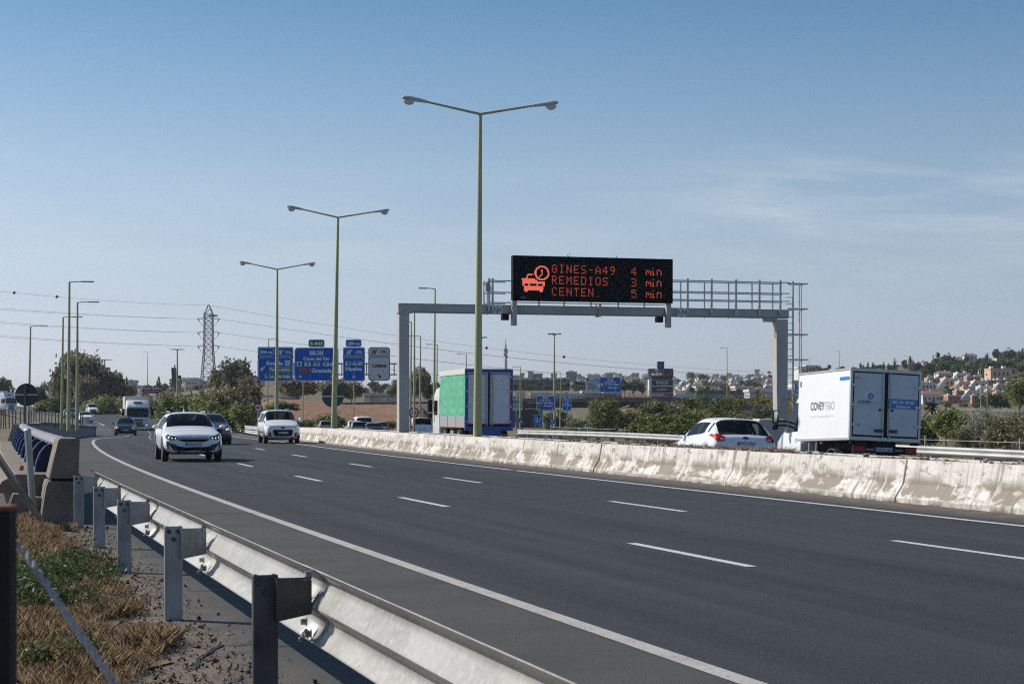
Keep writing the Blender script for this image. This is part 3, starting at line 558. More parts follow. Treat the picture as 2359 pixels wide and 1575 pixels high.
# ---------------------------------------------------------------- gantry with the message panel
def gantry():
    ya = solve(929, 12.4, 50, 120); A = R(ya, 12.4); A.z = -.2; Yb = 81.5; B = Vector(((1802 - CX) * Yb / F, Yb, -.75))
    u = Vector((B.x - A.x, B.y - A.y, 0)); span = u.length; u.normalize(); n = Vector((u.y, -u.x, 0))       # n looks back at the camera side
    root = empty('sign_gantry', A, 0, 'grey steel gantry across the far carriageway carrying a black message panel', 'gantry'); rz = math.atan2(u.y, u.x); root.rotation_euler = (0, 0, rz)
    # local frame: x along the beam, -y towards the traffic that reads the panel (the camera)
    def zy(px_y, t): Y = A.y + (B.y - A.y) * t; return H + (HY - px_y) * Y / F - A.z
    def xx(px): 
        s = (px - CX) / F; return (s * A.y - A.x) / (u.x - s * u.y)
    g = M_galvpost; gm = mat('gantry_grey', (.44, .43, .41), .6, 0, noise=((.9, (.34, .335, .325), .42, .68), (7, (.49, .48, .46), .5, .8), (2.5, (.28, .25, .22), .66, .78)), stretch=(1, 1, .25))
    ztop = zy(699, 0); zbot = zy(720, 0)
    MB().box((0, 0, zbot / 2), (.44, .46, zbot)).build('column', gm, root, bevel=.015); 
    MB().box((.04, 0, zbot + .0), (.62, .62, .06)).build('flange', gm, root)
    sp = span; cb = MB(); zb2 = zbot - .05                                  # right column tapers towards its foot
    w0, w1 = .28, .20
    cb.add([(sp - .30, -w1, -.4), (sp + .17, -w1, -.4), (sp + .17, w1, -.4), (sp - .30, w1, -.4), (sp - .40, -w0, zb2), (sp + .17, -w0, zb2), (sp + .17, w0, zb2), (sp - .40, w0, zb2)], [(0, 1, 5, 4), (1, 2, 6, 5), (2, 3, 7, 6), (3, 0, 4, 7), (4, 5, 6, 7), (3, 2, 1, 0)]); cb.build('column', gm, root, bevel=.015)
    MB().box((sp / 2, 0, (ztop + zbot) / 2), (sp + .5, .40, ztop - zbot)).build('beam', gm, root, bevel=.012)
    fl = MB(); fl.box((sp / 2, 0, zbot + .02), (sp + .4, .46, .03)).box((sp / 2, 0, ztop - .012), (sp + .4, .46, .02)).build('beam_flange', mat('gantry_dark', (.20, .215, .23), .5, .3), root)
    xm = xx(1378); MB().box((xm, -.02, (ztop + zbot) / 2 + .02), (.10, .56, ztop - zbot + .16)).build('splice_plate', mat('splice', (.42, .38, .33), .6, .3), root)
    MB().box((sp - .6, 0, zbot - .08), (.55, .36, .16)).build('bracket', gm, root)
    # message panel
    x0, x1 = xx(1173), xx(1539); zt, zb = zy(593.5, .4), zy(696, .4); pw, ph = x1 - x0, zt - zb; cxp, czp = (x0 + x1) / 2, (zt + zb) / 2; yf = -.62
    pm = MB().box((cxp, yf + .16, czp), (pw, .32, ph)); panel = pm.build('message_panel', mat('panel_black', (.003, .004, .006), .6, spec=.15), root, bevel=.02)
    fr = MB()
    for (a, b) in (((x0 + .28, zb + .32), (x1 - .28, zb + .32)), ((x0 + .28, zt - .30), (x1 - .28, zt - .30))): fr.bar((a[0], yf - .012, a[1]), (b[0], yf - .012, b[1]), .02, .03)
    for xa in (x0 + .30, x1 - .30, x0 + pw * .775, x0 + pw * .225): fr.bar((xa, yf - .012, zb + .3), (xa, yf - .012, zt - .3), .02, .02)
    fr.build('panel_frame', mat('panel_frame', (.007, .009, .013), .5, spec=.2), panel)
    led = mat('led_red', (.3, .03, .02), .5, emit=((1.0, .14, .06), .36)); ledp = mat('led_amber_red', (.35, .06, .03), .5, emit=((1.0, .19, .13), .95))
    def P(X, Z): return (x0 + (X - 258) / (1918 - 258) * pw, zt - (Z - 142) / (600 - 142) * ph)      # panel drawing units
    txt = MB(); pic = MB()
    def dot(mb, X, Z, w=7.8, h=8.4):
        x, z = P(X, Z); dx = w / 1660 * pw / 2; dz = h / 458 * ph / 2; mb.add([(x - dx, yf - .018, z - dz), (x + dx, yf - .018, z - dz), (x + dx, yf - .018, z + dz), (x - dx, yf - .018, z + dz)], [(0, 1, 2, 3)])
    FONT = {'G': '01110 10001 10000 10111 10001 10001 01110', 'I': '01110 00100 00100 00100 00100 00100 01110', 'N': '10001 11001 11001 10101 10011 10011 10001', 'E': '11111 10000 10000 11110 10000 10000 11111', 'S': '01111 10000 10000 01110 00001 00001 11110',
            '-': '00000 00000 00000 01110 00000 00000 00000', 'A': '00100 01010 10001 10001 11111 10001 10001', '4': '00010 00110 01010 10010 11111 00010 00010', '9': '01110 10001 10001 01111 00001 00010 01100', 'R': '11110 10001 10001 11110 10100 10010 10001',
            'M': '10001 11011 10101 10101 10001 10001 10001', 'D': '11110 10001 10001 10001 10001 10001 11110', 'O': '01110 10001 10001 10001 10001 10001 01110', 'C': '01110 10001 10000 10000 10000 10001 01110', 'T': '11111 00100 00100 00100 00100 00100 00100',
            '.': '00000 00000 00000 00000 00000 00000 00100', '3': '11110 00001 00001 01110 00001 00001 11110', '5': '11111 10000 11110 00001 00001 10001 01110'}
    for row, (z, word, num) in enumerate(((228, 'GINES-A49', '4'), (343, 'REMEDIOS', '3'), (460, 'CENTEN.', '5'))):
        for k, ch in enumerate(word + ' ' * (11 - len(word)) + num):
            if ch == ' ': continue
            for r, bits in enumerate(FONT[ch].split()):
                for c_, b in enumerate(bits):
                    if b == '1': dot(txt, 657 + k * 74.9 + c_ * 10.8 + r * .0, z + 4 + r * 12.2 + k * .9, 8.2, 9.6)
        mn = ['1101100 0 0 000000'.replace(' ', '')]
        for X, Z in [(a, b) for a, b in ([(1634, q) for q in range(266, 314, 11)] + [(1645, 266), (1656, 277), (1656, 288), (1667, 266), (1678, 277), (1678, 288), (1678, 299), (1678, 310)] + [(1706, q) for q in (244, 277, 288, 299, 310)] + [(1695, 277), (1695, 310), (1717, 310)] + [(1749, q) for q in range(266, 314, 11)] + [(1760, 260), (1771, 260), (1782, 266)] + [(1790, q) for q in range(277, 314, 11)])]:
            dot(txt, X, Z + row * 116, 10, 10.4)
    txt.fixn = False; txt.build('led_text', led, panel)
    for X in np.arange(340, 640, 7.6):
        for Z in np.arange(240, 515, 7.6):
            d = math.hypot(X - 550, Z - 317); on = 58 < d < 75
            def seg(ax, az, bx, bz, w):
                t = max(0, min(1, ((X - ax) * (bx - ax) + (Z - az) * (bz - az)) / ((bx - ax) ** 2 + (bz - az) ** 2))); return math.hypot(X - ax - t * (bx - ax), Z - az - t * (bz - az)) < w
            on |= seg(550, 287, 553, 325, 6) or seg(553, 325, 524, 354, 5.5)
            if d > 84:
                on |= seg(392, 380, 407, 336, 7) or seg(407, 336, 470, 330, 7) or (345 < X < 380 and 370 < Z < 388) or (375 < X < 480 and 372 < Z < 392)
                body = (355 < X < 578 and 390 < Z < 450) or (368 < X < 566 and 450 <= Z < 492)
                win = any(a < X < b and 425 < Z < 448 for a, b in ((372, 412), (430, 498), (513, 556)))
                on |= (body and not win and not (Z < 400 and X > 500)) or (372 < X < 403 and 490 <= Z < 511) or (524 < X < 555 and 490 <= Z < 511)
            if on: dot(pic, X, Z, 6.6, 6.9)
    pic.fixn = False; pic.build('led_pictogram', ledp, panel)
    lg = MB()
    for k in range(6): lg.lathe([(.030, 0), (.018, 0)], 8, (P(333 + k * 10.5, 568)[0], yf - .015, P(0, 568)[1]), 'y')
    lg.fixn = False; lg.build('maker_mark', mat('mark_grey', (.30, .31, .33), .5), panel)
    for xa in (x0 + .11, x1 - .13):                                        # uprights that carry the panel
        MB().box((xa, -.36, zbot - .05 + (zb - zbot) / 2), (.20, .26, zb - zbot + .9)).build('hanger', gm, root)
        MB().box((xa - .32, -.1, zbot - .14), (.28, .3, .24)).build('junction_box', M_black, root)
    lp = MB(); lp.lathe([(.05, -.01), (.07, 0), (.05, .01), (.05, -.01)], 12, (xx(1306), -.3, zt + .08), 'y'); lp.bar((xx(1415), -.3, zt), (xx(1415), -.3, zt + .10), .03); lp.build('lifting_eye', gm, panel)
    # walkway railings behind the panel
    def rail(xa, xb, post_x, zl, parts):
        mb = MB()
        for yy in (-.28, .55):
            for z in zl: mb.bar((xa, yy, z), (xb, yy, z), .045)
        mb.build('handrail', M_galv, root)
        for px_ in post_x:
            for yy in (-.28, .55): MB().box((px_, yy, (zl[-1] + zbot) / 2 + .1 * (yy < 0)), (.06 if yy > 0 else .09, .06, zl[-1] - zbot)).build('railing_post', M_galv, root)
    zr = [zy(695 - q, 1) for q in (7, 22, 44)]; zr = [zy(695, 1), zy(677, 1), zy(652, 1)]; zl = [zy(694, 0), zy(670, 0), zy(643, 0)]
    rail(xx(1122), x0, [xx(1123), xx(1131)], zl, 2); rail(x1 - .05, sp + .25, [xx(p) for p in (1579, 1634, 1690, 1744, 1792)], zr, 5)
    for px_ in (1185, 1245, 1303, 1365, 1428, 1488): MB().box((xx(px_), .2, (zb + ztop) / 2), (.06, .06, zb - ztop + .3)).build('panel_strut', M_galv, root)
    MB().bar((x0, .2, ztop + .14), (x1, .2, ztop + .14), .04).build('handrail', M_galv, root)
    # clearance plates 5,65 and 5,91
    for px_, t, s in ((1143, .2, '5,65'), (1567, .7, '5,91')):
        pl = MB().box((xx(px_), -.245, (ztop + zbot) / 2), (.42, .012, .34)); q = pl.build('clearance_plate', mat('plate_grey', (.70, .72, .74), .5), root)
        tx = MB(); text_into(tx, s, (xx(px_), -.256, (ztop + zbot) / 2), .16, .34, 0, bold=.02)
        for sg in (-1, 1): tx.add([(xx(px_) - .05, -.256, (ztop + zbot) / 2 + sg * .155), (xx(px_) + .05, -.256, (ztop + zbot) / 2 + sg * .155), (xx(px_), -.256, (ztop + zbot) / 2 + sg * .105)], [(0, 1, 2)])
        tx.fixn = False; tx.build('lettering', M_signblack, q)
    # camera on the left railing, ladder with cage on the right column
    cm = MB().box((xx(1119), -.3, zl[1] + .15), (.22, .3, .22)).lathe([(.10, 0), (.12, .12), (.05, .2)], 12, (xx(1119), -.3, zl[1] + .26)); cm.build('traffic_camera', mat('cam_grey', (.3, .31, .32), .5), root)
    lx = xx(1827); ld = MB(); xs2 = [xx(p) for p in (1839, 1853)]
    ld.bar((lx, 0, .5), (lx, 0, zr[2] + .1), .07)
    lad = ld.build('ladder_rail', M_galv, root); rg = MB()
    for z in np.arange(.8, zr[0] + .2, .29): rg.bar((sp + .17, 0, z), (lx, 0, z), .03)
    rg.build('ladder_rung', M_galv, root)
    cg = MB()
    for xv in (1839.5, 1854): cg.bar((xx(xv), -.1 if xv < 1850 else .35, 2.0), (xx(xv), -.1 if xv < 1850 else .35, zr[2] + .02), .085, .03)
    for py_ in (653, 711, 770, 828): 
        z = zy(py_, 1); cg.bar((sp + .2, -.12, z), (xx(1859), -.12, z), .03, .055); cg.bar((sp + .5, .4, z), (xx(1859), .4, z), .03, .055); cg.bar((xx(1859), -.12, z), (xx(1859), .4, z), .03, .055)
    cg.build('ladder_cage', M_galv, root)
    return root
gantry()
# ---------------------------------------------------------------- lamp posts
def luminaire(mb_body, mb_lens, sgn, x, z, slope):
    """cobra-head lantern from x outwards; sgn gives the side"""
    st = [(0, .055, .05, .05), (.08, .06, .06, .055), (.28, .10, .085, .06), (.55, .145, .105, .045), (.74, .15, .10, .035), (.83, .10, .06, .03), (.85, .04, .02, .02)]
    n = 12; vs = []
    for d, w, up, dn in st:
        for j in range(n):
            a = 2 * PI * j / n; vs.append((x + sgn * d, w * math.cos(a), z + slope * d + (up if math.sin(a) > 0 else dn) * math.sin(a)))
    fs = [(i * n + j, i * n + (j + 1) % n, (i + 1) * n + (j + 1) % n, (i + 1) * n + j) for i in range(len(st) - 1) for j in range(n)] + [tuple(range(n)), tuple((len(st) - 1) * n + j for j in range(n))]
    mb_body.add(vs, fs); c = Vector((x + sgn * .60, 0, z + slope * .6 - .045)); pr = []
    vs = []; m_ = 10
    for i in range(6):
        t = i / 5 * PI / 2
        for j in range(m_): a = 2 * PI * j / m_; vs.append(c + Vector((.20 * math.cos(t) * math.cos(a), .125 * math.cos(t) * math.sin(a), -.17 * math.sin(t))))
    mb_lens.add(vs, [(i * m_ + j, i * m_ + (j + 1) % m_, (i + 1) * m_ + (j + 1) % m_, (i + 1) * m_ + j) for i in range(5) for j in range(m_)])
def double_lamp(label):
    root = empty('street_lamp', (0, 0, 0), 0, label, 'street lamp', 'double-armed lamp posts on the median'); hh = 11.15
    MB().tube([(0, 0, 0), (0, 0, 1.2), (0, 0, hh)], [.155, .145, .060], 14).build('pole', M_pole, root, smooth=AUTO)
    MB().box((0, 0, .0), (.5, .5, .06)).build('base_plate', M_galvpost, root)
    for s in (-1, 1):
        MB().tube([(0, 0, hh - .03), (s * 1.86, 0, hh + .33)], [.045, .036], 8).build('arm', M_pole, root, smooth=AUTO)
        b = MB(); l = MB(); luminaire(b, l, s, s * 1.83, hh + .33, .13); lo = b.build('lantern', M_luma, root, smooth=AUTO); l.build('lens', M_lens, lo, smooth=True)
    return root
d0 = double_lamp('tallest double-armed lamp post with olive pole standing nearest in the median')
for i, (px, pyb, Y, z0, tall) in enumerate(((1100.5, 1010, 61.8, .62, 261), (769.5, 990, 95.5, .62, 499.5), (637.5, 985, 129, .3, 619.5))):
    o = d0 if i == 0 else copy_tree(d0)
    o.location = W(px, 900, Y); o.location.z = z0
    top = H + (HY - tall) * Y / F; o.scale = (1, 1, (top - z0) / 11.15); o.rotation_euler = (0, math.radians((.5, 1.15, .3)[i]), math.radians((9, 8, 7)[i]))
    if i: o['label'] = ('', 'double-armed lamp post between the big blue signs and the tallest lamp', 'smallest double-armed lamp post rising in front of the left blue sign')[i]
def single_lamp():
    root = empty('street_lamp', (0, 0, 0), 0, 'x', 'street lamp', 'single-armed roadside lamp posts')
    MB().tube([(0, 0, 0), (0, 0, 12)], [.12, .055], 10).build('pole', M_pole, root, smooth=AUTO)
    MB().tube([(0, 0, 11.97), (.35, 0, 12.02), (.75, 0, 12.03)], .04, 6).build('arm', mat('arm_dark', (.20, .21, .20), .5), root)
    MB().box((1.0, 0, 12.03), (.75, .22, .10)).build('lantern', mat('lantern_dark', (.22, .23, .24), .45), root, bevel=.03)
    return root
s0 = single_lamp()
SL_ = [(158, 160.5, 649, 992, 78, 1, 'tallest single-armed lamp post on the left, arm to the right'), (178, 179, 696, 992, 88, 1, 'single-armed lamp post just right of the tallest one on the left'), (142, 146, 730, 990, 100, 1, 'single-armed lamp post just left of the tallest one on the left'),
       (66, 71, 751, 992, 110, 1, 'single-armed lamp post rising behind the left round sign back'), (698, 699.5, 815, 976, 230, -1, 'thin grey lamp post under the big blue sign panel'), (815, 817, 815, 968, 235, -1, 'thin grey lamp post under the Huelva sign panel'), (340, 341, 810, 915, 330, -1, 'lamp post behind the white lorry cab near the crimson billboard'), (616, 619.5, 780, 975, 235, 1, 'thin lamp post peeking over the left blue motorway sign'),
       (1000, 1003, 665, 1000, 112, -1, 'tall single-armed lamp post left of the green truck'), (946, 948, 741, 1003, 130, -1, 'lamp post right beside the gantry left column'), (954.5, 955.5, 715, 1003, 118, -1, 'second lamp post right of the gantry left column, crossing the beam'), (967, 969.5, 774, 1000, 142, -1, 'lamp post standing behind the right red-ringed speed limit sign'),
       (1005, 1008, 794, 1000, 160, -1, 'lamp post rising over the green truck canopy front edge'), (1073, 1075, 816, 960, 190, -1, 'lamp post peeking over the green truck roof'), (1198.5, 1199.5, 845, 985, 210, -1, 'lamp post immediately right of the green truck rear'), (1290.5, 1292.5, 857, 988, 240, -1, 'short lamp post between the two far blue signs'),
       (1494.5, 1495, 898, 948, 300, -1, 'thin lamp post below the tall shopping totem'), (1675.5, 1675.5, 801, 945, 320, -1, 'thin lamp post over the yellow shrubs left of the gantry right column'), (1680, 1680.5, 895, 955, 330, 1, 'shortest thin lamp post among the yellow shrubs'),
       (1864, 1864.5, 825, 880, 380, 1, 'lamp post right of the ladder cage'), (1934, 1934, 808, 860, 420, -1, 'lamp post above the white box truck roof, left one'), (2065, 2065, 828, 870, 400, -1, 'lamp post above the white box truck roof, middle one'), (2095, 2095, 820, 870, 360, -1, 'lamp post above the white box truck roof, right one'),
       (2260.5, 2259, 835, 940, 330, 1, 'lamp post in front of the pink hillside houses'), (2275, 2275, 882, 940, 310, 1, 'shorter lamp post beside the small blue road sign')]
for i, (pb, pt, yt, yb, Y, sg, lab) in enumerate(SL_):
    o = s0 if i == 0 else copy_tree(s0); b = W(pb, yb, Y); t = W(pt, yt, Y); o.location = b; o['label'] = lab
    k = (t.z - b.z) / 12; o.scale = (max(.75, min(1.1, k)) * sg, max(.75, min(1.1, k)), k); o.rotation_euler = (0, math.atan2(t.x - b.x, t.z - b.z), .1)
def high_mast():
    root = empty('floodlight_mast', (0, 0, 0), 0, 'x', 'floodlight mast', 'tall floodlight masts'); MB().tube([(0, 0, 0), (0, 0, 20)], [.28, .12], 10).build('mast', M_pole, root, smooth=AUTO)
    MB().lathe([(.1, 19.6), (.5, 19.7), (.5, 19.95), (.1, 20.05)], 12).build('head_ring', M_galvpost, root)
    for k in range(6):
        a = k * PI / 3 + .3; c = Vector((1.15 * math.cos(a), 1.15 * math.sin(a), 19.9)); mb = MB().box(c, (.75, .5, .22), rz=a).bar((0, 0, 19.85), c, .08); mb.build('floodlight', mat('lantern_dark', (0, 0, 0)), root)
    return root
h0 = high_mast()
for i, (px, yt, yb, Y, sg, lab) in enumerate(((1277.5, 768, 985, 260, 1, 'tall floodlight mast behind the far blue signs'), (409, 804, 930, 330, 1, 'floodlight mast beside the dark backs of billboards'), (241.5, 828, 930, 420, 1, 'floodlight mast above the eucalyptus trees on the left'), (1110, 776, 985, 240, .8, 'floodlight mast mostly hidden by the tallest lamp post'))):
    o = h0 if i == 0 else copy_tree(h0); b = W(px, yb, Y); t = W(px, yt, Y); o.location = b; o['label'] = lab; k = (t.z - b.z) / 20; o.scale = (sg * Y / 330 * .85,) * 2 + (k,)
# ---------------------------------------------------------------- vehicles
def paint(name, col, rough=.28):
    key = 'car_paint_' + name
    if key in MATS: return MATS[key]
    m = mat(key, col, rough, coat=.6); nt = m.node_tree; g = nt.nodes.new('ShaderNodeNewGeometry'); x = nt.nodes.new('ShaderNodeMix'); x.data_type = 'RGBA'; x.inputs[6].default_value = (*col, 1); x.inputs[7].default_value = (.035, .036, .038, 1)   # dark trim on the inside of the shell
    nt.links.new(g.outputs['Backfacing'], x.inputs[0]); nt.links.new(x.outputs[2], nt.nodes['Principled BSDF'].inputs['Base Color']); return m
M_tl = mat('tail_light', (.42, .010, .012), .35, spec=.3); M_tl2 = mat('tail_light_bright', (.75, .05, .03), .2)
M_hl = mat('headlight_glass', (.022, .025, .03), .1, spec=.6, coat=.6); M_lamp = mat('lit_lamp', (.9, .9, .85), .3, emit=((1, .97, .88), .9)); M_lampw = mat('lit_lamp_warm', (.9, .85, .7), .3, emit=((1, .80, .55), .8))
M_plate = mat('plate_white', (.58, .60, .64), .5); M_plateb = mat('plate_blue', (.02, .08, .35), .5); M_plater = mat('plate_red', (.55, .04, .05), .5); M_alloy = mat('alloy', (.42, .43, .45), .3, .8); M_grey = mat('grey_plastic', (.045, .047, .05), .6)
M_silvertrim = mat('silver_trim', (.42, .43, .44), .35, .5); M_chassis = mat('chassis', (.018, .018, .02), .8)
M_seat = mat('seat_fabric', (.025, .025, .028), .9)
def wheel(root, x, y, r, w=.20, rim='alloy', name='wheel'):
    s = 1 if x > 0 else -1
    t = MB().lathe([(r * .62, -w / 2), (r * .90, -w / 2), (r * .985, -w * .36), (r, -w * .2), (r, w * .2), (r * .985, w * .36), (r * .90, w / 2), (r * .62, w / 2), (r * .62, -w / 2)], 26, (0, 0, 0), 'x')
    o = t.build(name, M_rubber, root, smooth=AUTO); o.location = (x, y, r)
    m = MB(); m.lathe([(.0, s * w * .20), (r * .62, s * w * .20)], 20, (0, 0, 0), 'x', 1)
    m.lathe([(r * .66, s * w * .5), (r * .58, s * w * .52), (r * .56, s * w * .28)], 26, (0, 0, 0), 'x', 0); m.lathe([(0, s * w * .40), (r * .14, s * w * .40), (r * .16, s * w * .2)], 12, (0, 0, 0), 'x', 0)
    for k in range(5):
        a = 2 * PI * k / 5 + .3; d = Vector((0, math.cos(a), math.sin(a))); m.bar(Vector((s * w * .36, 0, 0)) + d * r * .10, Vector((s * w * .40, 0, 0)) + d * r * .58, r * .15, w * .12, 0, up=(1, 0, 0))
    m.build('rim', [M_alloy if rim == 'alloy' else mat('steel_rim', (.30, .31, .32), .5, .4), M_black], o)
    return o
class Car:
    """body shell lofted through cross-sections; y forward, z up; windows are cut out of the same skin as parts of their own"""
    def __init__(s, name, label, body, L=4.3, W=1.8, Hh=1.48, gc=.19, wb=2.6, fo=.85, wr=.32, hood=.92, cowl=.98, y_cowl=.75, y_wst=.05, y_roof_r=-1.3, y_rgb=-1.95, z_rgb=1.0, belt=.95, belt_r=1.03, nose=.70, roof_w=.60, tumble=.80, group=None, cat='car', clad=None, van=False, tailz=None, boot=0.0, rearq=False, see=False):
        s.see = see; y_rgb = max(y_rgb, -L / 2 + .16); y_roof_r = max(y_roof_r, y_rgb + .12)
        s.p = dict(L=L, W=W, H=Hh, gc=gc, wr=wr); s.body = body; F_ = L / 2; hw = W / 2
        s.root = empty(name, (0, 0, 0), 0, label, cat, group); yf = F_ - fo; yr = yf - wb; s.yf, s.yr = yf, yr
        st = []
        def S(y, zb, wb_, zm, wm, zs, ws, zg, wg, ze, we, zr, kind='b'): st.append((y, zb, wb_ * hw, zm, wm * hw, zs, ws * hw, zg, wg * hw, ze, we * hw, zr, kind))
        def arch(y):                                                      # lower edge of the body side, lifted over the wheels
            z = gc
            for yc in (yf, yr):
                d = abs(y - yc) / (wr * 1.12)
                if d < 1: z = max(z, wr + wr * 1.12 * math.sqrt(1 - d * d))
            return z
        zh = hood
        S(F_, gc + .06, .62, (gc + nose) / 2, .72, nose - .04, .70, nose, .62, nose + .02, .4, nose + .03)
        S(F_ - .10, gc, .80, (gc + nose) / 2 + .03, .88, nose + .02, .84, nose + .06, .72, nose + .08, .45, nose + .09)
        S(F_ - .34, gc, .92, .5, .98, zh - .14, .92, zh - .09, .80, zh - .06, .5, zh - .045)
        hood_st = [yf + wr * 1.10, yf + wr * .75, yf, yf - wr * .75, yf - wr * 1.10]
        for y in hood_st:
            if y > F_ - .40: continue
            t = (F_ - .34 - y) / (F_ - .34 - y_cowl) if y > y_cowl else 1; zz = zh - .06 + (cowl - zh) * max(0, min(1, t)); a = arch(y); zs = min(belt - .03, zz - .06)
            S(y, a, .93, max(.52, min(a + .10, zs - .05)), 1.0, zs, .95, zz - .02, .82, zz + .02, .5, zz + .035)
        st = [q for q in st if q[0] > y_cowl + .06]; S(y_cowl, gc, .94, .55, 1.0, belt - .02, .95, cowl - .01, .84, cowl + .015, .5, cowl + .03, 'cowl')
        zr = Hh; rw = tumble
        ym = (y_cowl * .45 + y_wst * .55); zmid = cowl + (zr - cowl) * .60
        S(ym, gc, .94, .55, 1.0, belt, .95, zmid - .05, rw + .045, zmid - .005, .50, zmid + .01, 'ws')
        S(y_wst, gc, .94, .55, 1.0, belt + .01, .95, zr - .13, rw, zr - .045, roof_w, zr - .02, 'top')
        yB = (y_wst + y_roof_r) / 2 + .12; 
        S(yB + .07, gc, .94, .55, 1.0, (belt + belt_r) / 2, .95, zr - .10, rw, zr - .022, roof_w, zr, 'b1'); S(yB - .07, gc, .94, .55, 1.0, (belt + belt_r) / 2, .95, zr - .10, rw, zr - .022, roof_w, zr, 'b2')
        body_r = sorted([yr + wr * 1.10, yr + wr * .75, yr, yr - wr * .75, yr - wr * 1.10] + [y_roof_r + .30, y_roof_r, y_rgb], reverse=True)
        tz = tailz or z_rgb; R_ = -F_
        for y in body_r:
            if y > yB - .14 or y < R_ + .12: continue
            a = arch(y); mz = max(.55, a + .10); br = belt_r
            if y >= y_roof_r: 
                zz = zr - .02 * (yB - y); k = 'roof' if y > y_roof_r + .32 else ('q1' if y > y_roof_r + .01 else 'q2'); S(y, a, .94, mz, 1.0, br, .95, zz - .11, rw, zz - .03, roof_w, zz - .005, k)
            elif y > y_rgb + .001:
                t = (y_roof_r - y) / (y_roof_r - y_rgb); zz = (zr - .03) * (1 - t) + z_rgb * t; S(y, a, .94, min(mz, br - .1), 1.0, br, .95, max(br + .01, zz - .10 * (1 - t)), rw + (.90 - rw) * t * .7, max(br + .02, zz - .03), .52, max(br + .03, zz - .005), 'rg')
            elif abs(y - y_rgb) < .002: S(y, a, .94, min(mz, br - .12), 1.0, min(br, z_rgb - .04), .95, z_rgb - .01, .80, z_rgb + .01, .5, z_rgb + .02, 'rgb')
            else: S(y, a, .94, min(mz, br - .12), .99, min(br, tz - .06), .93, tz - .03, .80, tz, .5, tz + .01, 'tail')
        S(R_ + .10, gc + .03, .90, .55, .97, tz - .14, .92, tz - .07, .80, tz - .04, .5, tz - .03, 'tail')
        S(R_, gc + .14, .78, .55, .88, .70, .86, min(.80, tz - .16), .80, min(.86, tz - .12), .45, min(.87, tz - .11), 'tail')
        st.sort(key=lambda q: -q[0]); vs = []; n = 12
        for y, zb, w1, zm, w2, zs, w3, zg, w4, ze, w5, zr_, k in st:
            h = [(0, gc), (w1, zb), (w2, zm), (w3, zs), (w4, zg), (w5, ze), (0, zr_)]
            vs += [(x, y, z) for x, z in h] + [(-x, y, z) for x, z in h[5:0:-1]]
        fs = []; ms = []
        def isg(i, j):                                                   # 1 windscreen 2 rear window 3.. side windows
            a, b = st[i][-1], st[i + 1][-1]; top = j in (4, 5, 6, 7); side = j in (3, 8)
            if top and a in ('cowl', 'ws') and b in ('ws', 'top'): return 1
            if top and a in ('q2', 'rg') and b in ('rg', 'rgb'): return 2
            if side and (a, b) == ('b1', 'b2'): return 7
            if side:
                lr = 0 if j == 3 else 2
                if a in ('ws', 'top') and b in ('top', 'b1'): return 3 + lr
                if not van and (a in ('b2', 'roof') and b in ('roof', 'q1') or (a, b) == ('b2', 'q2')): return 4 + lr
                if rearq and a == 'q1' and b == 'q2': return 4 + lr
            return 0
        for i in range(len(st) - 1):
            for j in range(n):
                g = isg(i, j); fs.append((i * n + j, i * n + (j + 1) % n, (i + 1) * n + (j + 1) % n, (i + 1) * n + j))
                ms.append(g if g else (9 if j in (0, 11) else (8 if (clad and j in (1, 10) and st[i][1] > gc + .08) else 0)))
        fs += [tuple(range(n))[::-1], tuple((len(st) - 1) * n + j for j in range(n))]; ms += [0, 0]
        me = bpy.data.meshes.new('shell'); me.from_pydata(vs, [], fs); me.polygons.foreach_set('material_index', ms)
        for _ in range(10): me.materials.append(body)
        o = bpy.data.objects.new('shell', me); C.objects.link(o); md = o.modifiers.new('s', 'SUBSURF'); md.levels = 2
        dg = bpy.context.evaluated_depsgraph_get(); dg.update(); ev = bpy.data.meshes.new_from_object(o.evaluated_get(dg)); bpy.data.objects.remove(o); bpy.data.meshes.remove(me)
        bm = bmesh.new(); bm.from_mesh(ev); bmesh.ops.recalc_face_normals(bm, faces=bm.faces); bm.to_mesh(ev); s.bvh = BVHTree.FromBMesh(bm); bm.free()
        V = np.array([v.co[:] for v in ev.vertices]); groups = {}
        for pl in ev.polygons: groups.setdefault(pl.material_index, []).append(tuple(pl.vertices))
        def part(keys, name, mts):
            fl = [(f, i) for i, k in enumerate(keys) for f in groups.get(k, [])]
            if not fl: return None
            used = sorted({i for f, _ in fl for i in f}); mp = {u: i for i, u in enumerate(used)}
            m_ = bpy.data.meshes.new(name); m_.from_pydata(V[used].tolist(), [], [tuple(mp[i] for i in f) for f, _ in fl]); m_.polygons.foreach_set('use_smooth', [True] * len(fl)); m_.polygons.foreach_set('material_index', [i for _, i in fl])
            for q in mts: m_.materials.append(q)
            return link_mesh(name, m_, s.root)
        part([0, 8, 9], 'body', [body, clad or body, M_chassis]); part([7], 'door_pillar', [M_black]); G_ = M_cabglass if s.see else M_glass; part([1], 'windscreen', [G_]); part([2], 'rear_window', [G_])
        for k in (3, 4, 5, 6): part([k], 'side_window', [G_])
        bpy.data.meshes.remove(ev); s.hw = hw
        for x in (-1, 1):
            for y in (yf, yr): wheel(s.root, x * (hw - .115), y, wr)
        w = MB().box((0, (yf + yr) / 2, gc + .05), (W * .7, wb + .5, .12)); w.build('underbody', M_chassis, s.root)
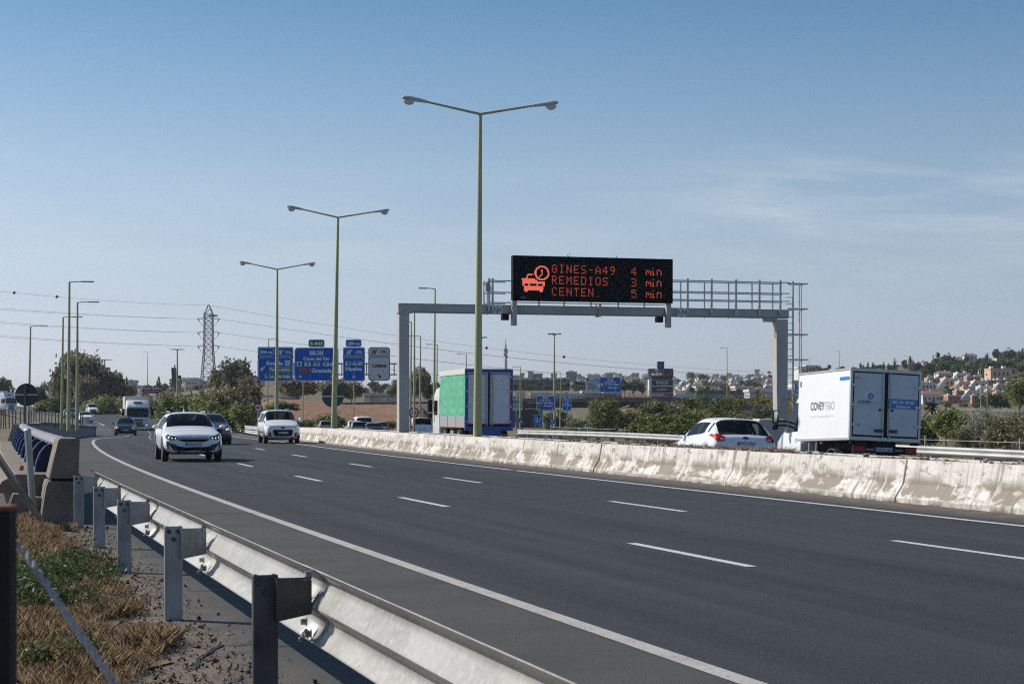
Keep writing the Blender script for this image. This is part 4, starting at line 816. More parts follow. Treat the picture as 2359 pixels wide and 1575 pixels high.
    def patch(s, poly, m, name=None, face='front', off=.006, mb=None, mi=0, parent=None, label=None, sub=2, build=True):
        """a piece of trim laid on the skin: outline given in (x, z) for front/rear, (y, z) for sides"""
        bm = bmesh.new(); vv = [bm.verts.new((a, 0, b)) for a, b in poly]; bm.faces.new(vv)
        bmesh.ops.triangulate(bm, faces=bm.faces[:])
        for _ in range(sub): bmesh.ops.subdivide_edges(bm, edges=bm.edges[:], cuts=1, use_grid_fill=True)
        vs = []
        bm.verts.index_update()
        for v in bm.verts:
            a, b = v.co.x, v.co.z
            o, d = {'front': ((a, 9, b), (0, -1, 0)), 'rear': ((a, -9, b), (0, 1, 0)), 'left': ((-9, a, b), (1, 0, 0)), 'right': ((9, a, b), (-1, 0, 0))}[face]
            h, nrm, _, _ = s.bvh.ray_cast(Vector(o), Vector(d)); h = h if h is not None else Vector(o) + Vector(d) * (9 - s.p['L'] / 2 if face in ('front', 'rear') else 9 - s.hw)
            vs.append(h - Vector(d) * off)
        fs = [tuple(v.index for v in f.verts) for f in bm.faces]; bm.free()
        t = mb or MB(); t.fixn = False; t.add(vs, fs, mi)
        if mb is None and build: return t.build(name, m, parent or s.root, label=label)
    def plate(s, y, z, txt, face='front', x=0, w=.52, h=.11):
        sg = 1 if face == 'front' else -1; hit = s.bvh.ray_cast(Vector((x, 9 * sg, z)), Vector((0, -sg, 0)))[0]; yy = hit.y + sg * .025 if hit else y
        mb = MB().box((x, yy, z), (w, .02, h)); o = mb.build('number_plate', M_plate, s.root)
        q = MB(); rt = (-sg, 0, 0); bx = x + sg * (w / 2 - .025)
        q.add([(bx - .022, yy + sg * .0125, z - h / 2 + .004), (bx + .022, yy + sg * .0125, z - h / 2 + .004), (bx + .022, yy + sg * .0125, z + h / 2 - .004), (bx - .022, yy + sg * .0125, z + h / 2 - .004)], [(0, 1, 2, 3)], 1)
        if txt: text_into(q, txt, (x - sg * .02, yy + sg * .013, z), h * .68, w * .84, 0, right=rt)
        q.fixn = False; q.build('plate_lettering', [M_signblack, M_plateb], o)
    def mirrors(s, y, z, m, w=.20, h=.14, out=.10):
        for sg in (-1, 1):
            x0 = sg * (s.hw * .93); mb = MB(); k = 10; vs = []
            for d, r in ((-.05, .55), (-.02, .95), (.05, 1), (.10, .7), (.12, .25)):
                vs += [(x0 + sg * (out + w / 2 + w / 2 * r * math.cos(2 * PI * j / k)), y + d, z + h / 2 * r * math.sin(2 * PI * j / k)) for j in range(k)]
            fs = [(i * k + j, i * k + (j + 1) % k, (i + 1) * k + (j + 1) % k, (i + 1) * k + j) for i in range(4) for j in range(k)] + [tuple(range(k)), tuple(4 * k + j for j in range(k))]
            mb.add(vs, fs).bar((x0 - sg * .08, y + .03, z - .04), (x0 + sg * (out + .05), y + .02, z - .03), .05, .04)
            o = mb.build('mirror', m, s.root, smooth=AUTO); MB().box((x0 + sg * (out + w / 2), y - .052, z), (w * .8, .006, h * .72)).build('mirror_glass', mat('mirror_glass', (.5, .53, .55), .05, 1), o)
    def rails(s, y0, y1, m, dz=.02):
        x = s.hw * .60
        for sg in (-1, 1):
            z = s.p['H']; MB().tube([(sg * x, y0, z - .04), (sg * x, y0 - .12, z + dz), (sg * x, (y0 + y1) / 2, z + dz + .012), (sg * x, y1 + .1, z + dz), (sg * x, y1, z - .04)], .02, 6).build('roof_rail', m, s.root, smooth=True)
    def cabin(s, people=True):
        """seat backs, headrests and a steering wheel seen through the glass"""
        pass
    def mirrored(s, poly, m, name, face='front', **k):
        for sg in (1, -1): s.patch([(sg * a, b) for a, b in poly], m, name, face, **k)
    def place(s, px, y, Y, d=None, rev=True, Yp=None, front=True, z=None, roll=0, pitch=0, off=None):
        """stand the car with the middle of its front (or rear) end at picture column px and depth Y"""
        X = (px - CX) * Y / F; o_, yp = offs(np.array([X]), np.array([Y])); dd = d or head(float(yp[0]), rev); c = Vector((X, Y, 0)) - dd * (s.p['L'] / 2 if front else -s.p['L'] / 2)
        oc, yc = offs(np.array([c.x]), np.array([c.y])); zz = float(ZR(yc[0]) + cross(oc[0])) if z is None else z
        s.root.location = (c.x, c.y, zz); s.root.rotation_euler = (pitch, roll, rotz(dd)); return s
def lamp_dot(car, x, z, r, m, parent, face='front'):
    car.patch([(x + r * math.cos(a), z + r * 1.1 * math.sin(a)) for a in np.linspace(0, 2 * PI, 9)[:-1]], m, 'lamp', face, off=.018, parent=parent, sub=0)
# --- white crossover in the near lane
c = Car('car', 'white crossover car with roof rails driving towards the viewer in the left lane', paint('white', (.80, .82, .85)), L=4.5, W=1.90, Hh=1.585, gc=.24, wb=2.75, fo=.88, wr=.355, hood=1.02, cowl=1.07, y_cowl=.85, y_wst=.10, y_roof_r=-1.35, y_rgb=-1.95, z_rgb=1.10, belt=1.03, belt_r=1.12, nose=.80, tumble=.70, roof_w=.58, clad=M_grey, see=True)
for sg in (1, -1):
    h = c.patch([(sg * a, b) for a, b in ((.80, .885), (.87, .82), (.86, .73), (.70, .685), (.48, .71), (.49, .77), (.64, .82))], M_hl, 'headlight', off=.008)
    for x, z in ((.78, .775), (.68, .755), (.58, .75)): lamp_dot(c, sg * x, z, .021, M_lamp, h)
c.patch([(-.50, .735), (-.40, .76), (.40, .76), (.50, .735), (.46, .68), (.30, .635), (-.30, .635), (-.46, .68)], M_black, 'grille', off=.010)
g = c.patch([(-.52, .74), (.52, .74), (.50, .722), (-.50, .722)], M_silvertrim, 'grille_trim', off=.016, sub=1)
c.patch([(-.50, .50), (-.30, .47), (.30, .47), (.50, .50), (.56, .36), (-.56, .36)], M_black, 'air_intake', off=.008)
c.mirrored([(.50, .50), (.56, .36), (.62, .36), (.60, .48), (.80, .58), (.78, .61), (.56, .545)], M_grey, 'bumper_trim', off=.010, sub=1)
c.mirrored([(.79, .66), (.85, .66), (.84, .42), (.78, .42)], M_black, 'air_curtain', off=.012, sub=1)
c.patch([(-.70, .345), (.70, .345), (.64, .30), (-.64, .30)], M_silvertrim, 'skid_plate', off=.012); c.patch([(-.80, .30), (.80, .30), (.74, .25), (-.74, .25)], M_grey, 'lower_lip', off=.008)
c.plate(0, .565, '0236 MCR'); e = MB(); text_into(e, 'KIA', (0, 2.235, .812), .035, .16, 0, right=(-1, 0, 0), bold=.01); e.fixn = False; e.build('badge', M_chrome, c.root)
c.mirrors(.60, 1.09, paint('white', ()), .22, .15, .08); c.rails(.0, -1.5, M_silvertrim, -.005)
for x in (-.42, .42): MB().box((x, -.15, 1.20), (.28, .12, .30)).lathe([(.0, 0), (.10, .02), (.11, .16), (.0, .20)], 10, (x, -.15, 1.34)).build('headrest', M_seat, c.root)
MB().box((0, .62, .98), (1.5, .5, .14)).build('dashboard', M_seat, c.root); MB().box((0, -1.0, .85), (1.3, .2, .9)).build('rear_seat', M_seat, c.root)
MB().lathe([(.0, 0), (.03, .01), (.015, .1), (.0, .14)], 6, (0, -1.3, 1.57)).build('aerial', M_white, c.root)
c.place(447.5, 1060, 57.6)
# --- dark estate overtaken behind it
c = Car('car', 'dark green grey car half hidden behind the white crossover', paint('slate', (.028, .038, .042)), L=4.6, W=1.85, Hh=1.52, gc=.2, wb=2.8, fo=.85, wr=.34, hood=1.0, cowl=1.04, y_cowl=.8, y_wst=.0, y_roof_r=-1.4, nose=.76, tumble=.72)
for sg in (1, -1):
    h = c.patch([(sg * a, b) for a, b in ((.80, .86), (.84, .78), (.70, .70), (.50, .70), (.54, .75))], M_hl, 'headlight'); lamp_dot(c, sg * .72, .765, .05, M_lamp, h); lamp_dot(c, sg * .62, .745, .04, M_lamp, h)
c.patch([(-.42, .74), (.42, .74), (.36, .52), (-.36, .52)], M_black, 'grille', off=.01); c.plate(0, .46, ''); c.mirrors(.55, 1.06, paint('slate', ())); c.place(492, 1024, 87)
# --- white people carrier in the middle lane
c = Car('people_carrier', 'white people carrier with roof bars and lit headlamps in the middle lane', paint('white', ()), L=4.35, W=1.80, Hh=1.70, gc=.20, wb=2.70, fo=.80, wr=.33, hood=1.06, cowl=1.13, y_cowl=1.10, y_wst=.42, y_roof_r=-1.85, y_rgb=-2.05, z_rgb=1.1, belt=1.06, belt_r=1.10, nose=.86, tumble=.78, roof_w=.66, cat='van', see=True)
for sg in (1, -1):
    h = c.patch([(sg * a, b) for a, b in ((.80, 1.02), (.86, .92), (.78, .84), (.56, .82), (.60, .92), (.72, 1.00))], mat('headlight_clear', (.45, .43, .40), .15, spec=.8), 'headlight', off=.01); lamp_dot(c, sg * .71, .90, .075, M_lampw, h)
    f = c.patch([(sg * a, b) for a, b in ((.58, .56), (.86, .56), (.86, .34), (.58, .30))], M_grey, 'bumper_corner', off=.008); lamp_dot(c, sg * .70, .45, .055, mat('fog_lamp', (.35, .36, .37), .15), f)
c.patch([(-.50, .66), (-.44, .70), (.44, .70), (.50, .66), (.46, .44), (.34, .38), (-.34, .38), (-.46, .44)], M_black, 'grille', off=.012)
c.patch([(-.11, .835), (.11, .835), (.09, .78), (.0, .755), (-.09, .78)], M_black, 'badge', off=.02, sub=0); c.plate(0, .55, '2815 HJM'); c.patch([(-.62, .36), (.62, .36), (.54, .24), (-.54, .24)], M_silvertrim, 'skid_plate', off=.012)
c.mirrors(.95, 1.18, paint('white', ()), .20, .24, .08); c.rails(.3, -1.9, M_grey, .02)
for x in (-.42, .42): MB().box((x, .05, 1.25), (.30, .12, .30)).lathe([(.0, 0), (.10, .02), (.11, .16), (.0, .20)], 10, (x, .05, 1.38)).build('headrest', M_seat, c.root)
for sd in ('left', 'right'): c.patch([(-1.4, .62), (1.0, .62), (1.0, .52), (-1.4, .52)], M_grey, 'side_strip', sd, off=.012)
c.place(652.6, 1021, 90.6)
# --- driving-school saloon
c = Car('car', 'black car with yellow roof sign and blue learner plate ahead of the white lorry', paint('black', (.016, .020, .024), .2), L=4.5, W=1.80, Hh=1.47, gc=.17, wb=2.65, fo=.88, wr=.32, hood=.92, cowl=.97, y_cowl=.72, y_wst=-.02, y_roof_r=-1.2, nose=.70, tumble=.72)
for sg in (1, -1):
    h = c.patch([(sg * a, b) for a, b in ((.78, .76), (.82, .68), (.60, .62), (.44, .63), (.52, .69))], M_hl, 'headlight'); lamp_dot(c, sg * .66, .69, .085, M_lamp, h)
c.patch([(-.42, .66), (.42, .66), (.36, .54), (-.36, .54)], M_black, 'grille', off=.01); c.patch([(-.44, .675), (.44, .675), (.44, .655), (-.44, .655)], M_chrome, 'grille_trim', off=.014); c.plate(0, .47, '')
c.patch([(-.62, .36), (.62, .36), (.56, .24), (-.56, .24)], M_black, 'air_intake'); c.mirrors(.48, 1.0, paint('black', ()))
ys_ = mat('roof_sign_yellow', (.75, .50, .04), .4); b = MB().box((.12, -.35, 1.56), (1.22, .22, .20)); sg_ = b.build('roof_sign', ys_, c.root); MB().box((.22, -.235, 1.57), (.70, .012, .12)).build('sign_band', M_signwhite, sg_)
MB().box((-.34, -.23, 1.57), (.30, .016, .19)).build('learner_plate', M_signblue, sg_); q = MB(); text_into(q, 'L', (-.34, -.218, 1.57), .14, .08, 0, right=(-1, 0, 0)); q.fixn = False; q.build('lettering', M_signwhite, sg_)
c.place(289, 1004, 151)
# --- small far cars on the left
def headlamps(c, lit=False, z=.68):
    for sg in (1, -1):
        h = c.patch([(sg * a, z - .68 + b) for a, b in ((.74, .74), (.80, .66), (.62, .60), (.46, .63), (.52, .70))], M_hl, 'headlight')
        if lit: lamp_dot(c, sg * .66, z, .06, M_lamp, h)
    c.patch([(-.40, z - .02), (.40, z - .02), (.34, z - .14), (-.34, z - .14)], M_black, 'grille', off=.01)
c = Car('car', 'blue grey car peeping out left of the white crossover roof', paint('bluegrey', (.10, .14, .19)), Hh=1.48, L=4.2); headlamps(c); c.plate(0, .45, ''); c.mirrors(.5, 1.0, paint('bluegrey', ())); c.place(386, 974, 225)
c = Car('car', 'grey blue hatchback on the far left behind the yellow lamp posts', paint('steel', (.13, .155, .18)), Hh=1.45, L=4.1); headlamps(c, True); c.plate(0, .45, ''); c.mirrors(.5, 1.0, paint('steel', ())); c.place(163, 963, 268)
c = Car('car', 'white saloon on the far left curve in front of the small white van', paint('white', ()), Hh=1.45, L=4.6); headlamps(c); c.plate(0, .45, ''); c.mirrors(.5, 1.0, paint('white', ())); c.place(199, 973, 230)
c = Car('delivery_van', 'small white van with black bumper on the far left curve', paint('white', ()), L=4.4, W=1.8, Hh=1.80, hood=1.08, cowl=1.15, y_cowl=1.1, y_wst=.4, y_roof_r=-1.95, y_rgb=-2.08, nose=.85, belt=1.08, belt_r=1.1, tumble=.82, roof_w=.7, van=True, cat='van')
c.patch([(-.8, .62), (.8, .62), (.74, .26), (-.74, .26)], M_black, 'bumper', off=.02); headlamps(c, True, .84); c.mirrors(1.0, 1.2, M_black); c.place(216, 958, 312)
# --- rear-view cars on the other carriageway
def tails(c, z=.80, bright=False, x0=.60, x1=.86, h=.13):
    for sg in (1, -1): c.patch([(sg * a, b) for a, b in ((x0, z - h), (x1, z - h * .6), (x1 - .01, z + h), (x0 + .08, z + h))], M_tl2 if bright else M_tl, 'tail_light', 'rear', off=.012)
# white hatchback, the nearest car on the far side
c = Car('car', 'white hatchback seen from behind with red tail lights beside the white box truck', paint('white', ()), L=4.02, W=1.86, Hh=1.50, gc=.17, wb=2.5, fo=.80, wr=.325, hood=.80, cowl=.97, y_cowl=.80, y_wst=.14, y_roof_r=-1.36, y_rgb=-1.86, z_rgb=1.0, belt=.96, belt_r=1.08, nose=.70, tumble=.69, roof_w=.60, tailz=1.02, rearq=True, see=True)
for sg in (1, -1):
    t = c.patch([(sg * a, b) for a, b in ((.60, .86), (.80, .84), (.865, .88), (.86, .98), (.78, 1.05), (.70, 1.03), (.585, .97))], M_tl, 'tail_light', 'rear', off=.014)
    c.patch([(sg * a, b) for a, b in ((.62, .88), (.73, .875), (.73, .93), (.61, .935))], mat('lamp_clear', (.55, .5, .5), .2), 'reverse_lamp', 'rear', off=.022, parent=t, sub=1)
    c.patch([(-1.78, .93), (-1.68, .96), (-1.46, 1.0), (-1.60, 1.04), (-1.76, 1.03)], M_tl, 'tail_light', 'right' if sg > 0 else 'left', off=.012, sub=1)
c.plate(0, .80, '3458 JMD', 'rear'); c.patch([(.09 * math.cos(a), .95 + .038 * math.sin(a)) for a in np.linspace(0, 2 * PI, 15)[:-1]], mat('oval_badge', (.02, .05, .16), .2), 'badge', 'rear', off=.02, sub=0)
c.patch([(-.70, .50), (.70, .50), (.62, .36), (-.62, .36)], M_grey, 'bumper_insert', 'rear', off=.012); c.mirrors(.62, 1.02, M_black, .19, .15, .08)
for x in (-.42, .42): MB().box((x, -.5, 1.10), (.30, .12, .4)).build('headrest', M_seat, c.root)
MB().bar((0, -1.2, 1.47), (0, -1.3, 1.53), .02).build('aerial', M_black, c.root)
c.place(1718, 1080, 49.2, d=Vector((-.245, 1, 0)).normalized(), front=False, roll=math.radians(2.0)); c.root.location.z += .06
c = Car('car', 'white compact car running close behind the 80 sign left of the green truck', paint('white', ()), L=4.1, W=1.76, Hh=1.66, gc=.2, wb=2.5, wr=.33, hood=1.0, cowl=1.05, y_roof_r=-1.65, y_rgb=-1.95, z_rgb=1.08, belt=1.0, belt_r=1.12, tumble=.76, roof_w=.64)
tails(c, .95, True, .64, .88, .12); c.plate(0, .82, '', 'rear'); c.mirrors(.5, 1.08, paint('white', ())); c.place(974, 1000, 130, rev=False, front=False); c.root.location.z = -.50
c = Car('car', 'silver grey hatchback behind the median next to the double lamp post', paint('silver', (.26, .275, .29)), L=4.0, W=1.72, Hh=1.45, y_roof_r=-1.45, y_rgb=-1.85); tails(c, .85, True); c.plate(0, .62, '', 'rear'); c.mirrors(.5, 1.0, paint('silver', ())); c.place(757, 985, 176, rev=False, front=False)
c = Car('car', 'black saloon with red tail lights rightmost of the queue under the signs', paint('black', ()), L=4.5, W=1.80, Hh=1.45, y_roof_r=-1.15, y_rgb=-1.75, tailz=1.02, z_rgb=1.04); tails(c, .82, True); c.plate(0, .70, '', 'rear'); c.mirrors(.5, 1.0, paint('black', ())); c.place(866, 988, 167, rev=False, front=False)
c = Car('car', 'silver hatchback in the queue just left of the black saloon', paint('silver', ()), L=4.0, W=1.75, Hh=1.5, y_roof_r=-1.45, y_rgb=-1.85); tails(c, .85); c.plate(0, .62, '', 'rear'); c.mirrors(.5, 1.0, paint('silver', ())); c.place(831, 988, 170, rev=False, front=False)
c = Car('car', 'white hatchback half hidden behind the silver hatchback of the queue', paint('white', ()), L=4.2, W=1.75, Hh=1.55, y_roof_r=-1.5, y_rgb=-1.9); tails(c, .85); c.mirrors(.5, 1.0, paint('white', ())); c.place(822, 988, 181, rev=False, front=False)
c = Car('delivery_van', 'white van roof showing over the silver hatchback of the queue', paint('white', ()), L=4.8, W=1.9, Hh=2.0, hood=1.1, cowl=1.2, y_cowl=1.3, y_wst=.7, y_roof_r=-2.2, y_rgb=-2.3, z_rgb=1.3, belt=1.2, belt_r=1.2, tumble=.85, roof_w=.72, van=True, cat='van'); tails(c, .95); c.place(840, 985, 192, rev=False, front=False)
c = Car('car', 'pale silver car just ahead of the black saloon in the queue', paint('silver', ()), L=4.3, W=1.75, Hh=1.5); tails(c, .85); c.place(880, 985, 185, rev=False, front=False)
c = Car('car', 'silver car on the slip road disappearing behind the bushes', paint('silver', ()), L=4.3, W=1.8, Hh=1.5); headlamps(c); c.place(1470, 979, 270, d=Vector((-.75, -.66, 0)), z=-.95)
c = Car('delivery_van', 'white van on the slip road beyond the far guardrail', paint('white', ()), L=4.8, W=1.9, Hh=1.95, hood=1.1, cowl=1.2, y_cowl=1.3, y_wst=.7, y_roof_r=-2.2, y_rgb=-2.3, z_rgb=1.3, belt=1.2, belt_r=1.2, tumble=.85, roof_w=.72, van=True, cat='van'); tails(c, .95); c.place(1334, 990, 250, d=Vector((-.9, .43, 0)), z=-1.65)
# --- heavy lorries coming towards us
def lorry(label, paintm, place_px, Y, d=None, Hh=3.7, W=2.5, trailer=True, dark_grille=True, base=None):
    root = empty('lorry', (0, 0, 0), 0, label, 'lorry'); hw = W / 2; fz = .45; ct = Hh - .28
    # cab loft along y: front face at y=0, back at -2.2
    st = [(0.0, .35, .90, 1.35, .93, 1.5, .90, ct - .9, .83), (-.10, .30, .97, 1.35, 1.0, 1.5, .98, ct - .85, .90), (-.30, .30, .99, 1.35, 1.0, 1.5, 1.0, ct - .72, .95), (-1.0, .45, 1, 1.35, 1, 1.5, 1, ct - .30, .97), (-2.1, .45, 1, 1.35, 1, 1.5, 1, ct, .97)]
    mb = MB(); vs = []
    zs_ = [(.35, .93), (.95, 1.0), (1.45, 1.0), (2.45, .965), (2.62, .96), (Hh - .42, .90)]
    ys = [(-.02, -.0, .0, -.10, -.22, -.95), (-2.2,) * 6]
    prof = [(hw * w, z, y) for (z, w), y in zip(zs_, ys[0])]
    for x, z, y in prof: vs += [(-x, y - .12, z), (-x * .9, y, z), (x * .9, y, z), (x, y - .12, z), (x, -2.2, z), (-x, -2.2, z)]
    fs = [(i * 6 + j, i * 6 + (j + 1) % 6, (i + 1) * 6 + (j + 1) % 6, (i + 1) * 6 + j) for i in range(5) for j in range(6)] + [(0, 1, 2, 3, 4, 5), tuple(30 + j for j in (5, 4, 3, 2, 1, 0))]
    mb.add(vs, fs); mb.build('cab', paintm, root, bevel=.05, smooth=AUTO)
    def quad(name, pts, m, parent=root, d_=.02):
        b = MB(); a = Vector(pts[1]) - Vector(pts[0]); c_ = Vector(pts[-1]) - Vector(pts[0]); n = a.cross(c_).normalized(); n = n if n.y > 0 else -n
        b.add([Vector(p) + n * d_ for p in pts] + [Vector(p) - n * .03 for p in pts], [tuple(range(len(pts))), tuple(range(2 * len(pts) - 1, len(pts) - 1, -1))] + [(i, i + len(pts), (i + 1) % len(pts) + len(pts), (i + 1) % len(pts)) for i in range(len(pts))]); return b.build(name, m, parent)
    quad('windscreen', [(-hw * .90, .0, 1.50), (hw * .90, .0, 1.50), (hw * .87, -.098, 2.44), (-hw * .87, -.098, 2.44)], M_glass)
    quad('sun_visor', [(-hw * .85, -.09, 2.46), (hw * .85, -.09, 2.46), (hw * .84, -.16, 2.58), (-hw * .84, -.16, 2.58)], paintm, d_=.12)
    quad('roof_vent', [(-.45, -.52, 2.98), (.45, -.52, 2.98), (.45, -.66, 3.1), (-.45, -.66, 3.1)], M_black)
    for k, z_ in enumerate((.50, .66, .82, .98, 1.14)): quad('grille_slat', [(-.62 + .04 * k, -.005, z_), (.62 - .04 * k, -.005, z_), (.62 - .04 * k, -.005, z_ + .10), (-.62 + .04 * k, -.005, z_ + .10)], M_black if dark_grille else M_silvertrim)
    quad('bonnet_trim', [(-.75, -.0, 1.30), (.75, -.0, 1.30), (.70, -.0, 1.24), (-.70, -.0, 1.24)], M_black)
    for s in (-1, 1):
        h = quad('headlight', [(s * .72, -.01, .62), (s * 1.08, -.03, .66), (s * 1.08, -.03, .84), (s * .78, -.01, .74)], M_hl); quad('lamp', [(s * .80, -.0, .66), (s * 1.02, -.02, .68), (s * 1.02, -.02, .75), (s * .80, -.0, .71)], M_lamp, h, .04)
        m_ = MB().box((s * (hw + .22), -.15, 2.0), (.26, .16, .75)).bar((s * hw, -.3, 2.35), (s * (hw + .22), -.15, 2.3), .05); m_.build('mirror', M_black, root, bevel=.03)
        MB().box((s * (hw - .002), -.85, 1.95), (.03, .85, .75)).build('side_window', M_glass, root); MB().lathe([(.12, 0), (.12, .04), (0, .07)], 10, (s * .8, -.2, 2.66), 'y').build('roof_lamp', M_luma, root)
    bp = MB().box((0, -.12, .35), (W * .96, .3, .22)); bp.build('bumper', paintm, root, bevel=.04)
    for s in (-1, 1):
        for y in (-1.1, -4.6) + ((-8.5, -9.8, -11.1) if trailer else ()): wheel(root, s * (hw - .2), y, .5, .32, 'steel')
    MB().box((0, -5, .8), (.9, 9, .3)).build('chassis', M_chassis, root)
    MB().box((0, -2.6 - 5.5, 2.45), (2.55, 10.8, Hh - 1.15 - .02)).build('trailer_box', mat('trailer_grey', (.50, .49, .46), .5), root, bevel=.03)
    X = (place_px - CX) * Y / F; o_, yp = offs(np.array([X]), np.array([Y])); dd = d or head(float(yp[0]), True); root.location = (X, Y, float(ZR(yp[0])) if base is None else base); root.rotation_euler = (0, 0, rotz(dd)); return root
lorry('big white lorry with dark windscreen driving behind the black learner car', paint('white', ()), 318, 190, base=-.52)
lorry('white articulated lorry at the far left edge beside the round sign back', paint('white', ()), 27, 323, d=Vector((.80, -.60, 0)), Hh=3.9, base=1.45)
# --- box trucks seen from behind
def box_truck_green():
    Y = 95.5; m = SL(92); d = head(92); W_ = 2.55; root = empty('box_truck', (0, 0, 0), 0, 'truck with green canvas side, blue frame and grey rear doors', 'truck'); hw = W_ / 2; zb, zt = 1.02, 4.1; L = 7.0
    blue = mat('truck_blue', (.018, .10, .34), .4); grey = mat('truck_door_grey', (.74, .76, .80), .45, noise=((1.2, (.66, .68, .72), .4, .7),)); redm = mat('red_tape', (.45, .02, .05), .5)
    # canopy side: green sheet with woven sag
    n, k = 24, 14; vs = []; rnd = random.Random(3)
    for s in (-1, 1):
        mb = MB(); vs = []
        for i in range(n + 1):
            for j in range(k + 1):
                y = .05 + (L - .1) * i / n; z = zb + .62 + (zt - .26 - zb - .62) * j / k; bul = .025 * math.sin(i * 1.9) * math.sin(j * .9) + (.03 if (i % 8 in (2, 3, 4, 5) and j % 3 == 1) else 0); vs.append((s * (hw - .02 + bul), y, z))
        mb.add(vs, [(i * (k + 1) + j, i * (k + 1) + j + 1, (i + 1) * (k + 1) + j + 1, (i + 1) * (k + 1) + j) for i in range(n) for j in range(k)]); mb.build('canvas_side', mat('green_canvas', (.075, .36, .20), .6, noise=((1.4, (.12, .43, .27), .4, .65),), bump=(3, .3, .05)), root, smooth=True)
        MB().box((s * (hw - .03), L / 2, zb + .32), (.05, L - .1, .60)).build('drop_side', mat('drop_side_grey', (.40, .41, .43), .45, .3), root)
        for y in (.08, 2.4, 4.7, L - .06): MB().box((s * (hw - .01), y, zb + .32), (.06, .06, .6)).build('stake', M_luma, root)
        MB().box((s * (hw - .01), L / 2, zb + .04), (.05, L, .05)).build('reflective_strip', mat('amber_strip', (.55, .22, .03), .5), root); MB().box((s * (hw - .01), L / 2, zt - .14), (.06, L, .24)).build('cant_rail', mat('cream_rail', (.62, .60, .55), .5), root)
    MB().box((0, L / 2, (zb + zt) / 2), (W_ - .2, L - .2, zt - zb - .1)).build('load_core', M_black, root); MB().box((0, L / 2, zt - .01), (W_, L, .06)).build('roof', mat('cream_roof', (.55, .54, .50), .6), root)
    fr = MB(); fr.box((-hw + .06, 0, (zb + zt) / 2), (.12, .12, zt - zb)).box((hw - .06, 0, (zb + zt) / 2), (.12, .12, zt - zb)).box((0, 0, zt - .09), (W_ + .02, .13, .18)).box((0, 0, zb - .02), (W_ + .02, .13, .22)); fr.build('rear_frame', blue, root)
    for s in (-1, 1):
        dr = MB().box((s * (hw / 2 - .03), -.02, (zb + zt) / 2 + .02), (hw - .16, .06, zt - zb - .34)).build('rear_door', grey, root)
        rb = MB(); a, b = s * .10, s * (hw - .14); z0, z1 = zb + .22, zt - .26
        rb.box(((a + b) / 2, -.055, z1), (abs(b - a), .006, .05)).box(((a + b) / 2, -.055, z0), (abs(b - a), .006, .05)).box((b, -.0555, (z0 + z1) / 2), (.05, .006, z1 - z0)); rb.build('reflective_tape', redm, dr)
        MB().tube([(s * .09, -.08, zb + .1), (s * .09, -.08, zt - .2)], .022, 6).tube([(s * .20, -.08, zb + .1), (s * .20, -.08, zt - .2)], .018, 6).build('lock_rod', M_silvertrim, dr)
        for q in range(4): MB().box((s * (hw - .16), -.065, zb + .35 + q * .78), (.22, .03, .08)).build('hinge', M_silvertrim, dr)
        MB().box((s * .78, -.02, .62), (.42, .08, .17)).build('tail_light', M_tl2, root)
        for y in (1.6, 5.9): wheel(root, s * (hw - .22), y, .48, .3 if y > 3 else .5, 'steel')
        MB().box((s * (hw - .06), 3.6, .66), (.05, 1.9, .07)).box((s * (hw - .06), 3.6, .42), (.05, 1.9, .07)).build('side_guard', M_silvertrim, root)
    MB().box((0, -.03, .86), (1.3, .10, .50)).build('tail_lift', blue, root); MB().box((-.62, -.03, .38), (.62, .03, .14)).build('number_plate', M_plater, root); MB().box((0, 3.6, .80), (.9, 7, .25)).build('chassis', M_chassis, root)
    MB().box((-.9, 4.1, .6), (.5, .9, .5)).build('fuel_tank', M_galv, root)
    cab = MB(); prof = [(L + .25, .55), (L + 2.2, .45), (L + 2.3, 1.5), (L + 1.95, 2.85), (L + 1.3, 3.2), (L + .25, 3.25)]; cab.prism(prof, -hw + .06, hw - .06, 'yz'); cab.build('cab', paint('white', ()), root, bevel=.08, smooth=AUTO)
    for s in (-1, 1):
        MB().box((s * (hw - .05), L + 1.4, 2.1), (.04, 1.0, .8)).build('side_window', M_glass, root); MB().box((s * (hw + .16), L + 1.95, 2.2), (.24, .14, .7)).box((s * (hw + .16), L + 1.95, 1.65), (.24, .12, .26)).build('mirror', M_black, root, bevel=.04)
    X = (1126 - CX) * Y / F; root.location = (X, Y, -.30); root.rotation_euler = (0, math.radians(.3), rotz(d))
box_truck_green()
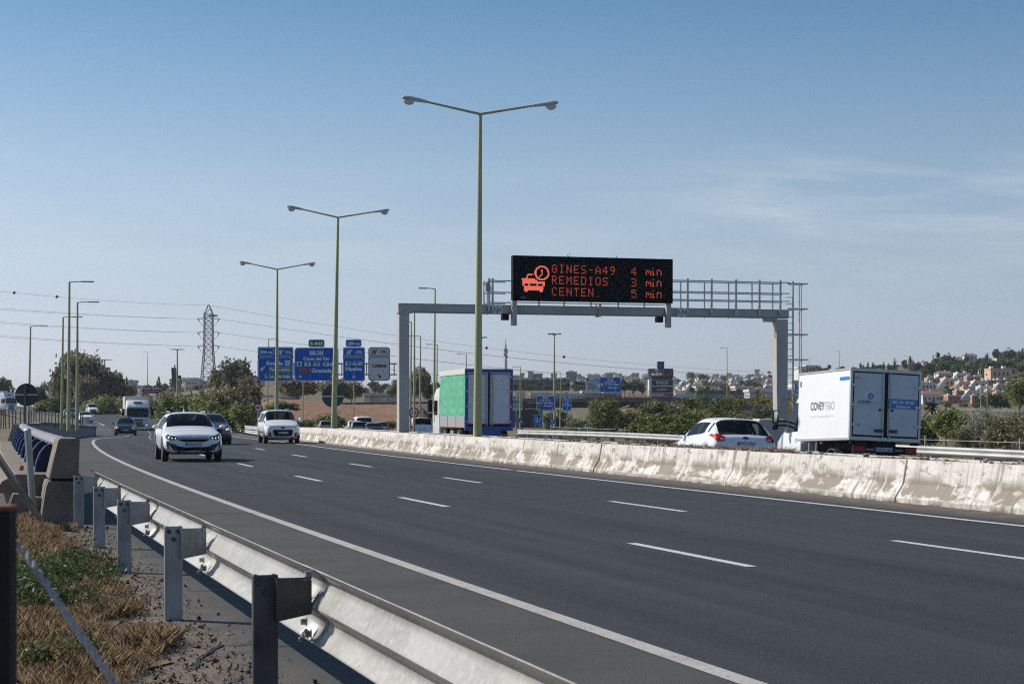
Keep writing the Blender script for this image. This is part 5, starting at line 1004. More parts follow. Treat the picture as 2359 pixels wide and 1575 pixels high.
def box_truck_white():
    Y = 53.2; d = head(48); W_ = 2.28; root = empty('box_truck', (0, 0, 0), 0, 'white refrigerated box truck with blue lettering on side and doors', 'truck'); hw = W_ / 2; zb, zt = 1.12, 3.16; L = 3.55
    white = mat('box_white', (.80, .81, .82), .35, noise=((.9, (.77, .775, .78), .4, .7),), coat=.3); navy = mat('letter_navy', (.02, .025, .13), .4); pale = mat('letter_pale', (.48, .50, .56), .4); cyan = mat('band_blue', (.015, .21, .50), .4)
    MB().box((0, L / 2 + .02, (zb + zt) / 2), (W_ - .04, L - .06, zt - zb - .02)).build('box_body', white, root)
    tr = MB(); tr.box((0, L / 2, zt - .005), (W_, L, .05)).box((0, L / 2, zb + .0), (W_, L, .07)); tr.build('box_trim', mat('alu_trim', (.50, .51, .52), .4, .4), root)
    fr = MB(); fr.box((-hw + .035, -.0, (zb + zt) / 2), (.07, .08, zt - zb)).box((hw - .035, -.0, (zb + zt) / 2), (.07, .08, zt - zb)).box((0, -.0, zt - .03), (W_ + .01, .085, .08)).box((0, 0, zb + .02), (W_ + .01, .085, .10)); fr.build('rear_frame', MATS['alu_trim'], root)
    MB().box((0, -.01, (zb + zt) / 2), (W_ - .13, .04, zt - zb - .15)).build('door_seal', M_black, root)
    zc = (zb + zt) / 2
    for s in (-1, 1):
        w = hw - .14; xc = s * (w / 2 + .045); dr = MB().box((xc, -.03, zc + .005), (w - .03, .05, zt - zb - .24)).build('rear_door', mat('door_white', (.63, .65, .67), .4, noise=((1.5, (.57, .59, .61), .4, .7),)), root)
        MB().tube([(s * .11, -.085, zb + .02), (s * .11, -.085, zt - .08)], .017, 6).build('lock_rod', M_silvertrim, dr)
        for q in (.16, .50, .85): MB().box((s * (hw - .10), -.07, zb + .16 + q * 1.65), (.24, .03, .075)).build('hinge', M_silvertrim, dr)
        MB().box((s * .23, -.085, zb + .26), (.26, .03, .09)).build('handle', M_grey, dr); MB().lathe([(.035, 0), (.03, -.03), (0, -.035)], 10, (s * .20, -.06, zc - .15), 'y').build('door_bumper', M_black, dr)
        if s < 0:
            t = MB(); text_into(t, 'COVEY', (-.915, -.0575, zc + .06), .10, .44, 0, bold=.025, align='L'); text_into(t, 'FRIO', (-.46, -.0575, zc + .06), .10, .27, 1, align='L'); text_into(t, 'Alquiler de vehículos frigoríficos', (-.90, -.0575, zc - .035), .028, .70, 1, align='L'); t.fixn = False; t.build('lettering', [navy, pale], dr)
            lg = MB().lathe([(0, -.004), (.092, -.004), (.092, 0)], 24, (-.50, -.0565, zc + .235), 'y'); lo = lg.build('round_logo', cyan, dr); q = MB(); text_into(q, 'C', (-.50, -.063, zc + .235), .085, .08, 0, bold=.03); q.fixn = False; q.build('lettering', M_signwhite, dr)
            MB().box((-.94, -.058, zt - .26), (.16, .004, .05)).build('sticker', mat('sticker_red', (.6, .25, .27), .5), dr); MB().box((-.92, -.058, zb + .42), (.20, .004, .06)).build('sticker', mat('sticker_blue', (.28, .32, .55), .5), dr)
        else:
            b = MB().box((xc, -.0575, zc + .05), (w - .034, .004, .29)); bd = b.build('blue_band', cyan, dr); q = MB(); text_into(q, '902 50 44 50', (xc, -.0615, zc + .105), .092, .72, 0, bold=.03); text_into(q, 'covey.es', (xc, -.0615, zc - .015), .09, .46, 0, bold=.03); q.fixn = False; q.build('lettering', M_signwhite, bd)
    # left side lettering
    xs = -hw + .005
    t = MB(); rt = (0, -1, 0)
    text_into(t, 'COVEY', (xs - .004, L * .745, zc + .0), .25, .94, 0, right=rt, bold=0.0, align='L'); text_into(t, 'FRIO', (xs - .004, L * .745 - 1.0, zc + .0), .27, .60, 1, right=rt, align='L'); text_into(t, 'Alquiler de vehículos frigoríficos', (xs - .004, L * .75, zc - .30), .085, 1.6, 2, right=rt, align='L'); t.fixn = False
    t.build('lettering', [navy, mat('letter_pale2', (.62, .63, .66), .4), mat('letter_pale3', (.68, .69, .71), .4)], root)
    MB().box((xs + .001, .40, zt - .27), (.006, .60, .09)).build('blue_band', cyan, root); MB().box((xs + .001, L - .14, zt - .32), (.006, .10, .16)).build('sticker', mat('sticker_blue', (0, 0, 0)), root)
    # chassis, rear beam, wheels
    MB().box((0, L / 2 + 1.0, .92), (.85, L + 1.5, .28)).build('chassis', M_chassis, root); rb = MB().box((0, -.02, .83), (W_ - .25, .12, .22)).build('rear_beam', M_black, root); MB().box((.05, .2, .98), (.7, .3, .2)).build('tow_bracket', M_chassis, root)
    for s in (-1, 1): MB().box((s * .82, -.085, .83), (.34, .03, .15)).build('tail_light', M_tl, rb); MB().box((s * .98, .02, 1.03), (.22, .1, .08)).build('buffer', M_black, root)
    p = MB().box((-.05, -.09, .84), (.55, .02, .12)).build('number_plate', M_plate, rb); q = MB(); text_into(q, '0094 JSH', (-.03, -.102, .84), .085, .45, 0, bold=.012); q.add([(-.32, -.1015, .785), (-.28, -.1015, .785), (-.28, -.1015, .895), (-.32, -.1015, .895)], [(0, 1, 2, 3)], 1); q.fixn = False; q.build('plate_lettering', [M_signblack, M_plateb], p)
    q = MB(); text_into(q, 'IVECO', (-.49, -.082, .83), .05, .24, 0, bold=.02); text_into(q, 'DAILY', (.45, -.082, .83), .05, .24, 0, bold=.02); q.fixn = False; q.build('lettering', M_silvertrim, rb)
    for s in (-1, 1):
        wheel(root, s * (hw - .32), 1.35, .36, .42, 'steel'); wheel(root, s * (hw - .28), L + 1.15, .36, .22, 'steel')
        n = 9; ar = MB(); pts = [(1.35 + .46 * math.cos(a), .40 + .46 * math.sin(a)) for a in np.linspace(-.2, PI + .2, n)]; vs = [(s * (hw - .10), y, z) for y, z in pts] + [(s * (hw - .55), y, z) for y, z in pts] + [(s * (hw - .10), 1.35 + (y - 1.35) * .9, .4 + (z - .4) * .9) for y, z in pts]
        ar.add(vs, [(i, i + 1, n + i + 1, n + i) for i in range(n - 1)] + [(i, 2 * n + i, 2 * n + i + 1, i + 1) for i in range(n - 1)]); ar.build('mudguard', M_grey, root)
        sg_ = MB().box((s * (hw - .06), 2.55, .70), (.03, .95, .14)).bar((s * (hw - .08), 2.3, .75), (s * (hw - .08), 2.3, 1.1), .04).bar((s * (hw - .08), 2.8, .75), (s * (hw - .08), 2.8, 1.1), .04); sg_.build('side_guard', mat('alu_trim', (0, 0, 0)), root)
    MB().box((-hw + .1, 2.0, 1.02), (.06, .10, .05)).build('marker_lamp', mat('amber_strip', (.55, .22, .03)), root)
    # cab
    st = [(L + .06, .98, 2.52), (L + .75, .98, 2.50), (L + 1.25, .95, 1.95), (L + 1.55, .93, 1.50), (L + 2.05, .86, 1.22), (L + 2.25, .74, .95)]
    vs = []
    for i, (y, w, zt_) in enumerate(st):
        tw = (.82, .82, .86, .90, .80, .70)[i]; zl = min(1.35, zt_ - .12); vs += [(-w * .96, y, .42), (-w, y, .75), (-w, y, zl), (-w * tw, y, zt_ - .05), (-w * tw * .85, y, zt_), (w * tw * .85, y, zt_), (w * tw, y, zt_ - .05), (w, y, zl), (w, y, .75), (w * .96, y, .42)]
    k = 10; fs = [(i * k + j, i * k + (j + 1) % k, (i + 1) * k + (j + 1) % k, (i + 1) * k + j) for i in range(len(st) - 1) for j in range(k)] + [tuple(range(k)), tuple(5 * k + j for j in range(k))[::-1]]
    MB().add(vs, fs).build('cab', paint('white', ()), root, bevel=.02, smooth=AUTO)
    for s in (-1, 1):
        w = [(L + .12, 1.42), (L + 1.22, 1.38), (L + 1.05, 1.95), (L + .78, 2.30), (L + .12, 2.32)]; b = MB()
        pts = [Vector((s * (.985 - (z - 1.35) * .135), y, z)) for y, z in w]; b.add(pts + [p + Vector((s * .012, 0, 0)) for p in pts], [(0, 1, 2, 3, 4), (9, 8, 7, 6, 5)] + [(i, i + 5, (i + 1) % 5 + 5, (i + 1) % 5) for i in range(5)]); b.build('side_window', M_glass, root)
        mi = MB().box((s * (hw + .22), L + 1.15, 1.86), (.22, .16, .42)).box((s * (hw + .22), L + 1.15, 1.54), (.20, .14, .18)).bar((s * .95, L + 1.1, 1.72), (s * (hw + .22), L + 1.15, 1.74), .05).bar((s * .95, L + 1.1, 1.60), (s * (hw + .22), L + 1.15, 1.60), .05); mo = mi.build('mirror', M_black, root, bevel=.04); MB().box((s * (hw + .22), L + 1.066, 1.86), (.18, .006, .34)).build('mirror_glass', mat('mirror_glass', (0, 0, 0)), mo)
        ar = MB(); pts = [(L + 1.15 + .47 * math.cos(a), .38 + .47 * math.sin(a)) for a in np.linspace(-.05, PI + .05, 11)]; n = 11; vs = [(s * 1.0, y, z) for y, z in pts] + [(s * 1.0, L + 1.15 + (y - L - 1.15) * .84, .38 + (z - .38) * .84) for y, z in pts] + [(s * .9, y, z) for y, z in pts]; ar.add(vs, [(i, i + 1, n + i + 1, n + i) for i in range(n - 1)] + [(i, 2 * n + i, 2 * n + i + 1, i + 1) for i in range(n - 1)]); ar.build('wheel_arch', M_grey, root)
        MB().lathe([(.0, 0), (.40, 0)], 20, (s * .992, L + 1.15, .38), 'x').build('wheel_well', M_black, root)
        MB().lathe([(.07, 0), (.05, s * .004)], 16, (s * .986, L + .42, 1.12), 'x').build('door_logo', mat('logo_cyan', (.15, .45, .65), .4), root)
        MB().box((s * .98, L + .35, .55), (.03, .6, .25)).build('sill_cladding', M_grey, root)
    X = (2035 - CX) * Y / F; root.location = (X, Y, -.36); root.rotation_euler = (math.radians(-1.6), math.radians(2.6), rotz(d))
box_truck_white()
# ---------------------------------------------------------------- signs
class Sign:
    """flat sign face drawn in the units of a close-up of the photograph, built at its real size at distance Y"""
    def __init__(s, name, label, cat, ox, oy, k, Y, cx, cz, group=None, yaw=0.0):
        s.k = k * Y / F; s.cx, s.cz = cx, cz; p = W(ox + cx * k, oy + cz * k, Y); s.root = empty(name, p, yaw, label, cat, group); s.lay = 0
    def p(s, X, Z): return ((X - s.cx) * s.k, -(Z - s.cz) * s.k)
    def panel(s, x0, z0, x1, z1, m, name='panel', border=None, r=16, bw=6, parent=None, thick=.10, y=0.0, back=None):
        a, b = s.p(x0, z1); c, d = s.p(x1, z0); w, h = c - a, d - b; poly = rrect((a + c) / 2, (b + d) / 2, w, h, min(r * s.k, w / 2.01, h / 2.01))
        mb = MB().prism(poly, y, y + thick); o = mb.build(name, m, parent or s.root)
        if border:
            q = MB(); ring_poly(q, rrect((a + c) / 2, (b + d) / 2, w - 3 * s.k, h - 3 * s.k, max(.2, r - 1.5) * s.k), rrect((a + c) / 2, (b + d) / 2, w - (3 + 2 * bw) * s.k, h - (3 + 2 * bw) * s.k, max(.4, r - bw) * s.k), y - .012); q.fixn = False; q.build('border', border, o)
        return o
    def text(s, mb, t, X, Z, h, w=None, m=0, y=-.02, bold=.04, align='C'):
        x, z = s.p(X, Z); text_into(mb, t, (x, y, z), h * s.k, w * s.k if w else None, m, bold=bold, align=align)
    def rect(s, mb, x0, z0, x1, z1, m=0, y=-.016):
        a, b = s.p(x0, z1); c, d = s.p(x1, z0); mb.add([(a, y, b), (c, y, b), (c, y, d), (a, y, d)], [(0, 1, 2, 3)], m)
    def frame(s, mb, x0, z0, x1, z1, w=2.5, m=0, y=-.017):
        for q in ((x0, z0, x1, z0 + w), (x0, z1 - w, x1, z1), (x0, z0, x0 + w, z1), (x1 - w, z0, x1, z1)): s.rect(mb, *q, m, y)
    def poly(s, mb, pts, m=0, y=-.018): mb.add([(s.p(*q)[0], y, s.p(*q)[1]) for q in pts], [tuple(range(len(pts)))], m)
    def done(s, mb, name, mats, parent): mb.fixn = False; return mb.build(name, mats, parent)
    def arrow(s, mb, X, Z, ang, L=50, m=0, w=11, hw=28):
        ca, sa = math.cos(ang), math.sin(ang); t = lambda u, v: (X + u * ca - v * sa, Z + u * sa + v * ca)
        s.poly(mb, [t(-L / 2, -w / 2), t(L * .12, -w / 2), t(L * .12, w / 2), t(-L / 2, w / 2)], m); s.poly(mb, [t(-.02 * L, -hw), t(L / 2, 0), t(-.02 * L, hw), t(L * .12, w / 2), t(L * .12, -w / 2)], m)
    def exit_mark(s, mb, X, Z, m=0, h=62):
        s.poly(mb, [(X - 34, Z + h / 2), (X - 18, Z - h / 2), (X - 10, Z - h / 2), (X - 14, Z + h / 2)], m); s.poly(mb, [(X - 4, Z + h / 2), (X - 2, Z - h / 2), (X + 8, Z - h / 2), (X + 12, Z - h * .05), (X + 24, Z + h / 2)], m); s.poly(mb, [(X + 8, Z), (X + 26, Z - h * .32), (X + 34, Z - h * .22), (X + 14, Z + h * .18)], m); s.poly(mb, [(X + 20, Z - h * .46), (X + 42, Z - h * .46), (X + 40, Z - h * .12)], m)
SM = [M_signwhite, M_signgreen, M_signorange, M_signblack, M_signblue]
def big_gantry():
    g = Sign('sign_gantry', 'motorway sign gantry carrying blue and grey overhead panels', 'gantry', 540, 760, .1788, 190, 1150, 1180); k = g.k
    brown = mat('gantry_brown', (.11, .095, .085), .6, .2)
    x, z = g.p(313, 1220); MB().box((x, .35, (g.p(0, 400)[1] + z) / 2), (.26, .3, g.p(0, 400)[1] - z)).build('column', brown, g.root)
    x, z = g.p(2170, 1220); MB().box((x, .35, (g.p(0, 400)[1] + z) / 2), (.26, .3, g.p(0, 400)[1] - z)).build('column', brown, g.root)
    for Z in (432, 573):
        for yy in (.2, .75): a = g.p(300, Z); b = g.p(2190, Z); MB().bar((a[0], yy, a[1]), (b[0], yy, b[1]), .12).build('beam', brown, g.root)
    for X in (770, 1385, 1705, 2060): a = g.p(X, 425); b = g.p(X, 578); MB().bar((a[0], .2, a[1]), (b[0], .2, b[1]), .1).build('brace', brown, g.root)
    A = g.panel(303, 218, 762, 657, mat('sign_blue_dark', (.006, .05, .19), .4), 'sign_panel', r=22)
    a1 = g.panel(311, 226, 510, 338, M_signblue, 'exit_plate', M_signwhite, r=34, parent=A, thick=.03, y=-.04); a2 = g.panel(522, 226, 760, 338, M_signblue, 'exit_plate', M_signwhite, r=34, parent=A, thick=.03, y=-.04); a3 = g.panel(311, 350, 757, 655, M_signblue, 'lower_plate', M_signwhite, r=34, parent=A, thick=.03, y=-.04)
    t = MB(); Yt = -.06
    g.text(t, '200 m', 411, 283, 36, 155, 0, Yt); g.text(t, '17A', 696, 287, 36, 76, 0, Yt)
    t2 = MB(); g.exit_mark(t2, 595, 285); t2.v = [(a, Yt, c) for a, b, c in t2.v]; t.add(t2.v, t2.f)
    g.text(t, 'Sevilla', 521, 425, 48, 216, 0, Yt); t2 = MB(); g.rect(t2, 654, 390, 722, 458); g.arrow(t2, 366, 497, math.radians(139), 84, 0, 17, 26)
    ring = [(688 + 24 * math.cos(a), 424 + 24 * math.sin(a)) for a in np.linspace(0, 2 * PI, 17)]; t2.v = [(a, Yt, c) for a, b, c in t2.v]; t.add(t2.v, t2.f)
    t2 = MB()
    for a, b in zip(ring[:-1], ring[1:]): g.poly(t2, [a, b, (688 + (b[0] - 688) * .8, 424 + (b[1] - 424) * .8), (688 + (a[0] - 688) * .8, 424 + (a[1] - 424) * .8)], 3)
    g.rect(t2, 683, 419, 693, 429, 3); t2.v = [(a, Yt - .01, c) for a, b, c in t2.v]; t.add(t2.v, t2.f, 3)
    for (x0, z0, x1, z1, s, w) in ((448, 475, 732, 535, 'Patrocinio', 258), (393, 557, 733, 620, 'I. La Cartuja', 312)):
        t2 = MB(); g.rect(t2, x0, z0, x1, z1, 1); g.frame(t2, x0, z0, x1, z1, 4, 0, -.02); ms = t2.m; t2.v = [(a, Yt - (.01 if i > 3 else 0), c) for i, (a, b, c) in enumerate(t2.v)]; b0 = len(t.v); t.v += t2.v; t.f += [tuple(b0 + i for i in f) for f in t2.f]; t.m += ms
        g.text(t, s, (x0 + x1) / 2, (z0 + z1) / 2, 40, w, 0, Yt - .012)
    g.done(t, 'lettering', SM, A)
    B = g.panel(775, 225, 1343, 657, M_signblue, 'sign_panel', M_signwhite, r=46, bw=8); t = MB()
    t2 = MB(); 
    def box(x0, z0, x1, z1, m, fm=None):
        g.rect(t, x0, z0, x1, z1, m, -.03)
        if fm is not None: g.frame(t, x0, z0, x1, z1, 4, fm, -.034)
    box(968, 265, 1152, 322, 4, 0); g.text(t, 'SE-30', 1060, 294, 38, 164, 0, -.04); g.text(t, 'Coria del Río', 1060, 368, 40, 340, 0, -.03); box(806, 405, 872, 470, 0); 
    g.poly(t, [(815, 440), (862, 440), (852, 462), (826, 462)], 3, -.04); g.rect(t, 828, 420, 850, 442, 3, -.04); g.rect(t, 836, 410, 843, 422, 3, -.04)
    box(905, 412, 990, 466, 1, 0); g.text(t, 'E-5', 948, 439, 38, 72, 0, -.04); box(1017, 412, 1107, 466, 4, 0); g.text(t, 'A-4', 1062, 439, 38, 78, 0, -.04); g.text(t, 'Cádiz', 1140, 437, 48, 178, 0, -.03, align='L')
    box(843, 493, 983, 545, 2); g.text(t, 'A-92', 913, 519, 40, 124, 3, -.04); g.text(t, 'Granada', 1128, 520, 50, 260, 0, -.03)
    for X in (853, 1262): g.arrow(t, X, 596, PI / 2, 52, 0, 13, 30)
    t.v = [(a, min(b, -.03), c) for a, b, c in t.v]; g.done(t, 'lettering', SM, B)
    E8 = g.panel(957, 122, 1163, 220, M_signgreen, 'route_plate', M_signwhite, r=24, bw=6); t = MB(); g.text(t, 'E-803', 1060, 172, 40, 160, 0, -.03); g.done(t, 'lettering', SM, E8)
    Cc = g.panel(1402, 222, 1684, 658, mat('sign_blue_dark', ()), 'sign_panel', r=24); c1 = g.panel(1405, 226, 1681, 340, M_signblue, 'exit_plate', M_signwhite, r=34, parent=Cc, thick=.03, y=-.04); c2 = g.panel(1405, 350, 1681, 657, M_signblue, 'lower_plate', M_signwhite, r=40, parent=Cc, thick=.03, y=-.04)
    t = MB(); g.exit_mark(t, 1480, 285); g.text(t, '17B', 1607, 287, 38, 82, 0); t3 = len(t.v); g.rect(t, 1432, 403, 1507, 457, 1); g.rect(t, 1520, 403, 1655, 457, 4); g.frame(t, 1432, 403, 1507, 457, 4, 0, -.025); g.frame(t, 1520, 403, 1655, 457, 4, 0, -.025); g.text(t, 'E-1', 1470, 430, 38, 64, 0, -.03); g.text(t, 'A-49', 1588, 430, 38, 118, 0, -.03); g.text(t, 'Huelva', 1541, 498, 50, 212, 0); g.arrow(t, 1543, 597, PI / 2, 52, 0, 13, 30)
    t.v = [(a, b - .045, c) for a, b, c in t.v]; g.done(t, 'lettering', SM, Cc)
    D8 = g.panel(1436, 122, 1640, 218, M_signblue, 'distance_plate', M_signwhite, r=24, bw=6); t = MB(); g.text(t, '200 m', 1537, 172, 38, 156, 0, -.03); g.done(t, 'lettering', SM, D8)
    D = g.panel(1727, 219, 2008, 653, M_signgrey, 'sign_panel', r=40); d1 = g.panel(1730, 223, 2005, 335, M_signgrey, 'exit_plate', M_signblack, r=36, bw=7, parent=D, thick=.03, y=-.04); d2 = g.panel(1730, 347, 2005, 652, M_signgrey, 'lower_plate', M_signblack, r=40, bw=7, parent=D, thick=.03, y=-.04)
    t = MB(); g.exit_mark(t, 1803, 280, 3); g.text(t, '17C', 1925, 278, 38, 84, 3); g.text(t, 'CAMAS', 1866, 459, 40, 186, 3); g.arrow(t, 1870, 592, math.radians(45), 62, 3, 15, 28); t.v = [(a, b - .045, c) for a, b, c in t.v]; g.done(t, 'lettering', SM, D)
big_gantry()
def speed_sign(label, px, py, rpx, Y, ybase, num='80', group='round speed limit signs', pale=False):
    k = Y / F; root = empty('speed_limit_sign', W(px, ybase, Y), 0, label, 'road sign', group); z = (ybase - py) * k; r = rpx * k
    MB().tube([(0, .06, 0), (0, .06, z + r * .6)], max(.05, .06 * Y / 120), 8).build('post', M_galvpost, root)
    d = MB().lathe([(0, 0), (r, 0), (r, .03), (0, .03)], 32, (0, 0, z), 'y').build('sign_disc', M_signred, root, smooth=AUTO); q = MB(); q.lathe([(0, -.008), (r * .70, -.008)], 32, (0, 0, z), 'y', 1); text_into(q, num, (0, -.016, z), r * .66, r * .96, 0, bold=.03); q.fixn = False; q.build('lettering', [M_signblack, M_signwhite], d)
speed_sign('round red-ringed 80 sign beside the brown gantry leg, left of the people carrier', 595.2, 938.5, 9.2, 150, 977); speed_sign('round red-ringed 80 sign just right of the gantry left column', 954, 950, 12.3, 124, 1003)
speed_sign('tiny round red and white sign near the underpass at the green truck', 1189.5, 974.5, 3.8, 200, 990, '', None)
def round_back(label, px, py, rpx, Y, ybase, wide):
    k = Y / F; root = empty('round_sign', W(px, ybase, Y), 0, label, 'road sign', 'backs of round signs'); z = (ybase - py) * k; r = rpx * k
    MB().lathe([(0, 0), (r, 0), (r, .035), (0, .035)], 40, (0, .0, z), 'y').build('sign_disc', M_signback, root, smooth=AUTO); MB().box((0, -.03, z - .0 * r), (2 * r * .98, .05, 2.8 * k)).build('stiffener', M_signgrey, root)
    MB().box((-.02, -.09, (z + r * .95) / 2), (wide * k, .08, z + r * .95)).build('post', mat('dark_post', (.12, .125, .13), .5, .4), root)
round_back('dark back of a round sign on a grey post at the far left', 61.5, 909, 26.2, 58, 985, 4.6); round_back('dark back of a round sign behind a double lamp post in the middle', 767.3, 912.5, 25.4, 99, 990, 3.0)
def far_signs():
    # coordinates from the close-up 1180,840 x .1533
    o = (1180, 840, .15326); green = M_signgreen
    s = Sign('road_sign', 'blue far sign for SE-30 and Granada on posts before the flyover', 'road sign', *o, 250, 505, 800, 'far motorway signs'); p = s.panel(366, 465, 645, 690, M_signblue, 'panel', M_signwhite, r=18, bw=6); t = MB()
    s.frame(t, 455, 478, 545, 510, 3); s.text(t, 'SE-30', 500, 494, 22, 78); s.text(t, 'Coria del Río', 498, 530, 22, 165); s.rect(t, 382, 558, 408, 588, 0); s.rect(t, 417, 558, 475, 588, 1); s.frame(t, 482, 558, 535, 588, 3); s.text(t, 'E-5', 446, 573, 20, 48, 0, -.03); s.text(t, 'A-4', 508, 573, 20, 44); s.text(t, 'Cádiz', 580, 572, 26, 84); s.rect(t, 397, 600, 470, 630, 2); s.text(t, 'A-92', 433, 615, 20, 64, 3, -.03); s.text(t, 'Granada', 545, 615, 26, 130); s.arrow(t, 402, 660, PI / 2, 30, 0, 8, 16); s.arrow(t, 612, 660, PI / 2, 30, 0, 8, 16); s.done(t, 'lettering', SM, p)
    e = s.panel(441, 416, 545, 455, green, 'route_plate', M_signwhite, r=8, bw=4); t = MB(); s.text(t, 'E-803', 493, 436, 20, 78); s.done(t, 'lettering', SM, e)
    for X in (420, 590): a = s.p(X, 690); b = s.p(X, 960); MB().bar((a[0], .12, a[1]), (b[0], .12, b[1]), .16).build('post', M_galvpost, s.root)
    s = Sign('road_sign', 'blue far sign for A-49 Huelva right of the far blue Granada sign', 'road sign', *o, 252, 825, 800, 'far motorway signs'); p1 = s.panel(755, 460, 886, 515, M_signblue, 'exit_plate', M_signwhite, r=14, bw=5); p2 = s.panel(757, 525, 893, 690, M_signblue, 'panel', M_signwhite, r=16, bw=5); t = MB(); s.text(t, '17B', 850, 488, 20, 44); s.poly(t, [(770, 502), (782, 472), (790, 472), (784, 502)]); s.poly(t, [(792, 502), (796, 472), (806, 480), (822, 470), (812, 490), (804, 502)]); s.done(t, 'lettering', SM, p1)
    t = MB(); s.frame(t, 790, 548, 858, 580, 3); s.text(t, 'A-49', 824, 564, 20, 58); s.text(t, 'Huelva', 822, 600, 28, 106); s.arrow(t, 826, 652, PI / 2, 32, 0, 9, 18); s.done(t, 'lettering', SM, p2); e = s.panel(783, 412, 848, 448, green, 'route_plate', M_signwhite, r=8, bw=4); t = MB(); s.text(t, 'E-1', 815, 430, 18, 40); s.done(t, 'lettering', SM, e); a = s.p(825, 500); b = s.p(825, 950); MB().bar((a[0], .13, a[1]), (b[0], .13, b[1]), .2).build('post', M_galvpost, s.root)
    pg = mat('sign_palegreen', (.42, .52, .48), .4)
    s = Sign('road_sign', 'pale far sign half hidden behind the right edge of the green truck', 'road sign', *o, 235, 80, 800, 'far motorway signs'); p = s.panel(-40, 465, 158, 690, pg, 'panel', M_signwhite, r=14, bw=4); t = MB(); s.rect(t, -30, 535, 152, 538, 3); s.text(t, 'SEVILLA', 55, 552, 18, 110, 3)
    for Z in (570, 612): s.rect(t, 10, Z, 150, Z + 26, 1); 
    s.text(t, 'Patrocinio', 80, 583, 16, 120, 0, -.03); s.text(t, 'La Cartuja', 80, 625, 16, 120, 0, -.03); s.poly(t, [(70, 655), (90, 655), (80, 672)], 3); s.text(t, '17A', 110, 492, 18, 40, 3); s.poly(t, [(28, 508), (34, 478), (48, 478), (44, 508)], 3); s.done(t, 'lettering', SM, p)
    for X in (62,): a = s.p(X, 690); b = s.p(X, 975); MB().bar((a[0], .12, a[1]), (b[0], .12, b[1]), .14).build('post', M_galvpost, s.root)
    s = Sign('road_sign', 'pale grey SEVILLA sign standing above the flyover', 'road sign', *o, 330, 1208, 480, 'far motorway signs'); p = s.panel(1105, 188, 1308, 412, M_signgrey, 'panel', M_signwhite, r=10, bw=4); t = MB(); s.rect(t, 1112, 246, 1302, 252, 3); s.text(t, 'SEVILLA', 1183, 291, 20, 110, 3); s.rect(t, 1155, 315, 1260, 336, 1); s.rect(t, 1135, 340, 1278, 364, 1); s.text(t, 'Patrocinio', 1208, 326, 13, 95, 0, -.03); s.text(t, 'I. La Cartuja', 1206, 352, 13, 130, 0, -.03); s.poly(t, [(1198, 378), (1218, 378), (1208, 392)], 3); s.text(t, '17A', 1272, 216, 16, 40, 3); s.poly(t, [(1128, 232), (1126, 204), (1150, 204), (1164, 232), (1150, 232), (1142, 214), (1138, 232)], 3); s.done(t, 'lettering', SM, p)
    a = s.p(1150, 412); b = s.p(1150, 520); MB().bar((a[0], .12, a[1]), (b[0], .12, b[1]), .2).build('post', M_galvpost, s.root)
    s = Sign('road_sign', 'blue SE-30 sign with green E-803 plate standing above the flyover', 'road sign', *o, 328, 1475, 480, 'far motorway signs'); p = s.panel(1322, 190, 1632, 410, M_signblue, 'panel', M_signwhite, r=8, bw=3); t = MB(); s.frame(t, 1428, 206, 1522, 242, 3); s.text(t, 'SE-30', 1475, 224, 22, 80); s.text(t, 'Coria del Río', 1472, 260, 24, 178); s.rect(t, 1338, 280, 1370, 312, 0); s.rect(t, 1380, 282, 1430, 312, 1); s.frame(t, 1440, 282, 1505, 312, 3); s.text(t, 'E-5', 1405, 297, 18, 40, 0, -.03); s.text(t, 'A-4', 1472, 297, 18, 50); s.text(t, 'Cádiz', 1565, 296, 26, 90); s.rect(t, 1368, 325, 1436, 354, 2); s.text(t, 'A-92', 1402, 340, 18, 58, 3, -.03); s.text(t, 'Granada', 1515, 340, 26, 142); s.arrow(t, 1396, 384, PI / 2, 26, 0, 8, 13); s.arrow(t, 1552, 384, PI / 2, 26, 0, 8, 13); s.done(t, 'lettering', SM, p)
    e = s.panel(1426, 138, 1524, 182, green, 'route_plate', M_signwhite, r=6, bw=3); t = MB(); s.text(t, 'E-803', 1475, 160, 22, 74); s.done(t, 'lettering', SM, e)
    for X in (1380, 1590): a = s.p(X, 410); b = s.p(X, 520); MB().bar((a[0], .12, a[1]), (b[0], .12, b[1]), .2).build('post', M_galvpost, s.root)
    s = Sign('road_sign', 'square blue lane merge sign with white lines before the underpass', 'road sign', *o, 200, 390, 900, 'small roadside signs'); p = s.panel(330, 750, 453, 900, M_signblue, 'panel', M_signwhite, r=10, bw=4); t = MB()
    for X in (362, 384): s.rect(t, X - 5, 780, X + 5, 870)
    s.poly(t, [(408, 870), (408, 835), (424, 800), (434, 806), (418, 838), (418, 870)]); s.poly(t, [(416, 800), (436, 780), (440, 812)]); s.done(t, 'symbol', SM, p)
    for X in (350, 428): a = s.p(X, 900); b = s.p(X, 960); MB().bar((a[0], .08, a[1]), (b[0], .08, b[1]), .1).build('post', M_galvpost, s.root)
    s = Sign('road_sign', 'round blue sign with white up arrow right of the lane merge sign', 'road sign', *o, 205, 600, 900, 'small roadside signs'); c = s.p(600, 850); d = MB().lathe([(0, 0), (40 * s.k, 0), (40 * s.k, .04), (0, .04)], 28, (c[0], 0, c[1]), 'y').build('sign_disc', M_signblue, s.root, smooth=AUTO); t = MB(); s.arrow(t, 600, 848, -PI / 2, 54, 0, 11, 20); s.done(t, 'symbol', SM, d); b = s.p(600, 975); MB().bar((c[0], .09, c[1]), (b[0], .09, b[1]), .09).build('post', M_galvpost, s.root)
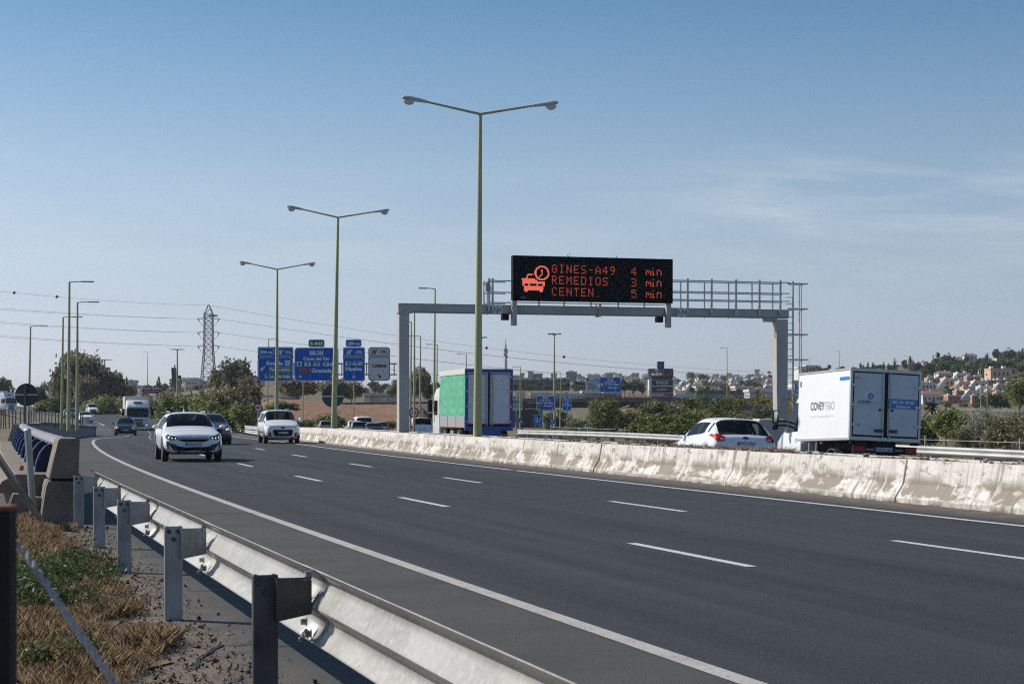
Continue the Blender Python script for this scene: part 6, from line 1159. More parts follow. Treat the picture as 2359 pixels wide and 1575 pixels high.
    s = Sign('road_sign', 'triangular bend warning sign above a round 60 sign', 'road sign', *o, 180, 888, 900, 'small roadside signs'); tri = [s.p(*q) for q in ((845, 825), (930, 825), (886, 735))]; d = MB().prism(tri, 0, .04).build('warning_triangle', M_signred, s.root); t = MB(); s.poly(t, [(862, 815), (914, 815), (887, 762)], 0, -.01); s.poly(t, [(874, 808), (884, 808), (888, 795), (900, 790), (898, 780), (880, 788)], 3, -.02); s.done(t, 'symbol', SM, d)
    c = s.p(885, 862); d = MB().lathe([(0, 0), (36 * s.k, 0), (36 * s.k, .04), (0, .04)], 24, (c[0], 0, c[1]), 'y').build('sign_disc', M_signred, s.root); t = MB(); t.lathe([(0, -.01), (28 * s.k, -.01)], 24, (c[0], 0, c[1]), 'y', 1); text_into(t, '60', (c[0], -.02, c[1]), 28 * s.k, 42 * s.k, 0, bold=.03); t.fixn = False; t.build('lettering', [M_signblack, M_signwhite], d); b = s.p(900, 1000); MB().bar((s.p(900, 860)[0], .09, c[1]), (b[0], .09, b[1]), .08).build('post', M_galvpost, s.root)
    s = Sign('road_sign', 'small blue and white chevron sign on the lamp post by the truck', 'road sign', *o, 190, 130, 900, 'small roadside signs'); p = s.panel(108, 805, 155, 885, M_signblue, 'panel', None, r=4); t = MB(); s.poly(t, [(112, 880), (112, 862), (150, 835), (150, 860)]); s.done(t, 'symbol', SM, p); b = s.p(100, 970); MB().bar((s.p(100, 730)[0], .09, s.p(100, 730)[1]), (b[0], .09, b[1]), .08).build('post', M_galvpost, s.root)
    for (X, z0, z1, Y, lb) in ((146, 890, 970, 190, 'yellow and black striped gore marker by the green truck'), (1716, 895, 995, 120, 'yellow and black striped marker at the slip road guardrail')):
        s = Sign('marker_board', lb, 'marker', *o, Y, X, (z0 + z1) / 2, 'striped gore markers'); s.panel(X - 16, z0, X + 16, z1, M_black, 'board', None, r=3, thick=.2); t = MB(); s.poly(t, [(X - 8, z0 + 40), (X + 6, z0 + 28), (X + 8, z1 - 26), (X - 6, z1 - 8)], 0, -.02); s.done(t, 'stripe', [mat('marker_yellow', (.60, .36, .03), .5)], s.root); s.panel(X - 14, z0 - 14, X + 14, z0, M_signgrey, 'cap', None, r=3)
    s = Sign('road_sign', 'round blue up-arrow sign in front of the cream house on the right', 'road sign', 2059, 780, .17857, 300, 398, 800, 'small roadside signs'); c = s.p(398, 766); d = MB().lathe([(0, 0), (21 * s.k, 0), (21 * s.k, .04), (0, .04)], 24, (c[0], 0, c[1]), 'y').build('sign_disc', M_signblue, s.root); t = MB(); s.arrow(t, 398, 766, -PI / 2, 30, 0, 6, 10); s.done(t, 'symbol', SM, d); b = s.p(398, 870); MB().bar((c[0], .09, c[1]), (b[0], .09, b[1]), .1).build('post', M_galvpost, s.root)
    s = Sign('road_sign', 'small blue rectangular sign by the guardrail below the pink houses', 'road sign', 2059, 780, .17857, 300, 1219, 890, 'small roadside signs'); p = s.panel(1206, 872, 1232, 908, M_signblue, 'panel', None, r=3); b = s.p(1212, 935); MB().bar((s.p(1212, 890)[0], .08, s.p(0, 890)[1]), (b[0], .08, b[1]), .08).build('post', M_galvpost, s.root)
    s = Sign('road_sign', 'white and blue sign right of the gantry right column', 'road sign', 1760, 780, .2, 200, 370, 560, 'small roadside signs'); p = s.panel(355, 545, 420, 635, M_signblue, 'panel', M_signwhite, r=4, bw=5); t = MB(); s.rect(t, 372, 570, 380, 615); s.rect(t, 388, 570, 394, 615); s.done(t, 'symbol', SM, p); MB().bar((0, .08, 0), (0, .08, -4.5), .12).build('post', M_galvpost, s.root)
far_signs()
def billboards():
    s = Sign('billboard', 'crimson roadside billboard reading Home Gallery above the white lorry', 'billboard', 280, 780, .14474, 330, 485, 860); red = mat('crimson_panel', (.26, .015, .055), .5); p = s.panel(318, 752, 655, 868, red, 'panel', None, r=2, thick=.3); t = MB(); s.text(t, 'Home Gallery', 488, 783, 34, 312, 0)
    for i, (X, c) in enumerate(((435, 1), (468, 2), (508, 3), (552, 1))): t.lathe([(0, -.02), (14 * s.k, -.02)], 14, (s.p(X, 832)[0], 0, s.p(X, 832)[1]), 'y', c)
    s.rect(t, 378, 825, 392, 842, 0); s.rect(t, 585, 825, 600, 838, 0); s.poly(t, [(600, 868), (655, 830), (655, 868)], 0); t.fixn = False; t.build('lettering', [M_signwhite, mat('pinkdot', (.35, .10, .18), .5), mat('lilacdot', (.30, .22, .40), .5), mat('ochredot', (.60, .32, .06), .5)], p)
    MB().bar((s.p(316, 0)[0], .1, s.p(0, 752)[1]), (s.p(316, 0)[0], .1, s.p(0, 960)[1]), .35).build('post', M_signwhite, s.root); MB().bar((s.p(560, 0)[0], .3, s.p(0, 868)[1]), (s.p(560, 0)[0], .3, s.p(0, 960)[1]), .35).build('post', M_galvpost, s.root)
    b = Sign('billboard', 'dark slatted back of a tall billboard on two grey columns', 'billboard', 280, 780, .14474, 340, 835, 600); dk = mat('billboard_back', (.11, .11, .125), .7, noise=((3, (.07, .07, .08), .4, .6),)); k = b.k
    q = MB(); pts = [b.p(*u) for u in ((793, 460), (868, 465), (880, 728), (822, 728))]; q.prism(pts, 0, .4); q.build('panel', dk, b.root); 
    for X in (800, 820, 842, 858): q = MB(); u = b.p(X, 464); v = b.p(X + 14, 724); q.bar((u[0], -.06, u[1]), (v[0], -.06, v[1]), .12); q.build('slat', mat('billboard_slat', (.16, .16, .175), .6), b.root)
    for X0, X1, Z0 in ((802, 824, 590), (920, 940, 600)): u = b.p(X0, Z0); v = b.p(X1, 910); MB().box(((u[0] + v[0]) / 2, .5, (u[1] + v[1]) / 2), (v[0] - u[0], .5, u[1] - v[1])).build('column', mat('billboard_column', (.22, .25, .29), .5), b.root)
    u = b.p(800, 600); v = b.p(942, 606); MB().bar((u[0], .5, u[1]), (v[0], .5, v[1]), .5).build('beam', dk, b.root); u = b.p(846, 415); v = b.p(850, 470); MB().bar((u[0], .2, u[1]), (v[0], .2, v[1]), .2).build('aerial', dk, b.root)
    # shopping totem
    t_ = Sign('shopping_totem', 'tall dark shopping centre totem with stacked shop panels', 'totem', 1500, 800, .15326, 430, 172, 560); k = t_.k; dkb = mat('totem_dark', (.018, .021, .03), .5); navy = mat('totem_navy', (.022, .032, .06), .5)
    def blk(x0, z0, x1, z1, m, name, y0=0.0, y1=5.0): a = t_.p(x0, z1); c = t_.p(x1, z0); return MB().box(((a[0] + c[0]) / 2, (y0 + y1) / 2, (a[1] + c[1]) / 2), (c[0] - a[0], y1 - y0, c[1] - a[1])).build(name, m, t_.root)
    blk(14, 435, 328, 800, dkb, 'core', .3, 4.5)
    u = [t_.p(-28, 318), t_.p(190, 318), t_.p(343, 318)]; zt, zb_ = t_.p(0, 318)[1], t_.p(0, 440)[1]; hp = [(u[0][0], .8), (u[1][0], -1.2), (u[2][0], .8), (u[2][0], 4.5), (u[0][0], 4.5)]
    hd = MB().prism(hp, zb_, zt, 'xy').build('head', navy, t_.root); rt = Vector((u[1][0] - u[0][0], -2.0, 0)).normalized(); rt2 = Vector((u[2][0] - u[1][0], 2.0, 0)).normalized()
    q = MB(); m1 = Vector((t_.p(84, 400)[0], -.2, t_.p(0, 402)[1])); n1 = Vector((rt.y, -rt.x, 0)); text_into(q, 'VEGA DEL REY', m1 + n1 * .06, 30 * k, 178 * k, 0, right=rt, bold=.04); m2 = Vector((t_.p(268, 404)[0], -.2, t_.p(0, 404)[1])); n2 = Vector((rt2.y, -rt2.x, 0)); text_into(q, 'VEGA DEL REY', m2 + n2 * .08, 26 * k, 122 * k, 2, right=rt2, bold=.02)
    c1 = Vector((t_.p(86, 0)[0], -.2, t_.p(0, 350)[1])) + n1 * .08; 
    for i in range(14):
        a0, a1 = 2 * PI * i / 14, 2 * PI * (i + 1) / 14; P_ = lambda a, r: c1 + rt * (r * k * math.cos(a)) + Vector((0, 0, r * k * math.sin(a))); q.add([P_(a0, 19), P_(a1, 19), P_(a1, 29), P_(a0, 29)], [(0, 1, 2, 3)], (3, 0, 0, 0, 0, 0, 4, 4, 4, 4, 4, 3, 3, 3)[i])
    q.add([c1 + rt * (x * k) + Vector((0, 0, z * k)) for x, z in ((-8, -14), (6, -14), (10, 10), (-8, 12))], [(0, 1, 2, 3)], 1)
    c2 = Vector((t_.p(272, 0)[0], -.2, t_.p(0, 352)[1])) + n2 * .1
    for i in range(10):
        a0, a1 = 2 * PI * i / 10, 2 * PI * (i + .8) / 10; P_ = lambda a, r: c2 + rt2 * (r * k * .8 * math.cos(a)) + Vector((0, 0, r * k * math.sin(a))); q.add([P_(a0, 17), P_(a1, 17), P_(a1, 23), P_(a0, 23)], [(0, 1, 2, 3)], 2)
    q.fixn = False; q.build('lettering', [M_signwhite, mat('teal_mark', (.05, .38, .42), .5), mat('dim_letter', (.22, .22, .25), .5), mat('gold_mark', (.7, .45, .08), .5), mat('red_mark', (.55, .06, .04), .5)], hd)
    blk(-26, 432, 186, 441, mat('teal_mark', ()), 'teal_strip', -.1, .3); blk(104, 210, 204, 320, mat('totem_blue', (.02, .05, .16), .5), 'top_block', .6, 3.4)
    for z0, z1 in ((486, 492), (576, 590), (676, 684)): blk(10, z0, 342, z1, M_signgrey, 'shelf', .0, 4.6)
    blk(-26, 480, 10, 748, M_signgrey, 'side_panel', .1, 4.6); blk(330, 490, 344, 748, M_signgrey, 'side_panel', .1, 4.6)
    for (z0, z1, m, word, w, h) in ((494, 574, dkb, 'MAISONS', 178, 30), (592, 674, dkb, 'SCHMIDT', 150, 28), (686, 746, red, 'KIWOKO', 180, 44)):
        o = blk(14, z0, 328, z1, m, 'shop_panel', .1, .5); q = MB(); a = t_.p(168 if word != 'KIWOKO' else 112, (z0 + z1) / 2 - (10 if word == 'MAISONS' else 0)); text_into(q, word, (a[0], .06, a[1]), h * k, w * k, 0, bold=.02)
        if word == 'MAISONS': a = t_.p(168, 556); text_into(q, 'DU MONDE', (a[0], .06, a[1]), 15 * k, 178 * k, 0)
        q.fixn = False; q.build('lettering', M_signwhite, o)
billboards()
# ---------------------------------------------------------------- foliage
RNG = np.random.default_rng(7)
def leaves(name, lobes, n, size, m, seed=0, clump=.16, per=26, shell=.55, droop=0.0, aspect=.55):
    """leaf-sized faces gathered in clumps through the lobes; lobes: (x, y, z, rx, ry, rz)"""
    g = np.random.default_rng(seed); Lb = np.array(lobes, float); vol = (Lb[:, 3] * Lb[:, 4] * Lb[:, 5]) ** .67; nc = max(6, n // per)
    li = g.choice(len(Lb), nc, p=vol / vol.sum()); d = g.normal(size=(nc, 3)); d /= np.linalg.norm(d, axis=1)[:, None]; r = shell + (1.04 - shell) * g.random(nc) ** .7
    cc = Lb[li, :3] + d * r[:, None] * Lb[li, 3:]; rad = clump * Lb[li, 3:].mean(1) * (0.6 + .8 * g.random(nc)); tint = g.random(nc)
    k = g.integers(0, nc, n); off = g.normal(size=(n, 3)) * rad[k][:, None]; off[:, 2] *= .75; P = cc[k] + off; P[:, 2] -= droop * np.abs(off[:, 0])
    a = g.normal(size=(n, 3)); a /= np.linalg.norm(a, axis=1)[:, None]; b = np.cross(a, g.normal(size=(n, 3))); b /= np.linalg.norm(b, axis=1)[:, None]; s = size * 1.45 * (.6 + .8 * g.random(n)); a = a * s[:, None]; b = b * (s * aspect)[:, None]
    V = np.stack([P - a, P - b * .9, P + a, P + b * .9], 1).reshape(-1, 3); me = bpy.data.meshes.new(name); me.vertices.add(4 * n); me.loops.add(4 * n); me.polygons.add(n)
    me.vertices.foreach_set('co', V.ravel()); me.loops.foreach_set('vertex_index', np.arange(4 * n)); me.polygons.foreach_set('loop_start', np.arange(0, 4 * n, 4)); me.polygons.foreach_set('loop_total', np.full(n, 4))
    t = np.clip(tint[k] * .8 + g.random(n) * .25 - .03, 0, 1); at = me.attributes.new('tint', 'FLOAT', 'POINT'); at.data.foreach_set('value', np.repeat(t, 4)); me.materials.append(m); me.update(); return me
M_bark = mat('bark', (.13, .10, .075), .95, noise=((3, (.20, .17, .14), .42, .65),), stretch=(1, 1, .2))
LM = dict(euc=leafmat('leaf_eucalyptus', (0.094, 0.102, 0.059), (0.316, 0.296, 0.181)), dark=leafmat('leaf_dark', (0.044, 0.067, 0.030), (0.163, 0.202, 0.080)), bush=leafmat('leaf_bush', (0.074, 0.102, 0.030), (0.316, 0.354, 0.125)), lentisk=leafmat('leaf_lentisk', (0.056, 0.075, 0.022), (0.247, 0.263, 0.087)),
          yellow=leafmat('leaf_yellow', (.11, .11, .018), (.32, .28, .05)), olive=leafmat('leaf_olive', (0.062, 0.085, 0.056), (0.223, 0.255, 0.159)), broom=leafmat('leaf_broom', (.09, .095, .045), (.30, .29, .16)), pale=leafmat('leaf_pale', (.18, .18, .13), (.42, .42, .33)), pine=leafmat('leaf_pine', (0.040, 0.066, 0.034), (0.136, 0.178, 0.080)), cyp=leafmat('leaf_cypress', (.018, .030, .018), (.055, .072, .034)), purple=leafmat('leaf_purple', (.035, .028, .04), (.11, .09, .12)), brown=leafmat('leaf_brownish', (0.121, 0.108, 0.064), (0.383, 0.316, 0.181)))
def trunk_mb(h, r, seed, limbs=4, spread=.4, lean=0.0):
    g = random.Random(seed); mb = MB(); top = Vector((lean * h, 0, h)); mb.tube([(0, 0, -.5), (lean * h * .4 + g.uniform(-.1, .1), g.uniform(-.1, .1), h * .5), top], [r * 1.2, r * .8, r * .5], 7)
    for k in range(limbs):
        a = 2 * PI * k / limbs + g.uniform(-.5, .5); z0 = h * g.uniform(.45, .95); b = Vector((lean * z0, 0, z0)); e = b + Vector((math.cos(a) * h * spread, math.sin(a) * h * spread, h * g.uniform(.35, .7))); mb.tube([b, (b + e) / 2 + Vector((0, 0, -.05 * h)), e], [r * .45, r * .3, r * .12], 5)
    return mb
PROTO = {}
def crown_shape(kind, g):
    """unit-sized crown lobes (width 1, height 1, base at 0)"""
    if kind == 'tree': return [(g.uniform(-.26, .26), g.uniform(-.26, .26), g.uniform(.42, .86), g.uniform(.14, .24), g.uniform(.14, .24), g.uniform(.10, .17)) for _ in range(11)] + [(0, 0, .62, .26, .26, .22)]
    if kind == 'bush': return [(g.uniform(-.34, .34), g.uniform(-.3, .3), g.uniform(.25, .72), g.uniform(.15, .26), g.uniform(.15, .26), g.uniform(.16, .27)) for _ in range(12)] + [(0, 0, .38, .36, .34, .34), (-.3, 0, .2, .2, .25, .2), (.3, 0, .2, .2, .25, .2)]
    if kind == 'cypress': return [(0, 0, z, .5 * w, .5 * w, .09) for z, w in ((.12, .8), (.25, .95), (.38, 1), (.5, .9), (.62, .78), (.74, .58), (.85, .38), (.94, .18))]
    if kind == 'pine': return [(g.uniform(-.1, .1) * (1 - z), g.uniform(-.1, .1) * (1 - z), z, .48 * (1.08 - z), .48 * (1.08 - z), .08) for z in np.linspace(.22, .97, 11)]
def proto(kind, lm, v, n, size_rel):
    key = (kind, lm, v, n)
    if key not in PROTO:
        g = random.Random(v * 17 + hash(kind) % 5 if False else v * 17 + len(kind)); PROTO[key] = leaves('crown', crown_shape(kind, g), n, size_rel, LM[lm], v + 3, clump=.34 if kind != 'cypress' else .5, per=22, shell=.45 if kind != 'cypress' else .2)
        tb = {'tree': lambda: trunk_mb(.45, .022, v, 6, .28), 'bush': lambda: trunk_mb(.3, .02, v, 5, .5), 'cypress': lambda: trunk_mb(.2, .03, v, 0), 'pine': lambda: trunk_mb(.6, .022, v, 0)}[kind]()
        o = tb.build('trunk', M_bark, None); me = o.data; bpy.data.objects.remove(o); PROTO[key + ('t',)] = me
    return PROTO[key], PROTO[key + ('t',)]
def plant(kind, lm, px, ytop, ybase, wpx, Y, label, group, n=2600, v=0, size=.03, name=None, cat=None, depth=1.0):
    b = W(px, ybase, Y); h = (ybase - ytop) * Y / F; w = wpx * Y / F; cme, tme = proto(kind, lm, v, n, size)
    nm = name or {'tree': 'tree', 'bush': 'bush', 'cypress': 'cypress_tree', 'pine': 'pine_tree'}[kind]; r = empty(nm, b, RNG.uniform(0, 6.28), label, cat or {'bush': 'bush'}.get(kind, 'tree'), group)
    c = link_mesh('crown', cme, r); t = link_mesh('trunk', tme, r); r.scale = (w, w * depth, h); return r
# left: eucalyptus grove, hedge along the guardrail
G1 = 'trees beyond the left guardrail'
for a in (('tree', 'euc', 188, 812, 962, 118, 370, 'tallest brownish eucalyptus behind the three lamp posts', 5200, 1, .028), ('tree', 'euc', 146, 828, 962, 78, 375, 'leaning left part of the eucalyptus grove with a low side branch', 3600, 2, .034), ('tree', 'euc', 222, 836, 962, 90, 372, 'eucalyptus right of the tallest one, under the floodlight mast', 3800, 3, .032),
          ('tree', 'brown', 252, 850, 965, 66, 368, 'smaller olive brown tree at the right end of the eucalyptus grove', 2600, 4, .036), ('tree', 'brown', 198, 866, 960, 60, 360, 'rust tinged tree low in front of the tallest eucalyptus', 2400, 5, .038), ('tree', 'dark', 88, 882, 958, 52, 345, 'dark round tree behind the left round sign back', 2400, 6, .034),
          ('tree', 'dark', 12, 866, 950, 60, 420, 'dark pine like tree at the far left edge above the lorry', 2000, 7, .036), ('tree', 'dark', -20, 872, 950, 60, 430, 'dark tree cut by the left edge of the picture', 1600, 8, .036), ('tree', 'brown', 286, 872, 965, 60, 372, 'olive tree left of the crimson billboard', 2200, 9, .038),
          ('tree', 'euc', 548, 830, 945, 84, 300, 'tall eucalyptus left of the blue sign for Sevilla', 4200, 10, .032), ('tree', 'euc', 507, 846, 945, 58, 310, 'thin eucalyptus right beside the pylon', 2600, 11, .036), ('tree', 'brown', 572, 856, 945, 44, 295, 'eucalyptus touching the left edge of the Sevilla sign', 2000, 12, .038),
          ('tree', 'brown', 690, 868, 935, 110, 330, 'broad grey brown eucalyptus below the Granada sign, left one', 3600, 13, .034), ('tree', 'euc', 770, 872, 935, 92, 335, 'eucalyptus behind the dark round sign back', 3200, 14, .036), ('tree', 'euc', 815, 880, 932, 60, 340, 'eucalyptus under the Huelva sign', 2200, 15, .038),
          ('tree', 'euc', 965, 836, 945, 56, 260, 'tall dark eucalyptus right of the gantry left column', 3200, 16, .034), ('tree', 'dark', 985, 862, 945, 40, 265, 'lower dark tree beside the green truck cab', 1800, 17, .038), ('tree', 'euc', 905, 880, 930, 30, 300, 'small tree left of the gantry left column', 1200, 18, .05)):
    plant(*a[:8], G1, *a[8:])
G2 = 'bushes behind the left guardrail'
for i, (px, yt, yb, w, Y, lm, lab) in enumerate(((112, 918, 955, 60, 335, 'bush', 'low green bush right of the left round sign back'), (150, 908, 962, 76, 330, 'dark', 'dusty bush between the yellow lamp posts'), (205, 915, 962, 70, 325, 'brown', 'brownish bush behind the small white van'), (240, 902, 966, 84, 320, 'bush', 'green bush left of the white lorry'), (290, 905, 972, 80, 330, 'brown', 'bush hidden behind the white lorry cab'),
        (355, 898, 968, 84, 280, 'brown', 'dull bush right of the white lorry'), (408, 902, 974, 104, 225, 'bush', 'bright green oleander bush above the white crossover'), (448, 906, 975, 80, 215, 'bush', 'green oleander bush right of centre above the white crossover'), (350, 916, 970, 70, 270, 'dark', 'shaded bush beside the white lorry trailer'), (500, 880, 985, 110, 185, 'bush', 'big leafy bush under the pylon'), (545, 872, 988, 104, 178, 'brown', 'tall twiggy bush with grey stems left of the 80 sign'),
        (520, 920, 990, 110, 172, 'bush', 'green bush behind the dark car roof'), (566, 915, 988, 66, 168, 'bush', 'rightmost green bush before the 80 sign'), (470, 898, 978, 70, 200, 'brown', 'dry twiggy bush left of the big leafy bush'), (612, 928, 982, 40, 165, 'bush', 'low bush just right of the 80 sign'), (640, 920, 945, 50, 215, 'bush', 'bush on the bank top behind the people carrier'), (668, 926, 945, 44, 215, 'dark', 'dark bush at the left end of the brown bank'),
        (752, 950, 986, 64, 205, 'bush', 'green bush at the foot of the brown bank behind the round sign back'), (712, 962, 984, 32, 208, 'bush', 'small bush at the foot of the brown bank, left one'), (690, 964, 985, 26, 208, 'bush', 'small bush by the people carrier mirror'), (786, 958, 986, 36, 204, 'bush', 'small bush at the foot of the brown bank, right one'), (895, 966, 988, 40, 200, 'bush', 'low bush behind the queue near the gantry column'), (812, 968, 986, 30, 203, 'bush', 'tiny bush above the queue of cars'))):
    plant('bush', lm, px, yt, yb, w, Y, lab, G2, 3400 if w > 70 else 1700, i % 6, .032 if w > 70 else .04)
# right: shrubs between the carriageway and the slip road
G3 = 'shrubs beyond the right guardrail'
for i, (px, yt, yb, w, Y, lm, lab, n) in enumerate(((1392, 908, 996, 66, 190, 'bush', 'dense upright green tree in front of the flyover', 5200), (1440, 932, 996, 70, 195, 'brown', 'dull shrub right of the upright green tree', 2600), (1500, 912, 985, 90, 215, 'dark', 'dark shrub below the totem', 3000), (1560, 918, 985, 80, 220, 'brown', 'twiggy brown shrub right of the totem foot', 2400), (1602, 906, 980, 84, 225, 'dark', 'dark green shrub in front of the white warehouse wall', 3200), (1640, 915, 985, 70, 222, 'dark', 'dark shrub left of the yellow broom', 2400),
        (1540, 945, 1030, 150, 105, 'lentisk', 'large rounded lentisk bush left of the white hatchback', 8000), (1620, 935, 1030, 150, 108, 'lentisk', 'large lentisk bush above the white hatchback roof', 8000), (1505, 962, 1030, 80, 102, 'lentisk', 'lower lentisk bush at the left end of the big hedge', 4000), (1690, 948, 1030, 130, 112, 'lentisk', 'lentisk bush behind the white hatchback', 6500), (1770, 952, 1030, 110, 115, 'lentisk', 'lentisk bush behind the beige cabinet', 5000), (1580, 970, 1035, 120, 98, 'lentisk', 'front lentisk bush over the guardrail', 6000),
        (1685, 910, 960, 60, 260, 'yellow', 'yellow flowering broom, left one of the row', 2600), (1742, 908, 962, 80, 262, 'yellow', 'yellow flowering broom in the middle of the row', 3000), (1790, 912, 965, 60, 255, 'yellow', 'yellow flowering broom beside the gantry right column', 2400), (1838, 908, 970, 50, 250, 'yellow', 'yellow broom right of the gantry right column', 2200), (1722, 922, 960, 34, 240, 'purple', 'purplish twiggy shrub among the yellow broom', 1500), (1762, 926, 964, 84, 200, 'olive', 'grey green olive shrub before the yellow broom', 3600), (1830, 945, 1000, 50, 180, 'yellow', 'yellow green shrub beside the white truck mirror', 2200),
        (1330, 960, 1000, 60, 230, 'bush', 'low green bush left of the upright green tree', 1600), (1278, 945, 990, 54, 275, 'dark', 'dark ivy covered bush under the Huelva sign', 2000), (1300, 938, 985, 40, 280, 'dark', 'dark bush by the bend warning sign', 1600))):
    plant('bush', lm, px, yt, yb, w, Y, lab, G3, n, i % 6, .026 if n > 3500 else .036)
G4 = 'shrubs and small trees on the right verge'
for i, (k, px, yt, yb, w, Y, lm, lab, n) in enumerate((('bush', 2075, 942, 1026, 70, 110, 'lentisk', 'dark rounded shrub touching the white box truck', 4200), ('bush', 2120, 950, 1030, 80, 108, 'dark', 'dark green shrub below the palm', 4000), ('tree', 2190, 940, 1034, 110, 105, 'bush', 'small tree with two bare trunks right of the palm', 5000), ('bush', 2230, 945, 1010, 90, 115, 'dark', 'dark green shrub left of the pale broom', 3600), ('bush', 2262, 952, 1034, 90, 100, 'pale', 'whitish feathery broom in front of the dark shrubs', 3800), ('bush', 2320, 945, 1036, 110, 96, 'broom', 'tall olive broom at the right edge', 5000), ('bush', 2365, 955, 1036, 90, 94, 'broom', 'olive broom cut by the right edge of the picture', 3600), ('bush', 2215, 975, 1036, 70, 98, 'broom', 'yellowish broom with long bare stems', 2600), ('bush', 2100, 990, 1030, 50, 102, 'lentisk', 'low green shrub beside the white box truck corner', 1800), ('tree', 2352, 868, 960, 84, 210, 'bush', 'big green tree at the right edge of the picture', 4600), ('tree', 2385, 880, 960, 70, 215, 'bush', 'green tree mostly beyond the right edge', 2600), ('bush', 2310, 948, 990, 60, 150, 'pale', 'whitish feathery shrub under the big green tree', 2200), ('bush', 2268, 928, 985, 34, 150, 'pale', 'upright whitish shrub at the road embankment', 1600), ('bush', 2045, 960, 1024, 60, 120, 'lentisk', 'shrub half hidden behind the white box truck', 2000))):
    plant(k, lm, px, yt, yb, w, Y, lab, G4, n, i % 6, .026)
def palm(label, px, ytop, ybase, w, Y, tr=True):
    b = W(px, ybase, Y); h = (ybase - ytop) * Y / F; r = w * Y / F / 2; root = empty('palm_tree', b, 0, label, 'palm tree', 'palm trees'); g = random.Random(int(px)); th = h - r * .75
    if tr: MB().tube([(0, 0, -.5), (0, 0, max(th, .2))], [r * .14, r * .11], 8).build('trunk', M_bark, root)
    mb = MB()
    for k in range(34):
        a = g.uniform(0, 2 * PI); e = g.uniform(-.35, 1.35); prev = None
        for i in range(7):
            t = i / 6; rr = r * t * math.cos(e * (1 - .2 * t)); z = max(th, .2) + r * (t * math.sin(e) - .55 * t * t); c = Vector((rr * math.cos(a), rr * math.sin(a), z)); wd = r * .12 * math.sin(PI * min(1, t * .9 + .12)); q = Vector((-math.sin(a), math.cos(a), 0)) * wd; dz = Vector((0, 0, -wd * .7))
            cur = (c - q + dz, c, c + q + dz)
            if prev: mb.add([prev[0], prev[1], cur[1], cur[0], prev[2], cur[2]], [(0, 1, 2, 3), (1, 4, 5, 2)])
            prev = cur
    mb.fixn = False; mb.build('crown', mat('palm_frond', (.075, .085, .045), .6, noise=((2, (.14, .14, .08), .42, .65),)), root)
palm('spreading palm in front of the cream house beside the white box truck', 2148, 915, 972, 62, 190); palm('small palm in front of the grey warehouse', 1693, 905, 925, 22, 420); palm('palm on the skyline left of the gantry right column', 1772, 852, 882, 13, 700)
# ---------------------------------------------------------------- flyover, bank guardrails, slip road
def flyover():
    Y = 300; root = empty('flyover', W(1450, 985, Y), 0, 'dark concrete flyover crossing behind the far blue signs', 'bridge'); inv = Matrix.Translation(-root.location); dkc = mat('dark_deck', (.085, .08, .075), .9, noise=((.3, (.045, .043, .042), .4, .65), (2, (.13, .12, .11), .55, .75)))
    def box(px0, py0, px1, py1, y0, y1, m, name): 
        a = W(px0, py1, Y); b = W(px1, py0, Y); o = MB().box(((a.x + b.x) / 2, Y + (y0 + y1) / 2, (a.z + b.z) / 2), (b.x - a.x, y1 - y0, b.z - a.z)).build(name, m, root); o.matrix_parent_inverse = inv; return o
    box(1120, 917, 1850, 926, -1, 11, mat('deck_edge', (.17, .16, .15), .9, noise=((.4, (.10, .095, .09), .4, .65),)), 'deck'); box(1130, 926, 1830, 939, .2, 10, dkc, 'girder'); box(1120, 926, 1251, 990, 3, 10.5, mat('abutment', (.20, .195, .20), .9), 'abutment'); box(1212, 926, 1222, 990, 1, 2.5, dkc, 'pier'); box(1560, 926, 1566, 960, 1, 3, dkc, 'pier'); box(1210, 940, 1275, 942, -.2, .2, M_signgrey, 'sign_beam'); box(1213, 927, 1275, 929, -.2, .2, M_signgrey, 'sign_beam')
    for k, px in enumerate(np.arange(1352, 1500, 21.2)):
        if abs(px - 1394) > 14 or 1: box(px, 914.2, px + 19.6, 917.5, -1.2, -.9, mat('red_mesh', (.50, .075, .05), .6), 'parapet_panel')
    box(1120, 911.5, 1850, 912.5, -1.1, -.9, M_galv, 'handrail')
    for px in np.arange(1255, 1345, 9): box(px, 912, px + 1.2, 917, -1.1, -.95, M_galv, 'handrail_post')
flyover()
def wall_thing(name, label, cat, px0, py0, px1, py1, Y, dep, m, parts=(), group=None, yaw=0.0):
    a = W(px0, py1, Y); b = W(px1, py0, Y); root = empty(name, ((a.x + b.x) / 2, Y, a.z), yaw, label, cat, group); w, h = b.x - a.x, b.z - a.z
    MB().box((0, dep / 2, h / 2 - .5), (w, dep, h + 1)).build('wall', m, root); return root, w, h, Y / F
far_guardrail('guardrail', 'dark guardrail along the upper road on the brown bank', lambda y, o: W(560 + (y - 250) * 12, 929 - .12 * (y - 250), 262 + .05 * (y - 250)) + Vector((0, -o, -.75)), 250, 290, 2, .44, 1, -.2, mat('rail_shade', (.16, .17, .18), .5, .4), 2.2)
slip_a = lambda y, o: W(1190 + (y - 150) * 1.75, 1003 - (y - 150) * .165, 150 + (y - 150) * .72) + Vector((0, -o, -.75)); slip_b = lambda y, o: W(1195 + (y - 150) * 1.75, 1016 - (y - 150) * .155, 138 + (y - 150) * .66) + Vector((0, -o, -.75))
far_guardrail('guardrail', 'dark guardrail on the far edge of the slip road with white reflectors', slip_a, 150, 325, 4, .44, 1, -.2, MATS['rail_shade'], 5); far_guardrail('guardrail', 'dark guardrail on the near edge of the slip road', slip_b, 150, 320, 4, .44, 1, -.2, MATS['rail_shade'], 5)
